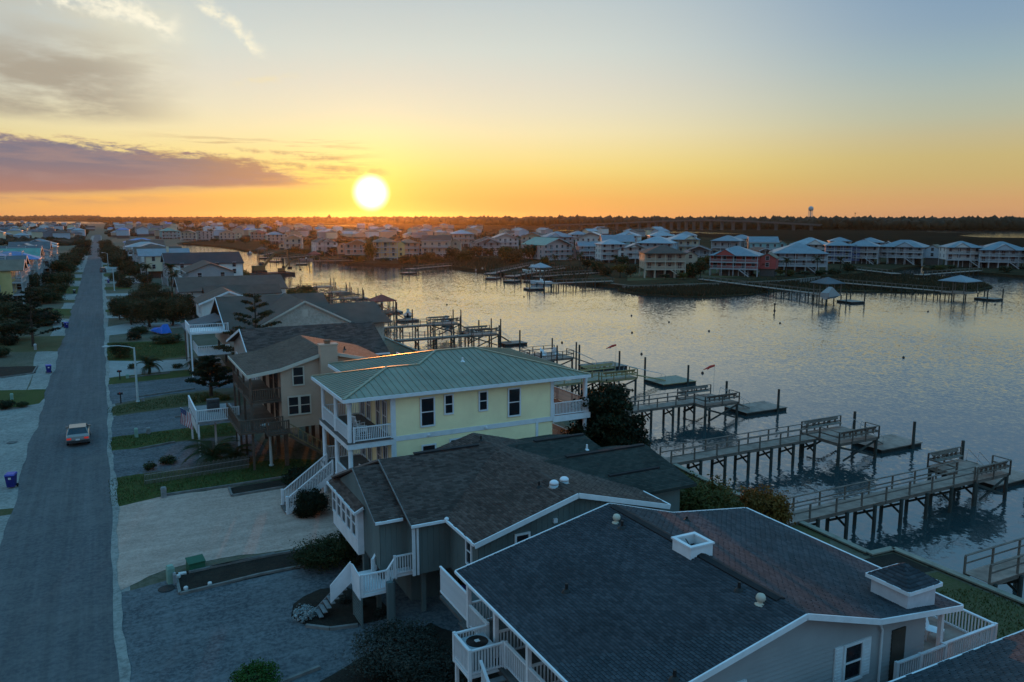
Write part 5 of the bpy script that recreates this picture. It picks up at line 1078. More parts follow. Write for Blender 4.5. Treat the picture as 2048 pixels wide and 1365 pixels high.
RROW = [(13,174,14,20,'white','gabley','brown','house with long brown ridge and white trim behind the white cottage',1,3.0,2.2),(15.5,207,15,12,'grey','gablex','brown','grey house with white edged gable and white decks',2,2.3,2.),(16,258,17,21,'white','gabley','black','house with long dark roof ridge near the canal bend',2,2.0,2.8),(10.5,290,12,15,'cream','gabley','metal','cream gabled house with chimney and pale roof',2,2.5,2.),(10,312,12,15,'white','gabley','brown','white house with brown gable near the road trees',2,2.5,2.),(10,334,12,15,'grey','hip','brown','grey hip roofed house on the canal side of the road',2,2.5,2.),(9,356,12,15,'pale blue','gablex','metal','pale blue house with metal roof on the canal side',2,2.5,2.),(9,380,12,15,'white','hip','silver','white silver roofed house on the canal side',2,2.5,2.),(10,404,12,15,'tan','gabley','brown','tan gabled house on the canal side of the road',2,2.5,2.),(9,428,12,15,'cream','gablex','grey','cream side gabled house on the canal side',2,2.5,2.),(10,452,12,15,'white','hip','blue','white house with blue roof on the canal side',2,2.5,2.)]
for i,(x,y,w,d,wc,rt,rc,lab,fl,fh,rise) in enumerate(RROW):
    house(lab, (x,y,0), -PI2, w, d, fl=fl, wall=wc, roof=rc, rt=rt, pil=2.3, fh=fh, deck=1.8, detail=2 if i < 5 else 1, stair=i%2==0, chimney=i==3, rise=rise)
ax = thing('beach_house', 'low white boarded cottage with pale gables in front of the long dark roof', 'house', (14.2,143,0))
MB().box(0,9,0,9,2.4,5.2).slab([(0,0,5.2),(9,0,5.2),(4.5,0,7.0)],.12,(0,1,0)).build('wall', wmat('white'), ax); r_ = gable(MB(),-.5,9.5,-.5,9.4,5.15,2.0,'y').build('roof', rmat('brown'), ax)
fascia(ax, None, [((-.5,-.53,5.15),(4.5,-.53,7.15)),((4.5,-.53,7.15),(9.5,-.53,5.15))], h=.3, name='rake_board')
for x in (.2,3,6,8.8):
    for y in (.2,8.8): link('piling', boxmesh(.28,.28,2.45,M_SHADE), None, ax, (x,y,-.02))
for x in (1.2,2.2): window(ax,(-.02,x*1.6,3.2),-PI2,.9,1.3)
# ------------------------------------------------------------------ docks
def dock(label, Y, x0, x1, plat, z=.25, w=1.5, m=None, pm=None, flt=None, group=None, benches=True, each=True, roof=None, piles=(), sp=2.45, lab2=None, each_rail=True):
    m = m or TREAT; pm = pm or PLANK; o = (x0, Y, WZ)
    t = thing('dock', label, 'dock', o, group=group)
    pl_ = MB(o); n = int((x1-x0)/.155)
    for i in range(n): pl_.box(x0+i*.155, x0+i*.155+.14, Y, Y+w, z-.04, z)
    px0,px1,py0,py1 = plat; n = int((px1-px0)/.155)
    for i in range(n): pl_.box(px0+i*.155, px0+i*.155+.14, py0, py1, z-.036, z+.004)
    pk = pl_.build('planks', pm, t); pk['kind'] = 'stuff'
    jo = MB(o)
    for yy in (Y+.06, Y+w-.06): jo.beam((x0,yy,z-.17),(x1,yy,z-.17),.06,.25)
    for yy in (py0+.06,py1-.06): jo.beam((px0,yy,z-.17),(px1,yy,z-.17),.06,.25)
    for xx in (px0+.06,px1-.06): jo.beam((xx,py0,z-.175),(xx,py1,z-.175),.06,.25)
    jo.build('joists', m, t)
    hgt = z-WZ+1.2; nb = int((x1-x0)/sp)
    for i in range(nb+1):
        x = x0+.4+(x1-x0-.6)*i/nb
        for yy in (Y-.03,Y+w+.03): link('pile', cylmesh(.13,hgt-.15,PILE,8), None, t, (x-o[0],yy-o[1],-1.2))
        MB(o).beam((x,Y-.05,z-.45),(x,Y+w+.05,WZ+.75),.05,.16).beam((x+.08,Y+w+.05,z-.45),(x+.08,Y-.05,WZ+.75),.05,.16).build('cross_brace', PILE, t)
    for x in (px0+.15,px1-.15):
        for yy in (py0+.12,py1-.12):
            link('pile', cylmesh(.14,hgt-.15,PILE,8), None, t, (x-o[0],yy-o[1],-1.2))
    for yy in (py0+.1,py1-.1): MB(o).beam((px0+.2,yy,z-.4),(px1-.4,yy,WZ+.35),.06,.18).beam((px1-.2,yy+.06,z-.4),(px0+.8,yy+.06,WZ+.35),.06,.18).build('cross_brace', PILE, t)
    for yy in (Y+.05, Y+w-.05):
        xe = x1 if not (py0 < yy < py1) else px0
        mb = MB(o).beam((x0,yy,z+.98),(xe,yy,z+.98),.13,.045).beam((x0,yy,z+.52),(xe,yy,z+.52),.04,.085); r = mb.build('handrail', m, t)
        k = max(1,int((xe-x0)/2.3))
        for i in range(k+1): link('rail_post', boxmesh(.1,.1,1.15,m), None, r, (x0+(xe-x0)*i/k-o[0], yy-o[1], z-.2-WZ))
    segs = [((px0,py0),(px1,py0)),((px0,py1),(px1,py1)),((px1,py0),(px1,py0+(py1-py0)*.35))]
    if py0 < Y-.3: segs.append(((px0,py0),(px0,Y)))
    if py1 > Y+w+.3: segs.append(((px0,Y+w),(px0,py1)))
    for a,b in segs:
        mb = MB(o).beam((*a,z+.98),(*b,z+.98),.14,.05).beam((*a,z+.5),(*b,z+.5),.04,.12); L = math.hypot(b[0]-a[0],b[1]-a[1])
        r = mb.build('handrail', m, t)
        k = max(1,int(L/1.6))
        for i in range(k+1): link('rail_post', boxmesh(.1,.1,1.15,m), None, r, (a[0]+(b[0]-a[0])*i/k-o[0], a[1]+(b[1]-a[1])*i/k-o[1], z-.2-WZ))
    if benches:
        for (bx0,bx1,by,dy) in ((px0+.3,px1-.3,py0+.15,.45),(px0+.3,px1-.5,py1-.15,-.45)):
            b_ = MB(o).box(bx0,bx1,min(by,by+dy),max(by,by+dy),z+.42,z+.48).slab([(bx0,by,z+.72),(bx1,by,z+.72),(bx1,by-dy*.15,z+.95),(bx0,by-dy*.15,z+.95)],.05,(0,1 if dy<0 else -1,0))
            b_.build('bench', m, t)
            for i in range(6): link('bench_bracket', boxmesh(.05,.2,.4,m), None, t, (bx0+(bx1-bx0)*(i+.5)/6-o[0], by-dy*.1-o[1], z+.35-WZ))
    if roof:
        rm, rh, over = roof
        for x in (px0+.2,px1-.2):
            for yy in (py0+.2,py1-.2): link('roof_post', boxmesh(.16,.16,rh,m), None, t, (x-o[0],yy-o[1],z-WZ))
        hip(MB(o),px0-over,px1+over,py0-over,py1+over,z+rh,1.1,.15).build('roof', rm, t)
    if flt:
        fx0,fx1,fy0,fy1 = flt; f = thing('floating_dock', lab2 or 'low wooden float at the end of '+label, 'float', ((fx0+fx1)/2,(fy0+fy1)/2,WZ), group='floating docks' if not lab2 else None)
        oo = ((fx0+fx1)/2,(fy0+fy1)/2,WZ)
        MB(oo).box(fx0+.05,fx1-.05,fy0+.05,fy1-.05,WZ-.3,WZ+.32).build('float_hull', mat('float_hull',(.02,.022,.02),.8), f)
        p2 = MB(oo); k = int((fx1-fx0)/.155)
        for i in range(k): p2.box(fx0+i*.155,fx0+i*.155+.142,fy0,fy1,WZ+.325,WZ+.37)
        q2 = p2.build('planks', pm, f); q2['kind'] = 'stuff'
        for ya,yb in ((fy0-.03,fy0-.002),(fy1+.002,fy1+.03)): MB(oo).box(fx0-.02,fx1+.02,ya,yb,WZ+.29,WZ+.375).build('edge_board', m, f)
        gw = MB(o); ga0 = (px1,(fy0+fy1)/2-.45); gw.beam((px1-.1,ga0[1],z),(fx0+1.6,ga0[1],WZ+.45),.06,.12).beam((px1-.1,ga0[1]+.9,z),(fx0+1.6,ga0[1]+.9,WZ+.45),.06,.12)
        for i in range(18): a = Vector((px1-.1,ga0[1]+.45,z+.03)).lerp(Vector((fx0+1.6,ga0[1]+.45,WZ+.47)),(i+.5)/18); gw.box(a.x-.06,a.x+.06,ga0[1],ga0[1]+.9,a.z,a.z+.03)
        gw.build('gangway', m, t)
        for yy in (ga0[1],ga0[1]+.9):
            q = [Vector((px1-.1,yy,z+.05)),Vector((px1+.1,yy,z+.95)),Vector((fx0+1.3,yy,WZ+1.3)),Vector((fx0+1.6,yy,WZ+1.1)),Vector((fx0+1.55,yy,WZ+.5))]; MB(o).path(q,.025,5).build('hoop_rail', STEEL, t)
        for i,(x,y,hh) in enumerate(((fx0+.3,fy1+.2,3.2),(fx1-1.6,fy0-.2,2.6))): link('mooring_pile', cylmesh(.15,hh+1.2,PILE,9,.13), None, f, (x-oo[0],y-oo[1],-1.2))
    for x,y,hh in piles: link('tall_pile', cylmesh(.13,hh+1.2,PILE,8,.11), None, t, (x-o[0],y-o[1],-1.2))
    return t
dock('weathered dock with bench platform, next to the corner bulkhead', 35.05, 37.2, 56.8, (56.6,60.6,34.9,38.9), flt=(61.6,67.0,36.4,39.4), lab2='wooden float tied to the dock next to the corner bulkhead')
dock('weathered dock leading out behind the yellow flowering shrub', 48.5, 39, 55, (55.4,60.4,46.4,50.6), flt=(62.0,67.6,47.2,50.4), lab2='square float at the end of the dock behind the yellow shrub')
dock('weathered dock with red windsock and a small bench on the walkway', 64.2, 40, 54.6, (54.4,59,62.5,67.0), flt=(61.0,67.0,63.4,66.8), lab2='long float below the red windsock pole')
dock('fresh yellow timber dock behind the dark cedar tree', 78.8, 40, 52.3, (52,57.2,78.2,83), m=YTIM, pm=mat('new_planks',(.31,.265,.20),.8), flt=(62.2,67.6,79.5,83.6), lab2='pale square float below the fresh yellow timber dock', sp=3)
dock('railed dock with white chairs on its platform', 95.2, 40, 52.4, (52.2,57.5,93.6,99), flt=(60,66,92.6,96.4), lab2='bluish float beside the dock with white chairs', piles=((52,93,3.4),(54.6,93.2,4.),(57.8,93.4,4.2),(57.4,99.4,4.)), benches=False, sp=3)
dd = ['dock with round bench platform below the tan house roofs','dock with stepped walkway beside the brown roofed house','dock with red hip roofed gazebo','dock with bare railed platform past the gazebo','dock with benches beyond the gazebo','dock with low deck before the dredging barge','dock nearest the dredging barge']
for i,(Y,x1,pw) in enumerate(((118.2,53.2,4.6),(133.4,52.4,4.8),(155.6,48.4,3.9),(171,50.,4.2),(187,50.5,4.2),(204,52,4.4),(222,52.5,4.4))):
    dock(dd[i], Y, 40.2, x1, (x1-.2,x1+pw,Y-.6,Y+3.2), z=.45, flt=(x1+pw+1.2,x1+pw+5.4,Y-.4,Y+2.4), sp=3.0, w=1.4, piles=((x1+pw+.3,Y-.4,4.7),(x1+pw+.2,Y+3.,4.4)), roof=(rmat('red'),2.4,.35) if i == 2 else None, benches=i in (0,1,4), lab2='float off the '+dd[i])
dock('dock at the lower right with bare rails beside the lawn', 24.0, 40.9, 48.5, (48.3,51.5,23.6,25.8), benches=False)['label'] = 'short dock with open rails beside the back lawn'
# far shore docks: from a bank pixel to an end pixel
def far_dock(label, a, b, w=1.8, z=-.2, plat=5., roof=None, flt=True, group=None, boat=None):
    A = G(*a, z); B = G(*b, z); o = (A[0],A[1],WZ); t = thing('dock', label, 'dock', o, group=group)
    d = Vector((B[0]-A[0],B[1]-A[1],0)); L = d.length; d.normalize(); s = Vector((d.y,-d.x,0)); P = lambda u,v,zz: (A[0]+d.x*u+s.x*v, A[1]+d.y*u+s.y*v, zz)
    MB(o).beam(P(0,0,z-.08),P(L,0,z-.08),w,.16).beam(P(L-.2,0,z-.07),P(L+plat,0,z-.07),plat,.18).build('deck', PLANK, t)
    n = max(2,int(L/3.2))
    for i in range(n+1):
        for v in (-w/2,w/2): link('pile', cylmesh(.15,z-WZ+1.2,PILE,6), None, t, tuple(Vector(P(L*i/n,v,-1.2))-Vector((o[0],o[1],0))))
    for u in (0,.5,1):
        for v in (-.48,.48): link('pile', cylmesh(.17,z-WZ+1.2,PILE,6), None, t, tuple(Vector(P(L+plat*u,v*plat,-1.2))-Vector((o[0],o[1],0))))
    r = MB(o)
    for v in (-w/2,w/2):
        r.beam(P(0,v,z+.95),P(L,v,z+.95),.12,.08)
        for i in range(n+1): q = P(L*i/n,v,z); r.box(q[0]-.06,q[0]+.06,q[1]-.06,q[1]+.06,z,z+.98)
    r.build('handrail', TREAT, t)
    if roof:
        for u in (.04,.5,.96):
            for v in (-.46,.46): link('roof_post', boxmesh(.2,.2,3.1,TREAT), None, t, tuple(Vector(P(L+plat*u,v*plat,z-WZ))-Vector((o[0],o[1],0))))
        c = P(L+plat/2,0,z+3.1); k = plat/2+.6; an = math.atan2(d.y,d.x)
        ro = hip(MB(),-k,k,-k,k,0,1.5,.15).build('roof', roof, t, (c[0]-o[0],c[1]-o[1],c[2]-WZ), an)
    if flt:
        q = P(L+plat+3.2,-2.5,WZ); f = thing('floating_dock', 'dark float off '+label, 'float', q, math.atan2(d.y,d.x))
        MB().box(-2.6,2.6,-2,2,-.3,.4).build('float_hull', mat('float_hull'), f); MB().box(-2.7,2.7,-2.1,2.1,.41,.5).build('float_deck', PLANK, f)
        for x,y in ((-2.4,2.2),(1.,-2.3),(2.4,2.2)): link('mooring_pile', cylmesh(.16,4.2,PILE,6), None, f, (x,y,-1.2))
    return t
far_dock('long dock with roofed boat lift below the red house', (1400,558), (1640,588), roof=rmat('grey'))
far_dock('long dock with blue roofed pavilion on the marsh point', (1640,562), (1895,583), roof=rmat('metal'), plat=6.5)
far_dock('dock below the white stair houses crossing the creek', (1690,536), (1780,546), plat=4., flt=True)
far_dock('dock from the far bank reaching into the creek', (1960,541), (1850,549), plat=4.)
far_dock('dock with boat lift near the beige house', (1225,562), (1110,566), plat=5.)
far_dock('low dock with pale canopy and moored boat', (1200,545), (1090,552), plat=4.5, roof=rmat('silver'))
far_dock('dock with open frame lift on the far shore', (1130,536), (1030,551), plat=4.5)
far_dock('narrow dock on the far shore below the grey gabled house', (1070,528), (985,546), plat=4.)
far_dock('dark dock with roofed end under the sunset', (730,521), (640,522), plat=5., roof=rmat('red'))
far_dock('narrow dock on the sunlit far shore', (665,508), (560,516), plat=4.)
far_dock('dock on the bend of the far canal', (560,503), (525,510), plat=4., roof=rmat('brown'))
far_dock('low dock beneath the sunlit shore trees', (900,531), (830,537), plat=4.)
# ------------------------------------------------------------------ plants
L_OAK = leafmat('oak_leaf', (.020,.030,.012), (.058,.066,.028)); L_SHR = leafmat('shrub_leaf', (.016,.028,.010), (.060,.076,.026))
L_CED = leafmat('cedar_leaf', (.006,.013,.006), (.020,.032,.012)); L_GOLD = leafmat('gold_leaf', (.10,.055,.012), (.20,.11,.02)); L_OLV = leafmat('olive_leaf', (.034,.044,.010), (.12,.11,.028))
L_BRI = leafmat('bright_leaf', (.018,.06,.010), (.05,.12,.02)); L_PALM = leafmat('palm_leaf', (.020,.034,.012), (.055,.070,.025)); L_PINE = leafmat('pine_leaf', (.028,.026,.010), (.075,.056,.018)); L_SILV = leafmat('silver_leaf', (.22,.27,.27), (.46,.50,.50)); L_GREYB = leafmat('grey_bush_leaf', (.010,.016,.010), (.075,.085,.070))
BARK = mat('bark', (.06,.048,.038), .95, .3, 3.)
def leaves(blobs, n, size, seed, shell=.45, flat=.0):
    """leaf-sized quads through the volume of lumps (cx,cy,cz,rx,ry,rz)"""
    r = np.random.RandomState(seed); B = np.array(blobs, float); vol = B[:,3]*B[:,4]*B[:,5]; vol = vol**.8; idx = r.choice(len(B), n, p=vol/vol.sum())
    d = r.randn(n,3); d /= np.linalg.norm(d,axis=1)[:,None]; rad = (shell+(1-shell)*r.rand(n))**.6
    rad *= 1+.24*np.sin(d[:,0]*7+idx)*np.cos(d[:,1]*6+idx*2)+.12*np.sin(d[:,2]*11+idx*3)+.07*r.randn(n)+.35*(r.rand(n) > .965)*r.rand(n)
    c = B[idx,:3]+d*rad[:,None]*B[idx,3:]
    nn = d+r.randn(n,3)*.7; nn[:,2] += flat; nn /= np.linalg.norm(nn,axis=1)[:,None]
    a = np.cross(nn, r.randn(n,3)); a /= np.linalg.norm(a,axis=1)[:,None]+1e-9; b = np.cross(nn,a)
    s = size*(.55+.9*r.rand(n))[:,None]; V = np.stack([c-a*s, c-b*s*.55, c+a*s, c+b*s*.55],1).reshape(-1,3)
    return V, np.arange(4*n).reshape(n,4)
def crown_mesh(kind, seed, n, size):
    k = ('crown',kind,seed,n,size)
    if k in CACHE: return CACHE[k]
    r = random.Random(seed); bl = []
    if kind == 'round':
        bl = [(0,0,.55,.42,.42,.40)]+[(math.cos(i*.9+r.random())*r.uniform(.18,.36), math.sin(i*.9+r.random())*r.uniform(.18,.36), r.uniform(.25,.8), r.uniform(.14,.24), r.uniform(.14,.24), r.uniform(.12,.2)) for i in range(9)]
    elif kind == 'oak':
        bl = [(math.cos(i*.7+r.random())*r.uniform(.1,.42), math.sin(i*.7+r.random())*r.uniform(.1,.42), r.uniform(.48,.86), r.uniform(.12,.23), r.uniform(.12,.23), r.uniform(.08,.15)) for i in range(17)]
    elif kind == 'clump':
        bl = [(0,0,.42,.46,.46,.40)]+[(math.cos(i*.8)*r.uniform(.2,.4), math.sin(i*.8)*r.uniform(.2,.4), r.uniform(.15,.65), r.uniform(.13,.22), r.uniform(.13,.22), r.uniform(.12,.22)) for i in range(11)]
    elif kind == 'cedar':
        for i in range(20):
            h = i/20; rr = .37*(1-.38*h)+.03; bl.append((math.cos(i*2.4)*rr*.6, math.sin(i*2.4)*rr*.6, .16+.78*h, rr*.62, rr*.62, .09))
    V,Q = leaves(bl, n, size, seed, .4 if kind != 'cedar' else .3)
    me = arr_mesh('crown', V, Q); CACHE[k] = me; return me
def trunk_mesh(seed, n=5, lean=.06):
    k = ('trunk',seed,n)
    if k in CACHE: return CACHE[k]
    r = random.Random(seed); mb = MB(); top = (r.uniform(-lean,lean), r.uniform(-lean,lean), .45); mb.cyl((0,0,-.02), top, .035, .022, 7)
    for i in range(n):
        a = i*6.28/n+r.random(); e = (top[0]+math.cos(a)*r.uniform(.15,.3), top[1]+math.sin(a)*r.uniform(.15,.3), r.uniform(.55,.8)); mb.cyl((top[0]*.8,top[1]*.8,r.uniform(.3,.44)), e, .018, .006, 5)
    me = mb.mesh('trunk'); me.materials.append(BARK); CACHE[k] = me; return me
def tree(name, label, cat, loc, w, h, lm, kind='oak', seed=1, n=1500, size=.04, group=None, trunk=True, wy=None):
    t = thing(name, label, cat, loc, random.Random(seed*7+int(loc[1])).uniform(0,6.28), group)
    me = crown_mesh(kind, seed, n, size); k = ('cm',id(me),lm.name)
    if k not in CACHE: m2 = me.copy(); m2.materials.append(lm); CACHE[k] = m2
    c = link('crown' if trunk else 'foliage', CACHE[k], None, t); c.scale = (w,wy or w,h)
    if trunk: b = link('trunk', trunk_mesh(seed%4), None, t); b.scale = (max(w,h*.5),max(w,h*.5),h)
    else: b = link('stem', trunk_mesh(seed%3, 6), None, t); b.scale = (w*.8,w*.8,h*.85)
    return t
def shrub(label, loc, w, h, lm=None, seed=1, n=3500, size=.035, kind='clump', group=None, wy=None): return tree('shrub', label, 'shrub', loc, w, h, lm or L_SHR, kind, seed, n, size, group, False, wy)
def palm(label, loc, h, r=1.9, nf=22, group=None, seed=1, trunk_r=.17):
    rr = random.Random(seed); t = thing('palm_tree', label, 'palm', loc, group=group)
    mb = MB(); p = Vector((0,0,-.05)); 
    for i in range(6): q = Vector((.06*math.sin(i),.05*math.cos(i*1.7),h*(i+1)/6)); mb.cyl(p,q,trunk_r*(1.15-.06*i),trunk_r*(1.1-.06*i),8); p = q
    mb.build('trunk', BARK, t)
    fm = CACHE.get('frond%d'%round(r*10))
    if not fm:
        f = MB(); prev = None; N = 9
        pts = [Vector((r*i/N,0,r*(.30*math.sin(i/N*2.2)-.55*(i/N)**2.2))) for i in range(N+1)]
        for a,b in zip(pts,pts[1:]): f.cyl(a,b,.018,.012,4,False)
        for i in range(1,N+1):
            for k in range(3):
                u = (i-1+k/3)/N; c = pts[i-1].lerp(pts[i],k/3); L = r*.36*math.sin(min(1,.25+u)*2.2+.1)
                for sg in (-1,1): e = c+Vector((L*.45,sg*L,-L*.45)); f.add([c+Vector((-.03,0,0)),c+Vector((.03,0,0)),e],[(0,1,2)])
        fm = f.mesh('frond'); fm.materials.append(L_PALM); CACHE['frond%d'%round(r*10)] = fm
    for i in range(nf):
        o = link('frond', fm, None, t, tuple(p)); o.rotation_euler = (rr.uniform(-.3,.3), rr.uniform(-.95,.75), i*2.4+rr.uniform(-.2,.2))
    return t
def onland(x,y,z=0.): return tuple(G(x,y,z))
# by the gravel pads
shrub('dark round bush at the foot of the white stair', onland(622,1032), 2.3, 2.2, L_CED, 1, 9000, .03)
shrub('wide dark clipped hedge beside the green boarded house', onland(650,1138), 4.0, 2.2, L_SHR, 2, 12000, .018, wy=2.6)
shrub('dense rounded bush behind the white stair newel posts', onland(602,975), 2.6, 1.8, L_CED, 3, 6000, .03)
shrub('large grey green bush beside the porch stair of the slate roof house', tuple(G(800,1345)), 4.2, 2.3, L_GREYB, 4, 14000, .016)
shrub('second grey green bush reaching under the slate roof porch', tuple(G(870,1390)), 3.4, 2.2, L_GREYB, 6, 9000, .018)
shrub('bright green bush on the gravel edge', tuple(G(510,1390)), 2.1, 1.5, L_BRI, 5, 7000, .025)
shrub('silvery white leaved plant in the round mulch bed', onland(608,1238), 1.25, .75, L_SILV, 7, 900, .055)
for i,(x,y) in enumerate(((690,1205),(720,1215),(740,1195),(760,1232))): shrub('small dark plant in the round mulch bed', onland(x,y), .7, .45, L_GREYB, 8+i, 500, .06, group='small plants in the round bed')
palm('small palm beneath the white equipment platform', (11.6,23.2,0), .8, 1.3, 20, seed=3)
palm('low spreading palm beside the picket fence', onland(428,930), .7, 2.2, 26, seed=4); palm('second low palm behind the picket fence', onland(470,925), .5, 1.6, 22, seed=5)
palm('short palm on the lawn by the street lamp', onland(299,748), 1.2, 1.7, 22, seed=6); palm('short palm in front of the tan house deck', onland(400,742), .9, 1.9, 22, seed=7)
for i,(x,y,w) in enumerate(((355,737,1.4),(300,735,1.3),(390,735,1.6),(265,738,1.1),(420,735,1.4),(335,928,1.5),(300,940,1.0))): shrub(('low hedge plant along the concrete driveway','small shrub inside the picket fence')[i>4], onland(x,y), w, .8, L_SHR, 3+i, 900, .06, group=('hedge plants along the driveway','shrubs inside the picket fence')[i>4])
for i,(x,y,w) in enumerate(((450,800,1.4),(410,802,1.2),(385,805,1.))): shrub('scrappy low plant by the tan house drive', onland(x,y), w, .7, L_OLV, 12+i, 500, .06, group='low plants by the tan house drive')
tree('cedar_tree','tall dark cedar beside the yellow house porch','tree',(32.6,49.0,0),6.8,7.2,L_CED,'cedar',5,26000,.020)
tree('cedar_tree','second dark cedar leaning over the bulkhead','tree',(33.8,47.6,0),5.0,5.2,L_CED,'cedar',6,14000,.024)
shrub('large olive green bush behind the slate roof', (31.4,36.0,0), 5.4, 4.7, L_OLV, 5, 16000, .018)
shrub('golden orange bush beside the dock walkway', (35.6,35.2,0), 3.4, 3.5, L_GOLD, 6, 9000, .024)
shrub('smaller olive bush behind the green boarded house', (28.6,33.2,0), 2.6, 2.6, L_OLV, 7, 6000, .026)
shrub('dark green hedge bush beside the rear deck', (30.0,15.6,0), 5.4, 3.7, L_OLV, 8, 18000, .018)
shrub('dark foreground bush against the deck rail', (27.3,14.2,0), 4.2, 3.6, L_SHR, 9, 12000, .02)
# pine by the oat coloured gable
def tier_tree(name, label, loc, h, w, lm, seed=2, n=26):
    r = random.Random(seed); t = thing(name, label, 'tree', loc); mb = MB().cyl((0,0,0),(.1,.1,h),.22,.04,8); bl = []
    for i in range(n):
        f = .18+.8*i/n; a = i*2.4; L = w*.5*(1.12-f)*r.uniform(.7,1.1)+.2; b = Vector((.1*f,.1*f,h*f)); e = b+Vector((math.cos(a)*L,math.sin(a)*L,L*.28)); mb.cyl(b,e,.05,.02,5)
        for k in range(4): c = b.lerp(e,.35+.2*k); bl.append((c.x,c.y,c.z+.08,.34+.1*k*(L/3),.34+.1*k*(L/3),.17))
    mb.build('trunk', BARK, t); V,Q = leaves(bl, 9000, .12, seed, .1, .8); link('crown', arr_mesh('crown',V,Q), lm, t); return t
tier_tree('pine_tree','tiered pine in front of the oat coloured gable', (15.8,99.,0), 10.6, 10.5, L_PINE)
tier_tree('pine_tree','dark pine beside the white deck rails', (9.6,92.,0), 4.4, 5.2, L_CED, 5)
tier_tree('pine_tree','dark pine overhanging the left edge of the road verge', (-10.5,141.,0), 8.5, 9., L_CED, 8)
# verge and yard trees
OAKS = [(300,655,5.6,5.2),(262,648,4.6,4.8),(345,652,5.2,5.0),(282,630,4.4,5.0),(365,640,4.6,5.0),(240,640,3.4,4.4),(325,625,4.,4.8)]
for i,(x,y,w,h) in enumerate(OAKS): tree('oak_tree','small bare limbed oak in the clump beside the blue tarp', 'tree', onland(x,y), w*1.3, h*1.1, L_OAK, 'round', i%4, 5200, .028, 'oak clump beside the blue tarp')
shrub('dense shrubs along the driveway before the blue tarp', onland(335,686), 5., 1.7, L_SHR, 3, 3000, .035); shrub('low hedge before the blue tarp', onland(280,668), 3.2, 1.6, L_SHR, 4, 2400, .04)
shrub('round bush on the lawn behind the street lamp', onland(240,716), 3.0, 2.6, L_SHR, 6, 4000, .03); shrub('shrub beside the blue tarp post', onland(270,680), 2.4, 1.8, L_CED, 2, 2200, .04)
LS = [(20,655,5.,4.5),(45,640,4.,3.6),(85,650,5.,3.0),(10,700-18,6.,3.5),(100,607,4.6,3.0),(30,600,6.,5.0),(75,606,5.4,3.6),(110,590,5.,3.4),(-6,640,6.,6.),(60,583,6,4.6),(120,572,5.4,4.5),(95,568,5,4.),(140,540,6.,5.),(128,550,7.,6.),(150,528,6.5,5.5),(158,519,7.,5.5),(140,530,7,6.),(165,508,7,6),(168,500,7,6),(172,495,7,6),(108,545,6,4.5)]
for i,(x,y,w,h) in enumerate(LS): tree('verge_tree','%s %s verge tree %s left of the road'%(('dark','green','olive')[i%3],('rounded','clumped','dense')[i%3],'near the dry lawn' if y > 630 else 'beyond the bins' if y > 580 else 'before the white houses' if y > 540 else 'in the far line of trees'),'tree', onland(x,y), w*1.35, h*1.1, (L_OAK,L_SHR,L_CED)[i%3], ('round','clump','clump')[i%3], i%5, 3200, .034, 'verge trees left of the road')
RS = [(212,520,6,5.5),(222,526,6,5.5),(232,533,6.5,6),(245,540,6,5.5),(258,548,6,5.5),(240,522,7,6),(255,530,7,6),(225,514,7,6),(216,508,7,6),(270,556,5,4.5),(236,563,4,3),(252,575,4,3.4),(290,572,4,3.4),(300,590,4.5,3.6),(240,556,3.5,2.8),(212,500,7,6),(270,520,7,5)]
for i,(x,y,w,h) in enumerate(RS): tree('verge_tree','%s %s verge tree %s right of the road'%(('dark','green','olive')[i%3],('rounded','clumped','dense')[i%3],'near the dry lawn' if y > 630 else 'beyond the bins' if y > 580 else 'before the white houses' if y > 540 else 'in the far line of trees'),'tree', onland(x,y), w*1.3, h*1.1, (L_OAK,L_SHR,L_OAK)[i%3], ('round','clump','clump')[i%3], i%5, 3200, .034, 'verge trees right of the road')
for i,(x,y,h) in enumerate(((345,592,7.),(352,600,6.),(282,566,5.),(296,575,5.5),(505,590,3.5))): palm('tall palm among the houses right of the road', onland(x,y), h, 1.9, 24, 'palms right of the road', 10+i)
for i,(x,y,w) in enumerate(((90,652,3.4),(42,662,3.0),(88,640,3.2),(20,690,3.),(0,715,3.),(12,818,1.8),(45,815,1.2))): shrub('rounded shrub in the sandy yards left of the road', onland(x,y), w, w*.62, (L_SHR,L_CED)[i%2], 4+i, 2600, .04, group='shrubs left of the road')
for i,(x,y) in enumerate(((600,640),(622,632),(640,640),(590,628),(612,622))): shrub('leafy bush on the bank above the left docks', tuple(G(x,y-28,.5)), 4.5, 3.4, (L_PINE,L_OLV)[i%2], 2+i, 2500, .04, group='bushes above the left docks')
for i,(x,y) in enumerate(((470,560),(455,555),(485,558),(440,552))): shrub('bush on the bank near the dredging barge', tuple(G(x,y,.5)), 5., 3.5, L_OLV, 2+i, 1500, .05, group='bushes near the barge')
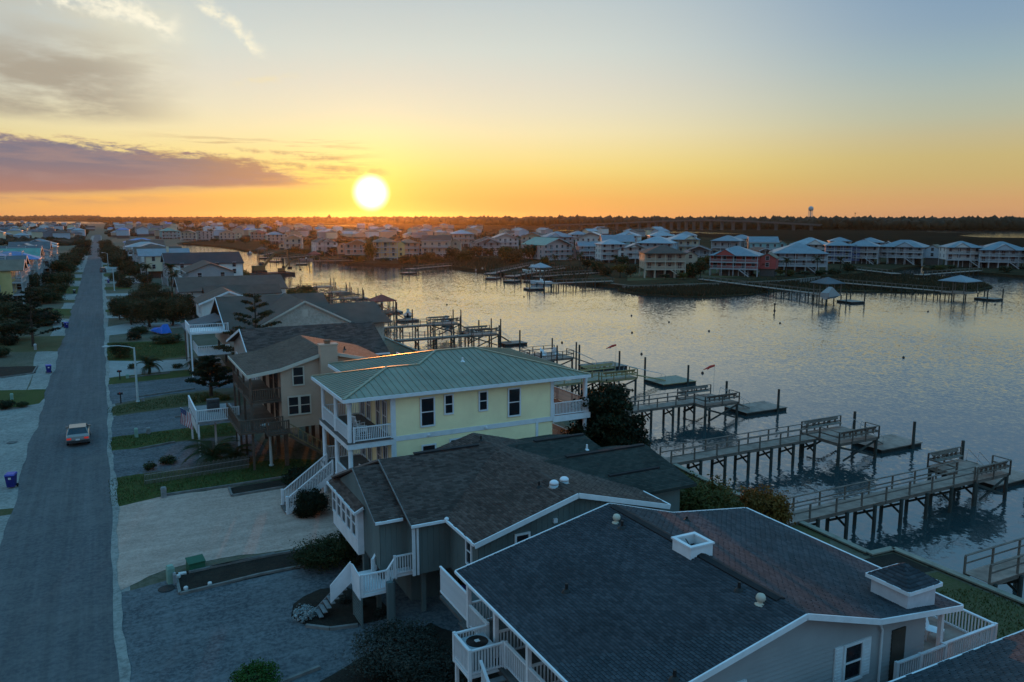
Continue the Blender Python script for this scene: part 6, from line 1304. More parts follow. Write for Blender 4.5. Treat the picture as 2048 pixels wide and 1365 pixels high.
# far shore trees
FT = [(905,520,7,6.5),(925,524,8,7),(950,523,8,7.5),(1010,525,8,8),(1030,527,8,8),(1048,524,8,7),(1060,520,8,8),(1090,528,4,4),(1175,545,6,5.5),(1195,548,6,5),(1212,552,5,4.5),(1240,556,6,5.),(1262,555,5,4.5),(1385,556,6,6.5),(1400,556,6,6),(1408,548,6,7),(1390,545,6,6),(1530,552,5,5),(1525,548,5,7),(1580,553,4,3),(1610,555,5,2.4),(1640,553,5,2.4),(1670,549,5,2.5),(1560,553,4,2.5),(1695,545,4,4),(1700,542,5,3),(1330,560,4,2),(1365,560,4,2.5),(875,528,7,4),(840,527,8,4),(810,528,7,4),(720,524,7,4),(668,512,7,5),(610,512,7,4),(590,506,7,5),(620,500,8,6),(770,526,6,2.5),(1245,530,6,5),(700,524,7,3.5),(742,521,9,10),(738,514,9,11),(748,512,9,11),(860,524,7,5),(935,516,7,5),(980,520,6,6),(640,514,6,3.5),(545,498,8,4),(530,494,8,5),(490,488,9,6),(460,487,8,4),(430,487,8,4),(1880,545,5,3),(2010,545,5,3),(1900,542,5,2.5),(1870,540,5,2)]  # the tallest trees are added to block the sun's glint on the canal
ANCH = [(398,'white three level house'),(455,'cream house at the canal bend'),(517,'peach red roofed house'),(586,'cream many windowed house'),(650,'white house with outside stair'),(716,'peach gabled house'),(772,'yellow three level house'),(819,'peach hip roofed house'),(871,'tan house'),(978,'grey gabled porch house'),(1117,'pale pink house'),(1180,'dark slate house'),(1227,'white house with the long stair'),(1330,'beige columned house'),(1397,'grey gabled house'),(1465,'red house'),(1530,'narrow side wing'),(1600,'white and grey bayed house'),(1676,'blue grey decked house'),(1722,'grey decked creek house'),(1800,'pale blue creek house'),(1927,'screened porch house'),(2006,'double decked house')]
for i,(x,y,w,h) in enumerate(FT):
    an = min(ANCH, key=lambda q: abs(q[0]-x))[1]; lab = '%s %s %s tree beside the %s across the canal'%('tall' if h >= 6.5 else 'low' if h < 4 else 'mid sized', ('rounded','clumped','spreading')[i%3], ('dark','green','dark','olive')[i%4], an)
    tree('shore_tree', lab, 'tree', tuple(G(x,y,-.75)), w, h, (L_OAK,L_SHR,L_OAK,L_OLV)[i%4], ('round','clump','oak')[i%3], i%5, 1300, .05, 'trees on the far shore')
for i,(x,y,h) in enumerate(((1330-20,541,5),(1232,541,5),(1160,530,5),(1572,550,5.5),(1633,548,6),(1345,543,5),(1680,540,4.5),(1110,530,4),(1140,535,4.5))): palm('palm standing before the houses on the far shore', tuple(G(x,y+4,-.75)), h, 2.1, 20, 'palms on the far shore', 20+i)
rnd = random.Random(5)
for i in range(46):
    x = rnd.uniform(215,1350); y = 452+ (x-215)/1135*26 + rnd.uniform(-3,16)*(1 if x > 560 else .8); z = -.75 if x > 560 else 0.
    g = G(x,y,z); tree('distant_tree','distant %s %s tree %s'%(('rounded','clumped')[i%2],('dark','dense','wide')[i%3],'among the houses right of the road end' if x < 560 else 'among the roofs in the sun glow' if x < 1000 else 'among the roofs at the marsh edge'),'tree', tuple(g), rnd.uniform(6,11), rnd.uniform(5,9), (L_OAK,L_SHR)[i%2], ('round','clump')[i%2], i%5, 1300, .05, 'distant trees among the far houses')
for i,(x,y) in enumerate(((470,452),(485,453),(500,452),(515,453),(375,454),(350,453),(495,450),(520,451))): tree('pine_tree','tall distant pine above the far roofs','tree', tuple(G(x,y+4,0)), 16, 16, L_OAK, 'oak', i%4, 2600, .034, 'tall distant pines')
for i in range(26):
    x = rnd.uniform(-20,175); y = rnd.uniform(452,500); g = G(x,y,0)
    if g[0] > -10: continue
    tree('distant_tree','distant %s %s tree among the houses left of the road'%(('tall','low')[i%2],('dark','brownish','dense')[i%3]),'tree', tuple(g), rnd.uniform(5,9), rnd.uniform(4,7), L_OAK, 'round', i%5, 1300, .05, 'distant trees left of the road')
# mainland forest
def forest(name, label, line, n, hmin, hmax, depth, seed, z=-1.):
    r = np.random.RandomState(seed); P = np.array([G(x,y,z)[:2] for x,y in line]); seg = np.r_[0,np.cumsum(np.linalg.norm(np.diff(P,axis=0),axis=1))]
    bm = bmesh.new(); bmesh.ops.create_icosphere(bm, subdivisions=1, radius=1); bv = np.array([v.co[:] for v in bm.verts]); bf = np.array([[v.index for v in f.verts] for f in bm.faces]); bm.free()
    V = []; Q = []
    for i in range(n):
        s = r.rand()*seg[-1]; k = min(len(P)-2, np.searchsorted(seg,s)-1); k = max(0,k); f = (s-seg[k])/(seg[k+1]-seg[k]); c = P[k]*(1-f)+P[k+1]*f; c = c*(1+depth*r.rand()**1.6)
        d = np.linalg.norm(c); h = hmin+(hmax-hmin)*r.rand(); w = h*(.3+.25*r.rand())+d*.0012
        Q.append(bf+len(V)*len(bv)); V.append(bv*(1+.22*r.randn(len(bv),1))*np.array([w,w,h*.55])+np.array([c[0],c[1],z+h*.5]))
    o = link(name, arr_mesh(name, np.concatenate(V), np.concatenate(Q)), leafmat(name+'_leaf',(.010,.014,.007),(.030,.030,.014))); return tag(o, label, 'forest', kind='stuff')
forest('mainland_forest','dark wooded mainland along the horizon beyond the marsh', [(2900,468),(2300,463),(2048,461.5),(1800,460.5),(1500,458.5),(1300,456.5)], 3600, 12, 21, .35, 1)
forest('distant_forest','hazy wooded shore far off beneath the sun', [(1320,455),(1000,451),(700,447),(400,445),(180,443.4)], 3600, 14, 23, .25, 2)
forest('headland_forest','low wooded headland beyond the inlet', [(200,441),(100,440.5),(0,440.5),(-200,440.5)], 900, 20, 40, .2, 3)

# scrub filling the gaps between the far houses
def scrub(name, label, xr, yr, n, z, seed, slope=0.):
    r = np.random.RandomState(seed); bm = bmesh.new(); bmesh.ops.create_icosphere(bm, subdivisions=1, radius=1); bv = np.array([v.co[:] for v in bm.verts]); bf = np.array([[v.index for v in f.verts] for f in bm.faces]); bm.free(); V = []; Q = []
    for i in range(n):
        x = r.uniform(*xr); y = r.uniform(*yr)+(x-xr[0])*slope; c = G(x,y,z)
        if abs(c[0]+3.7) < 7 and z == 0.: continue
        h = r.uniform(1.8,5.); w = h*r.uniform(.6,1.2); Q.append(bf+len(V)*len(bv)); V.append(bv*(1+.25*r.randn(len(bv),1))*np.array([w,w,h*.6])+np.array([c[0],c[1],z+h*.35]))
    o = link(name, arr_mesh(name, np.concatenate(V), np.concatenate(Q)), leafmat(name+'_leaf',(.012,.016,.008),(.034,.034,.016))); return tag(o, label, 'scrub', kind='stuff')
scrub('far_scrub','dark scrub between the distant houses right of the road',(212,580),(446.5,474),900,0.,1)
scrub('glow_scrub','dark scrub between the houses in the sun glow',(560,1300),(457,486),900,-.75,2,.012)
scrub('left_scrub','dark scrub between the distant houses left of the road',(-30,172),(446.5,492),700,0.,3)
# ------------------------------------------------------------------ street furniture
def lamp(label, loc, h, arm, rz=0., group=None):
    t = thing('street_lamp', label, 'lamp', loc, rz, group)
    MB().cyl((0,0,0),(0,0,h),.13,.085,10).lathe([(.2,0),(.2,.1),(.14,.14)],(0,0,0),10).build('pole', mat('pale_steel',(.50,.58,.58),.5,.08,metal=.2), t)
    MB().path([(0,0,h-.1),(-.5,0,h+.12),(-arm*.6,0,h+.3),(-arm,0,h+.32)],.045).build('arm', MATS['pale_steel'], t)
    MB().lathe([(.08,0),(.2,.05),(.2,.14),(.06,.2)],(0,0,0),8).build('lamp_head', MATS['pale_steel'], t, (-arm-.15,0,h+.2)).scale = (1.9,1,1)
lamp('tall street lamp with long arm beside the nearest mailboxes', tuple(G(276,804)), 5.9, 2.5)
lamp('street lamp beside the road among driveways', tuple(G(229,582)), 6.2, 1.5); lamp('street lamp beside the verge trees', tuple(G(217,540)), 6.2, 1.5); 
lamp('short pale post lamp by the tan house stair', tuple(G(543,932)), 3.1, .15)
def bin_(label, loc, col, rz=0., group=None):
    t = thing('wheelie_bin', label, 'bin', loc, rz, group); m = mat('bin_'+col, {'blue':(.018,.022,.16),'dark':(.02,.025,.03),'green':(.02,.06,.03)}[col], .5, .15); ml = mat('bin_lid_'+col, {'blue':(.07,.08,.36),'dark':(.25,.30,.30),'green':(.03,.09,.05)}[col], .45, .1)
    MB().add([(-.24,-.26,.12),(.24,-.26,.12),(.24,.26,.12),(-.24,.26,.12),(-.31,-.36,1.0),(.31,-.36,1.0),(.31,.36,1.0),(-.31,.36,1.0)],BOXF).build('body', m, t)
    MB().add([(-.34,-.40,1.0),(.34,-.40,1.0),(.34,.38,1.0),(-.34,.38,1.0),(-.3,-.33,1.1),(.3,-.33,1.1),(.3,.34,1.12),(-.3,.34,1.12)],BOXF).build('lid', ml, t)
    for s in (-1,1): MB().cyl((s*.26,.26,.13),(s*.34,.26,.13),.13,.13,10).build('wheel', BLACK, t)
    MB().cyl((-.3,.42,.98),(.3,.42,.98),.025).build('handle', m, t); MB().box(-.09,.09,-.345,-.33,.72,.88).build('sticker', OFFW, t)
bin_('blue wheelie bin on the sand nearest the pavement edge, beside the silver car', tuple(G(24,976)), 'blue', -.2)
bin_('blue wheelie bin beside the dark mulch bed', tuple(G(98,747)), 'blue', .1); bin_('blue wheelie bin by the rounded shrub', tuple(G(133,657)), 'blue', .3); bin_('dark wheelie bin beside the blue one by the rounded shrub', tuple(G(128,655)), 'dark', .1)
bin_('dark wheelie bin with pale lid on a far driveway', tuple(G(149,588)), 'dark'); bin_('blue wheelie bin beside the far street lamp', tuple(G(217,567)), 'blue')
for i,(x,y) in enumerate(((803,1215),(815,1208))): bin_(('blue wheelie bin under the green boarded house','dark wheelie bin under the green boarded house')[i], (14.9+i*.8,34.6,0), ('blue','dark')[i], .4)
def mailbox(label, loc, group=None, col=(.02,.02,.022)):
    t = thing('mailbox', label, 'mailbox', loc, group=group); MB().box(-.06,.06,-.06,.06,0,.95).build('post', mat('dark_post',(.04,.035,.03),.8), t)
    b = MB(); n = 8; pr = [(-.11,0),(.11,0),(.11,.14)]+[(.11*math.cos(a*math.pi/n),.14+.09*math.sin(a*math.pi/n)) for a in range(1,n)]+[(-.11,.14)]
    b.add([(-.28,u,.95+v) for u,v in pr]+[(.24,u,.95+v) for u,v in pr],[tuple(range(len(pr)-1,-1,-1)),tuple(range(len(pr),2*len(pr)))]+[(i,(i+1)%len(pr),len(pr)+(i+1)%len(pr),len(pr)+i) for i in range(len(pr))])
    b.build('box', mat('mailbox_black',col,.4,.1), t); MB().box(-.1,-.02,-.14,-.115,1.05,1.25).build('flag', mat('mailbox_flag',(.4,.04,.03),.5), t)
mailbox('black mailbox on a dark post beside the tall street lamp', tuple(G(242,807))); mailbox('black mailbox by the second driveway', tuple(G(240,760))); mailbox('white topped mailbox across the driveways', tuple(G(222,618)), col=(.5,.5,.5)); mailbox('dark mailbox near the far bins', tuple(G(221,630)))
def pedestal(label, loc, w, h, m, rz=0., cap=True, group=None):
    t = thing('utility_pedestal', label, 'utility box', loc, rz, group); MB().box(-w/2,w/2,-w/2,w/2,0,h*.82).build('body', m, t); MB().add([(-w*.55,-w*.55,h*.82),(w*.55,-w*.55,h*.82),(w*.55,w*.55,h*.82),(-w*.55,w*.55,h*.82),(-w*.4,-w*.4,h),(w*.4,-w*.4,h),(w*.4,w*.4,h),(-w*.4,w*.4,h)],BOXF).build('cap', m, t)
PGREEN = mat('pale_green_box',(.22,.36,.29),.6,.1); DGREEN = mat('dark_green_box',(.025,.11,.06),.55,.1); STONE = mat('grey_stone',(.22,.23,.23),.8,.3,4.)
pedestal('tall pale green utility box at the bed corner', tuple(G(342,1166)), .36, 1.0, PGREEN, .2); pedestal('slim grey meter box beside the pale green one', tuple(G(350,1170)), .16, .7, STEEL, .1)
pedestal('pale green utility box on the lawn by the drives', tuple(G(273,875)), .3, .85, PGREEN); pedestal('grey stone pedestal on the lawn beside the pale green box', tuple(G(297,868)), .34, .6, STONE); pedestal('grey stone pedestal at the end of the landscape timber', tuple(G(328,995)), .36, .75, STONE)
pedestal('pale green utility box on the left lawn', tuple(G(24,800)), .3, .7, PGREEN); pedestal('grey pedestal at the lamp foot', tuple(G(286,803)), .3, .4, STONE); pedestal('grey utility box by the dry lawn', tuple(G(71,700)), .35, .9, STEEL); pedestal('pale box by the concrete driveway', tuple(G(255,757)), .35, .5, PGREEN)
tx = thing('transformer', 'dark green transformer cabinet beside the mulch bed', 'utility box', tuple(G(392,1138)), .15)
MB().add([(-.45,-.35,0),(.45,-.35,0),(.45,.35,0),(-.45,.35,0),(-.43,-.3,.45),(.43,-.3,.45),(.43,.3,.6),(-.43,.3,.6)],BOXF).build('body', DGREEN, tx); MB().add([(-.47,-.34,.45),(.47,-.34,.45),(.47,.34,.61),(-.47,.34,.61),(-.47,-.34,.49),(.47,-.34,.49),(.47,.34,.65),(-.47,.34,.65)],BOXF).build('lid', DGREEN, tx)
for i,(x,y) in enumerate(((365,1150),(357,1157),(372,1181),(420,1172))):
    mb_ = thing('water_meter', ('white meter lid in the mulch bed','white cap beside the meter lid','white pipe cap by the front timber','small white stub in the mulch')[i], 'utility cover', tuple(G(x,y)+np.array((0,0,.05))), .1*i)
    MB().lathe([(.12,0),(.12,.12),(.09,.16)],(0,0,0),8).build('cap', OFFW, mb_) if i else MB().box(-.2,.2,-.12,.12,0,.08).build('lid', OFFW, mb_)
mh = thing('manhole_cover', 'dark round manhole cover beside the pale green utility box', 'manhole', tuple(G(333,1179)+np.array((0,0,.03))))
MB().lathe([(.42,0),(.42,.02),(.38,.03),(.37,.02)],(0,0,0),20).build('ring', mat('cast_iron',(.03,.027,.025),.7), mh); MB().lathe([(.36,0),(.36,.022),(.1,.024)],(0,0,0),20).build('lid', mat('cast_iron'), mh)
mh2 = thing('manhole_cover', 'grey manhole cover in the sand left of the road', 'manhole', tuple(G(24,886)+np.array((0,0,.03)))); MB().lathe([(.42,0),(.42,.02),(.38,.03)],(0,0,0),20).build('ring', mat('worn_iron',(.12,.12,.115),.8), mh2); MB().lathe([(.36,0),(.36,.022),(.1,.024)],(0,0,0),20).build('lid', mat('worn_iron'), mh2)
LT = mat('landscape_timber',(.17,.165,.155),.9,.25,2.)
def timber(label, pts, h=.16):
    P = [G(x,y) for x,y in pts]; t = thing('landscape_timber', label, 'edging', tuple(P[0]))
    for a,b in zip(P,P[1:]):
        L = np.linalg.norm(b-a); n = max(1,round(L/2.4))
        for i in range(n):
            p = a+(b-a)*(i/n); q = a+(b-a)*((i+1)/n-.004); MB(tuple(P[0])).beam((p[0],p[1],h/2),(q[0],q[1],h/2),.15,h).build('timber', LT, t)
timber('timber edging along the lawn above the shell gravel', [(332,992),(456,974)]); timber('timber edging round the small mulch bed', [(456,974),(578,955)]); timber('short timber border at the near side of the small mulch bed', [(458,978),(464,994),(576,975)])
timber('timber edging along the far side of the long mulch bed', [(420,1138),(520,1118),(690,1086)]); timber('inner timber row in the long mulch bed', [(378,1148),(550,1110)]); timber('timber edging on the near side of the long mulch bed', [(354,1162),(360,1191),(440,1172),(520,1152),(694,1118)])
timber('timber edging of the round bed near the slatted screen', [(612,1255),(660,1261),(716,1254)]); timber('timber edging at the palm bed', [(560,1370),(640,1338)]); timber('timber border of the tan house drive', [(270,796),(390,779)]); timber('timber edging by the lamp drive', [(278,900),(350,886)]); timber('timber edging of the second drive', [(350,836),(482,820)]); timber('timber edging of the left mulch bed', [(0,757),(66,748),(75,733)]); timber('timber edging along the concrete driveway', [(255,757),(340,747)])
# picket fence by the low palms
fa, fb = G(290,970), G(500,936); pf = thing('picket_fence','weathered wire bound picket fence around the low palms','fence',tuple(fa)); n = 76; M_PK = mat('grey_picket',(.17,.16,.145),.9,.3)
for a,b in (((286,952),(284,968)),):
    pass
for i in range(n):
    p = fa+(fb-fa)*i/n; link('picket', boxmesh(.04,.02,round(1.02+.06*math.sin(i*1.7),2),M_PK), None, pf, (p[0]-fa[0],p[1]-fa[1],0), math.sin(i*3.1)*.2)
MB(tuple(fa)).beam((*fa[:2],.3),(*fb[:2],.3),.02,.03).beam((*fa[:2],.75),(*fb[:2],.75),.02,.03).build('wire', STEEL, pf)
# blue tarp boat
tp = G(322,668); tb = thing('covered_boat','boat under a bright blue tarp beside the oak clump','boat',tuple(tp),-1.25); tb.scale = (.8,.8,.8)
MB().add([(-3.2,-1,.4),(3.,-1.1,.4),(3.,1.1,.4),(-3.2,1,.4),(-3.4,-.1,1.0),(1.5,-.9,1.5),(1.5,.9,1.5),(-3.4,.1,1.0),(2.6,-.5,2.3),(2.6,.5,2.3)],[(3,2,1,0),(0,1,5,4),(1,8,5),(1,2,9,8),(2,6,9),(2,3,7,6),(3,0,4,7),(4,5,6,7),(5,8,9,6)]).build('tarp', mat('blue_tarp',(.02,.16,.62),.5,.2,1.5), tb)
MB().box(-2.5,2.5,-.4,.4,.25,.4).cyl((.4,-.9,.28),(.4,.9,.28),.28,.28,10).build('trailer', STEEL, tb)
# ------------------------------------------------------------------ cars
def car(label, loc, rz, col, kind='sedan', lights=False, group=None):
    t = thing('car', label, 'car', loc, rz, group); paint = mat('paint_%d_%d_%d'%tuple(int(c*99) for c in col), col, .25, .05, spec=.6)
    W = .88; roofz = 1.42 if kind == 'sedan' else 1.72
    # side outline (y along the car, nose at +y)
    prof = [(-2.3,.35),(-2.32,.62),(-2.25,.88),(-1.75,.98),(-1.62,1.0)] if kind == 'sedan' else [(-2.3,.4),(-2.32,.7),(-2.28,1.02),(-2.2,1.05),(-2.1,1.07)]
    prof += [(1.05,.98),(1.9,.86),(2.25,.70),(2.32,.5),(2.28,.3)]
    nn = len(prof); secs = []
    mb = MB()
    for sx_,ins in ((-1,0),(-.93,1),(.93,1),(1,0)):
        mb.add([(W*sx_, y, z-(0 if ins else (.05 if z > .5 else 0))) for y,z in prof],[])
    for k in range(3):
        for i in range(nn-1): mb.f.append((k*nn+i,k*nn+i+1,(k+1)*nn+i+1,(k+1)*nn+i))
        mb.f.append((k*nn+nn-1,k*nn,(k+1)*nn,(k+1)*nn+nn-1))
    mb.f += [tuple(range(nn)), tuple(range(4*nn-1,3*nn-1,-1))]
    body = mb.build('body', paint, t)
    g0,g1,g2,g3 = ((-1.75,.97),(-1.05,roofz-.03),(.15,roofz),(1.05,.98)) if kind == 'sedan' else ((-2.2,1.04),(-1.95,roofz-.03),(.3,roofz),(1.15,.98))
    wi, wo = .64, .80
    cab = MB().add([(-wo,g0[0],g0[1]),(wo,g0[0],g0[1]),(wi,g1[0],g1[1]),(-wi,g1[0],g1[1]),(wi,g2[0],g2[1]),(-wi,g2[0],g2[1]),(wo,g3[0],g3[1]),(-wo,g3[0],g3[1])],[(0,1,2,3),(3,2,4,5),(5,4,6,7),(1,6,4,2),(0,3,5,7),(0,7,6,1)]).build('cabin_glass', GLASS, t)
    MB().slab([(-wi-.02,g1[0]-.05,g1[1]+.025),(wi+.02,g1[0]-.05,g1[1]+.025),(wi+.02,g2[0]+.05,g2[1]+.025),(-wi-.02,g2[0]+.05,g2[1]+.025)],.05).build('roof', paint, t)
    for s in (-1,1):
        MB().beam((s*wo,g0[0],g0[1]),(s*wi,g1[0],g1[1]+.01),.07,.06).beam((s*wo,g3[0],g3[1]),(s*wi,g2[0],g2[1]+.01),.06,.05).beam((s*.74,-.35,1.0),(s*wi,-.35,roofz-.02),.05,.08).build('pillar', paint, t)
        MB().box(s*.9-.1,s*.9+.1,.72,.84,.98,1.12).build('mirror', paint, t)
        for y in (-1.4,1.4):
            w = MB().cyl((s*.7,y,.32),(s*.9,y,.32),.32,.32,16).build('wheel', BLACK, t); MB().cyl((s*.901,y,.32),(s*.91,y,.32),.2,.19,12).build('rim', STEEL, w)
        tl = MB().box(s*.66-.17,s*.66+.17,-2.335,-2.26,.66,.80).build('tail_light', LIT if lights else mat('tail_red',(.3,.02,.02),.3), t)
        MB().box(s*.62-.18,s*.62+.18,2.24,2.32,.56,.68).build('headlight', OFFW, t)
    MB().box(-.84,.84,-2.38,-2.25,.36,.56).build('rear_bumper', mat('bumper_dark',(.04,.042,.045),.5), t); MB().box(-.16,.16,-2.40,-2.33,.58,.70).build('licence_plate', OFFW, t)
    return t
LIT = bpy.data.materials.new('lit_tail_lamp'); LIT.use_nodes = True; lb_ = LIT.node_tree.nodes['Principled BSDF']; lb_.inputs['Base Color'].default_value = (.5,.02,.02,1); lb_.inputs['Emission Color'].default_value = (1,.06,.03,1); lb_.inputs['Emission Strength'].default_value = .22
cp = G(157,893); car('silver sedan driving away with tail lights lit', (cp[0],cp[1]+2.0,.042), 0., (.19,.19,.18), lights=True)
car('white sport utility vehicle parked before the houses', tuple(G(282,568)), PI2, (.6,.6,.6), 'suv'); car('dark car far along the road', (-1.9,540,.042), 0., (.03,.03,.03)); car('dark car parked by the verge trees', tuple(G(206,545)), .1, (.03,.03,.035), 'suv'); car('white car under the raised house right of the road', tuple(G(325,592)), 1.2, (.6,.62,.62)); car('pale pickup parked right of the road', tuple(G(255,566)), 1.4, (.5,.5,.5), 'suv')
# ------------------------------------------------------------------ boats and work barge
def boat(label, loc, rz, L=6., col=(.6,.6,.6), top=None, group=None):
    t = thing('motor_boat', label, 'boat', loc, rz, group); h = L*.13; b = L*.19
    hull = MB(); st_ = [(-.5,1.,0),(-.1,1.,0),(.25,.85,.03),(.42,.45,.08),(.5,.03,.14)]; vs = []
    for f,wf,zf in st_: vs += [(f*L,-b*wf,h+zf*L*.5),(f*L,-b*wf*.7,.1+zf*L*.3),(f*L,0,-.15+zf*L*.5),(f*L,b*wf*.7,.1+zf*L*.3),(f*L,b*wf,h+zf*L*.5)]
    fs = [(k*5+i,k*5+i+1,(k+1)*5+i+1,(k+1)*5+i) for k in range(4) for i in range(4)]+[(0,1,2,3,4),(4,9,14,19,24,20,15,10,5,0)]
    hull.add(vs,fs).build('hull', mat('hull_%d_%d_%d'%tuple(int(c*99) for c in col),col,.35,.05,spec=.5), t)
    MB().box(-.08*L,.04*L,-b*.3,b*.3,h,h+.75).slab([(.04*L,-b*.3,h+.75),(.04*L,b*.3,h+.75),(.0,b*.3,h+1.15),(.0,-b*.3,h+1.15)],.03,(1,0,0)).build('console', OFFW, t)
    MB().box(-.56*L,-.5*L,-.2,.2,h-.3,h+.55).build('outboard', BLACK, t)
    if top:
        tp_ = MB().box(-.2*L,.12*L,-b*.7,b*.7,h+1.9,h+2.0)
        for x in (-.18,.1):
            for s in (-.65,.65): tp_.cyl((x*L,s*b,h),(x*L,s*b,h+1.9),.03,.03,5)
        tp_.build('canopy', top, t)
    return t
boat('white motor boat under pale canopy on the far shore', tuple(G(1066,547,WZ+.9)), 2.6, 8., (.50,.60,.58), OFFW); boat('small boat cruising the upper canal', tuple(G(500,509,WZ)), 1.2, 6.5, (.25,.25,.25), BLACK)
boat('low white boat moored by the dock with boat lift', tuple(G(1082,569,WZ)), 2.9, 7., (.6,.62,.64)); boat('dark boat at the float under the sunset roof', tuple(G(612,522,WZ)), 2.9, 7., (.2,.2,.22), BLACK); boat('skiff moored beside the open frame lift', tuple(G(965,544,WZ)), 2.8, 6., (.3,.3,.3)); boat('small dark skiff at the left docks', (61.,148.5,WZ), 1.5, 5., (.1,.1,.1)); boat('small skiff beside the gazebo dock', (58.,163.,WZ), 1.2, 5., (.12,.12,.12))
bp = G(1662,586,-.1+1.2); cb = thing('covered_boat','boat under a pale fabric cover on the lift below the red house','boat',(bp[0],bp[1],-.3),.3)
MB().add([(-3.6,-1.2,.6),(3.,-1.2,.6),(3.8,0,.8),(3.,1.2,.6),(-3.6,1.2,.6),(-3.4,-1,1.6),(-.5,-.5,2.9),(3.4,0,1.4),(-.5,.5,2.9),(-3.4,1,1.6)],[(4,3,2,1,0),(0,1,6,5),(1,2,7,6),(2,3,8,7),(3,4,9,8),(4,0,5,9),(5,6,8,9),(6,7,8)]).build('cover', mat('boat_cover',(.30,.27,.26),.8,.1), cb)
MB().add([(-3.5,-1.1,.58),(3.,-1.1,.58),(3.7,0,.7),(3.,1.1,.58),(-3.5,1.1,.58),(-3.3,0,-.1),(2.6,0,-.1)],[(0,1,6,5),(1,2,6),(2,3,6),(3,4,5,6),(4,0,5)]).build('hull', mat('hull_60_60_60'.replace('60','61'),(.6,.6,.6),.4), cb)
bg_ = G(536,552,WZ); bz = thing('work_barge','dark dredging barge with spud posts near the canal bend','barge',tuple(bg_),.25); MB().box(-9,9,-4,4,-.5,1.1).build('hull', mat('barge_steel',(.035,.03,.028),.8,.3), bz)
for x in (-8,8): link('spud', cylmesh(.2,7,mat('barge_steel'),8), None, bz, (x,3.4,-1))
MB().box(-4,-1.6,.5,3.4,1.1,3.2).build('deckhouse', mat('rust_red',(.12,.06,.045),.8), bz)
def excavator(label, loc, rz, s=1.):
    t = thing('excavator', label, 'excavator', loc, rz); m = mat('digger_paint',(.16,.10,.04),.6,.2); d = mat('barge_steel')
    for y in (-1.1,1.1): MB().box(-1.9*s,1.9*s,(y-.35)*s,(y+.35)*s,0,.8*s).build('track', d, t)
    MB().box(-1.9*s,1.4*s,-1.3*s,1.3*s,.85*s,2.2*s).build('house', m, t); MB().box(.2*s,1.5*s,.2*s,1.25*s,2.2*s,3.2*s).build('cab', GLASS, t)
    MB().beam((1.2*s,-.3*s,1.9*s),(4.6*s,-.3*s,5.8*s),.4*s,.6*s).beam((4.6*s,-.3*s,5.8*s),(8.2*s,-.3*s,6.6*s),.35*s,.5*s).build('boom', m, t); MB().beam((8.2*s,-.3*s,6.7*s),(9.0*s,-.3*s,1.6*s),.28*s,.42*s).build('stick', m, t)
    MB().slab([(8.6*s,-.9*s,1.6*s),(9.6*s,-.9*s,1.6*s),(9.4*s,-.9*s,.7*s),(8.4*s,-.9*s,.8*s)],1.2*s,(0,1,0)).build('bucket', d, t)
ex = G(520,548,WZ); excavator('tall excavator reaching over the barge', (bg_[0]-3,bg_[1],WZ+1.1), .1, 1.25); excavator('smaller excavator at the barge end', (bg_[0]+5,bg_[1]-.5,WZ+1.1), -.1, .75)
# windsocks, marker, crab floats
for i,(x,y,z,lab) in enumerate(((1459,800,.25,'red fish windsock on a thin pole above the dock platform'),(1246,742,.25,'red and white windsock above the yellow timber dock'))):
    b0 = ((59.6,67.2,.25),(57.0,82.6,.25))[i]; t = thing('windsock', lab, 'windsock', b0); MB().cyl((0,0,0),(0,0,(3.1,3.4)[i]),.02,.012,5).build('pole', STEEL, t); zt_ = (3.05,3.35)[i]
    MB().cyl((0,0,zt_),(-.5,.1,zt_-.12),.12,.15,8).cyl((-.5,.1,zt_-.12),(-1.35,.25,zt_-.42),.15,.03,8).build('sock', mat('windsock_red',(.55,.05,.035),.7), t)
    MB().slab([(-.6,.1,zt_-.3),(-.9,.15,zt_-.5),(-.75,.13,zt_-.2)],.02,(0,1,0)).build('fin', mat('windsock_white',(.6,.55,.5),.7) if i else mat('windsock_red'), t)
mk = thing('channel_marker','dark upright channel marker in open water','marker',tuple(G(1549,622,WZ))); MB().lathe([(.25,-.3),(.25,.2),(.12,.3),(.12,1.3),(.22,1.32),(.22,1.75),(.03,1.8)],(0,0,0),8).build('buoy', BLACK, mk); MB().cyl((0,0,1.75),(0,0,2.0),.03,.03,5).build('lamp', OFFW, mk)
for x,y in ((1405,747),(1560,647),(1548,630),(1264,666),(1338,645),(1263,632),(1807,716),(1990,610),(1856,624),(1418,663),(1283,709),(1124,686),(1048,594),(894,610)):
    fb_ = thing('crab_float','small dark crab pot float on the water','buoy',tuple(G(x,y,WZ)),group='crab pot floats'); MB().lathe([(.05,-.15),(.16,-.08),(.2,.05),(.14,.2),(.04,.26)],(0,0,0),8).build('float', BLACK, fb_, smooth=True); MB().cyl((0,0,.2),(0,.02,.42),.02,.02,5).build('stick', OFFW, fb_)
for i in range(4):
    ac_ = thing('white_chair','white slatted chair on the dock platform','chair',(53.6+i*.95,95.2+(i%2)*1.6,.26),i*.8,'white dock chairs'); MB().box(-.3,.3,-.3,.3,.35,.4).build('seat',WHITE,ac_); MB().slab([(-.3,.28,.38),(.3,.28,.38),(.3,.5,1.1),(-.3,.5,1.1)],.04,(0,1,0)).build('backrest',WHITE,ac_)
    for s in (-.28,.28): MB().box(s-.04,s+.04,-.3,.3,.58,.62).box(s-.03,s+.03,-.28,-.2,0,.58).box(s-.03,s+.03,.2,.28,0,.58).build('arm',WHITE,ac_)
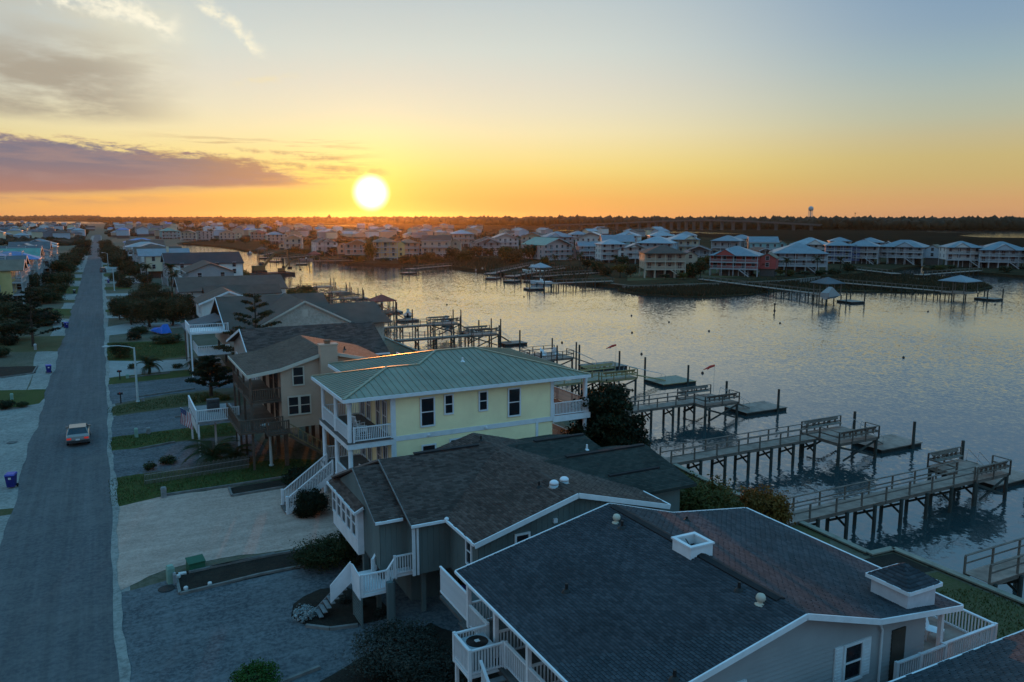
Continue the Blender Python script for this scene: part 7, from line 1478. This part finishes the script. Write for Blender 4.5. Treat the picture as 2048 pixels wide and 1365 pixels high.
# ------------------------------------------------------------------ horizon: water tower, mast, bridge
tw = G(1620,450,-1.); twd = thing('water_tower','pale water tower rising above the mainland trees','water tower',(tw[0],tw[1],-1)); k = np.linalg.norm(tw[:2])/F
MB().lathe([(.1,13*k+19),(3.5*k,14*k+19),(4.6*k,16*k+19),(4.6*k,19*k+19),(3.2*k,21*k+19),(.3,22.4*k+19)],(0,0,0),16).build('tank', mat('tower_white',(.45,.45,.45),.6), twd, smooth=True)
for i in range(6): a = i*math.pi/3; MB().cyl((math.cos(a)*4.4*k,math.sin(a)*4.4*k,0),(math.cos(a)*3.8*k,math.sin(a)*3.8*k,15*k+19),.35*k,.3*k,6).build('leg', mat('tower_white'), twd)
MB().cyl((0,0,0),(0,0,14*k+19),.7*k,.7*k,8).build('riser', mat('tower_white'), twd)
ms = G(1709,450,-1.); mst = thing('radio_mast','thin radio mast above the mainland trees','mast',(ms[0],ms[1],-1)); MB().cyl((0,0,0),(0,0,36),.7,.4,6).build('pole', mat('barge_steel'), mst); MB().box(-1.,1.,-1.,1.,32,35).build('antenna', mat('barge_steel'), mst)
br = thing('road_bridge','long concrete bridge crossing the waterway below the horizon','bridge',tuple(G(1390,462,-1.))); o = tuple(G(1390,462,-1.)); CONC = mat('bridge_concrete',(.10,.09,.085),.8,.1)
bp_ = [(1100,456,7.),(1200,452,9.),(1290,448,13),(1350,446,15),(1410,445,16),(1500,447,14),(1640,452,8.)]; pts = []
for x,y,z in bp_:
    q = G(x,459.5+(x-1300)*.004,-1.); pts.append((q[0],q[1],z-1))
dk = MB(o)
for a,b in zip(pts,pts[1:]): dk.beam(a,b,9,1.8); 
dk.build('deck', CONC, br); rl = MB(o)
for a,b in zip(pts,pts[1:]): rl.beam((a[0],a[1]-4.4,a[2]+1.4),(b[0],b[1]-4.4,b[2]+1.4),.4,.9)
rl.build('parapet', CONC, br)
for a,b in zip(pts,pts[1:]):
    for i in range(4):
        f = (i+.5)/4; c = [a[j]+(b[j]-a[j])*f for j in range(3)]; MB(o).box(c[0]-3,c[0]+3,c[1]-1,c[1]+1,-2,c[2]-2).box(c[0]-4.6,c[0]+4.6,c[1]-1.2,c[1]+1.2,c[2]-2,c[2]-.85).build('pier', CONC, br)
# ------------------------------------------------------------------ evening haze
HZ = True
if HZ:
    hz = MB().box(-2500,7000,-60,9000,-5.5,64).build('haze', None); hz['kind'] = 'stuff'; hz['label'] = 'thin warm evening haze over the canal and marsh'; hz['category'] = 'haze'
    m = bpy.data.materials.new('haze'); m.use_nodes = True; t = m.node_tree; t.nodes.clear()
    pv = t.nodes.new('ShaderNodeVolumePrincipled'); pv.inputs['Color'].default_value = (.95,.78,.60,1); pv.inputs['Density'].default_value = .00003; pv.inputs['Anisotropy'].default_value = .86
    ou = t.nodes.new('ShaderNodeOutputMaterial'); t.links.new(pv.outputs[0], ou.inputs['Volume']); hz.data.materials.append(m)
    try: m.volume_intersection_method = 'FAST'
    except Exception: pass
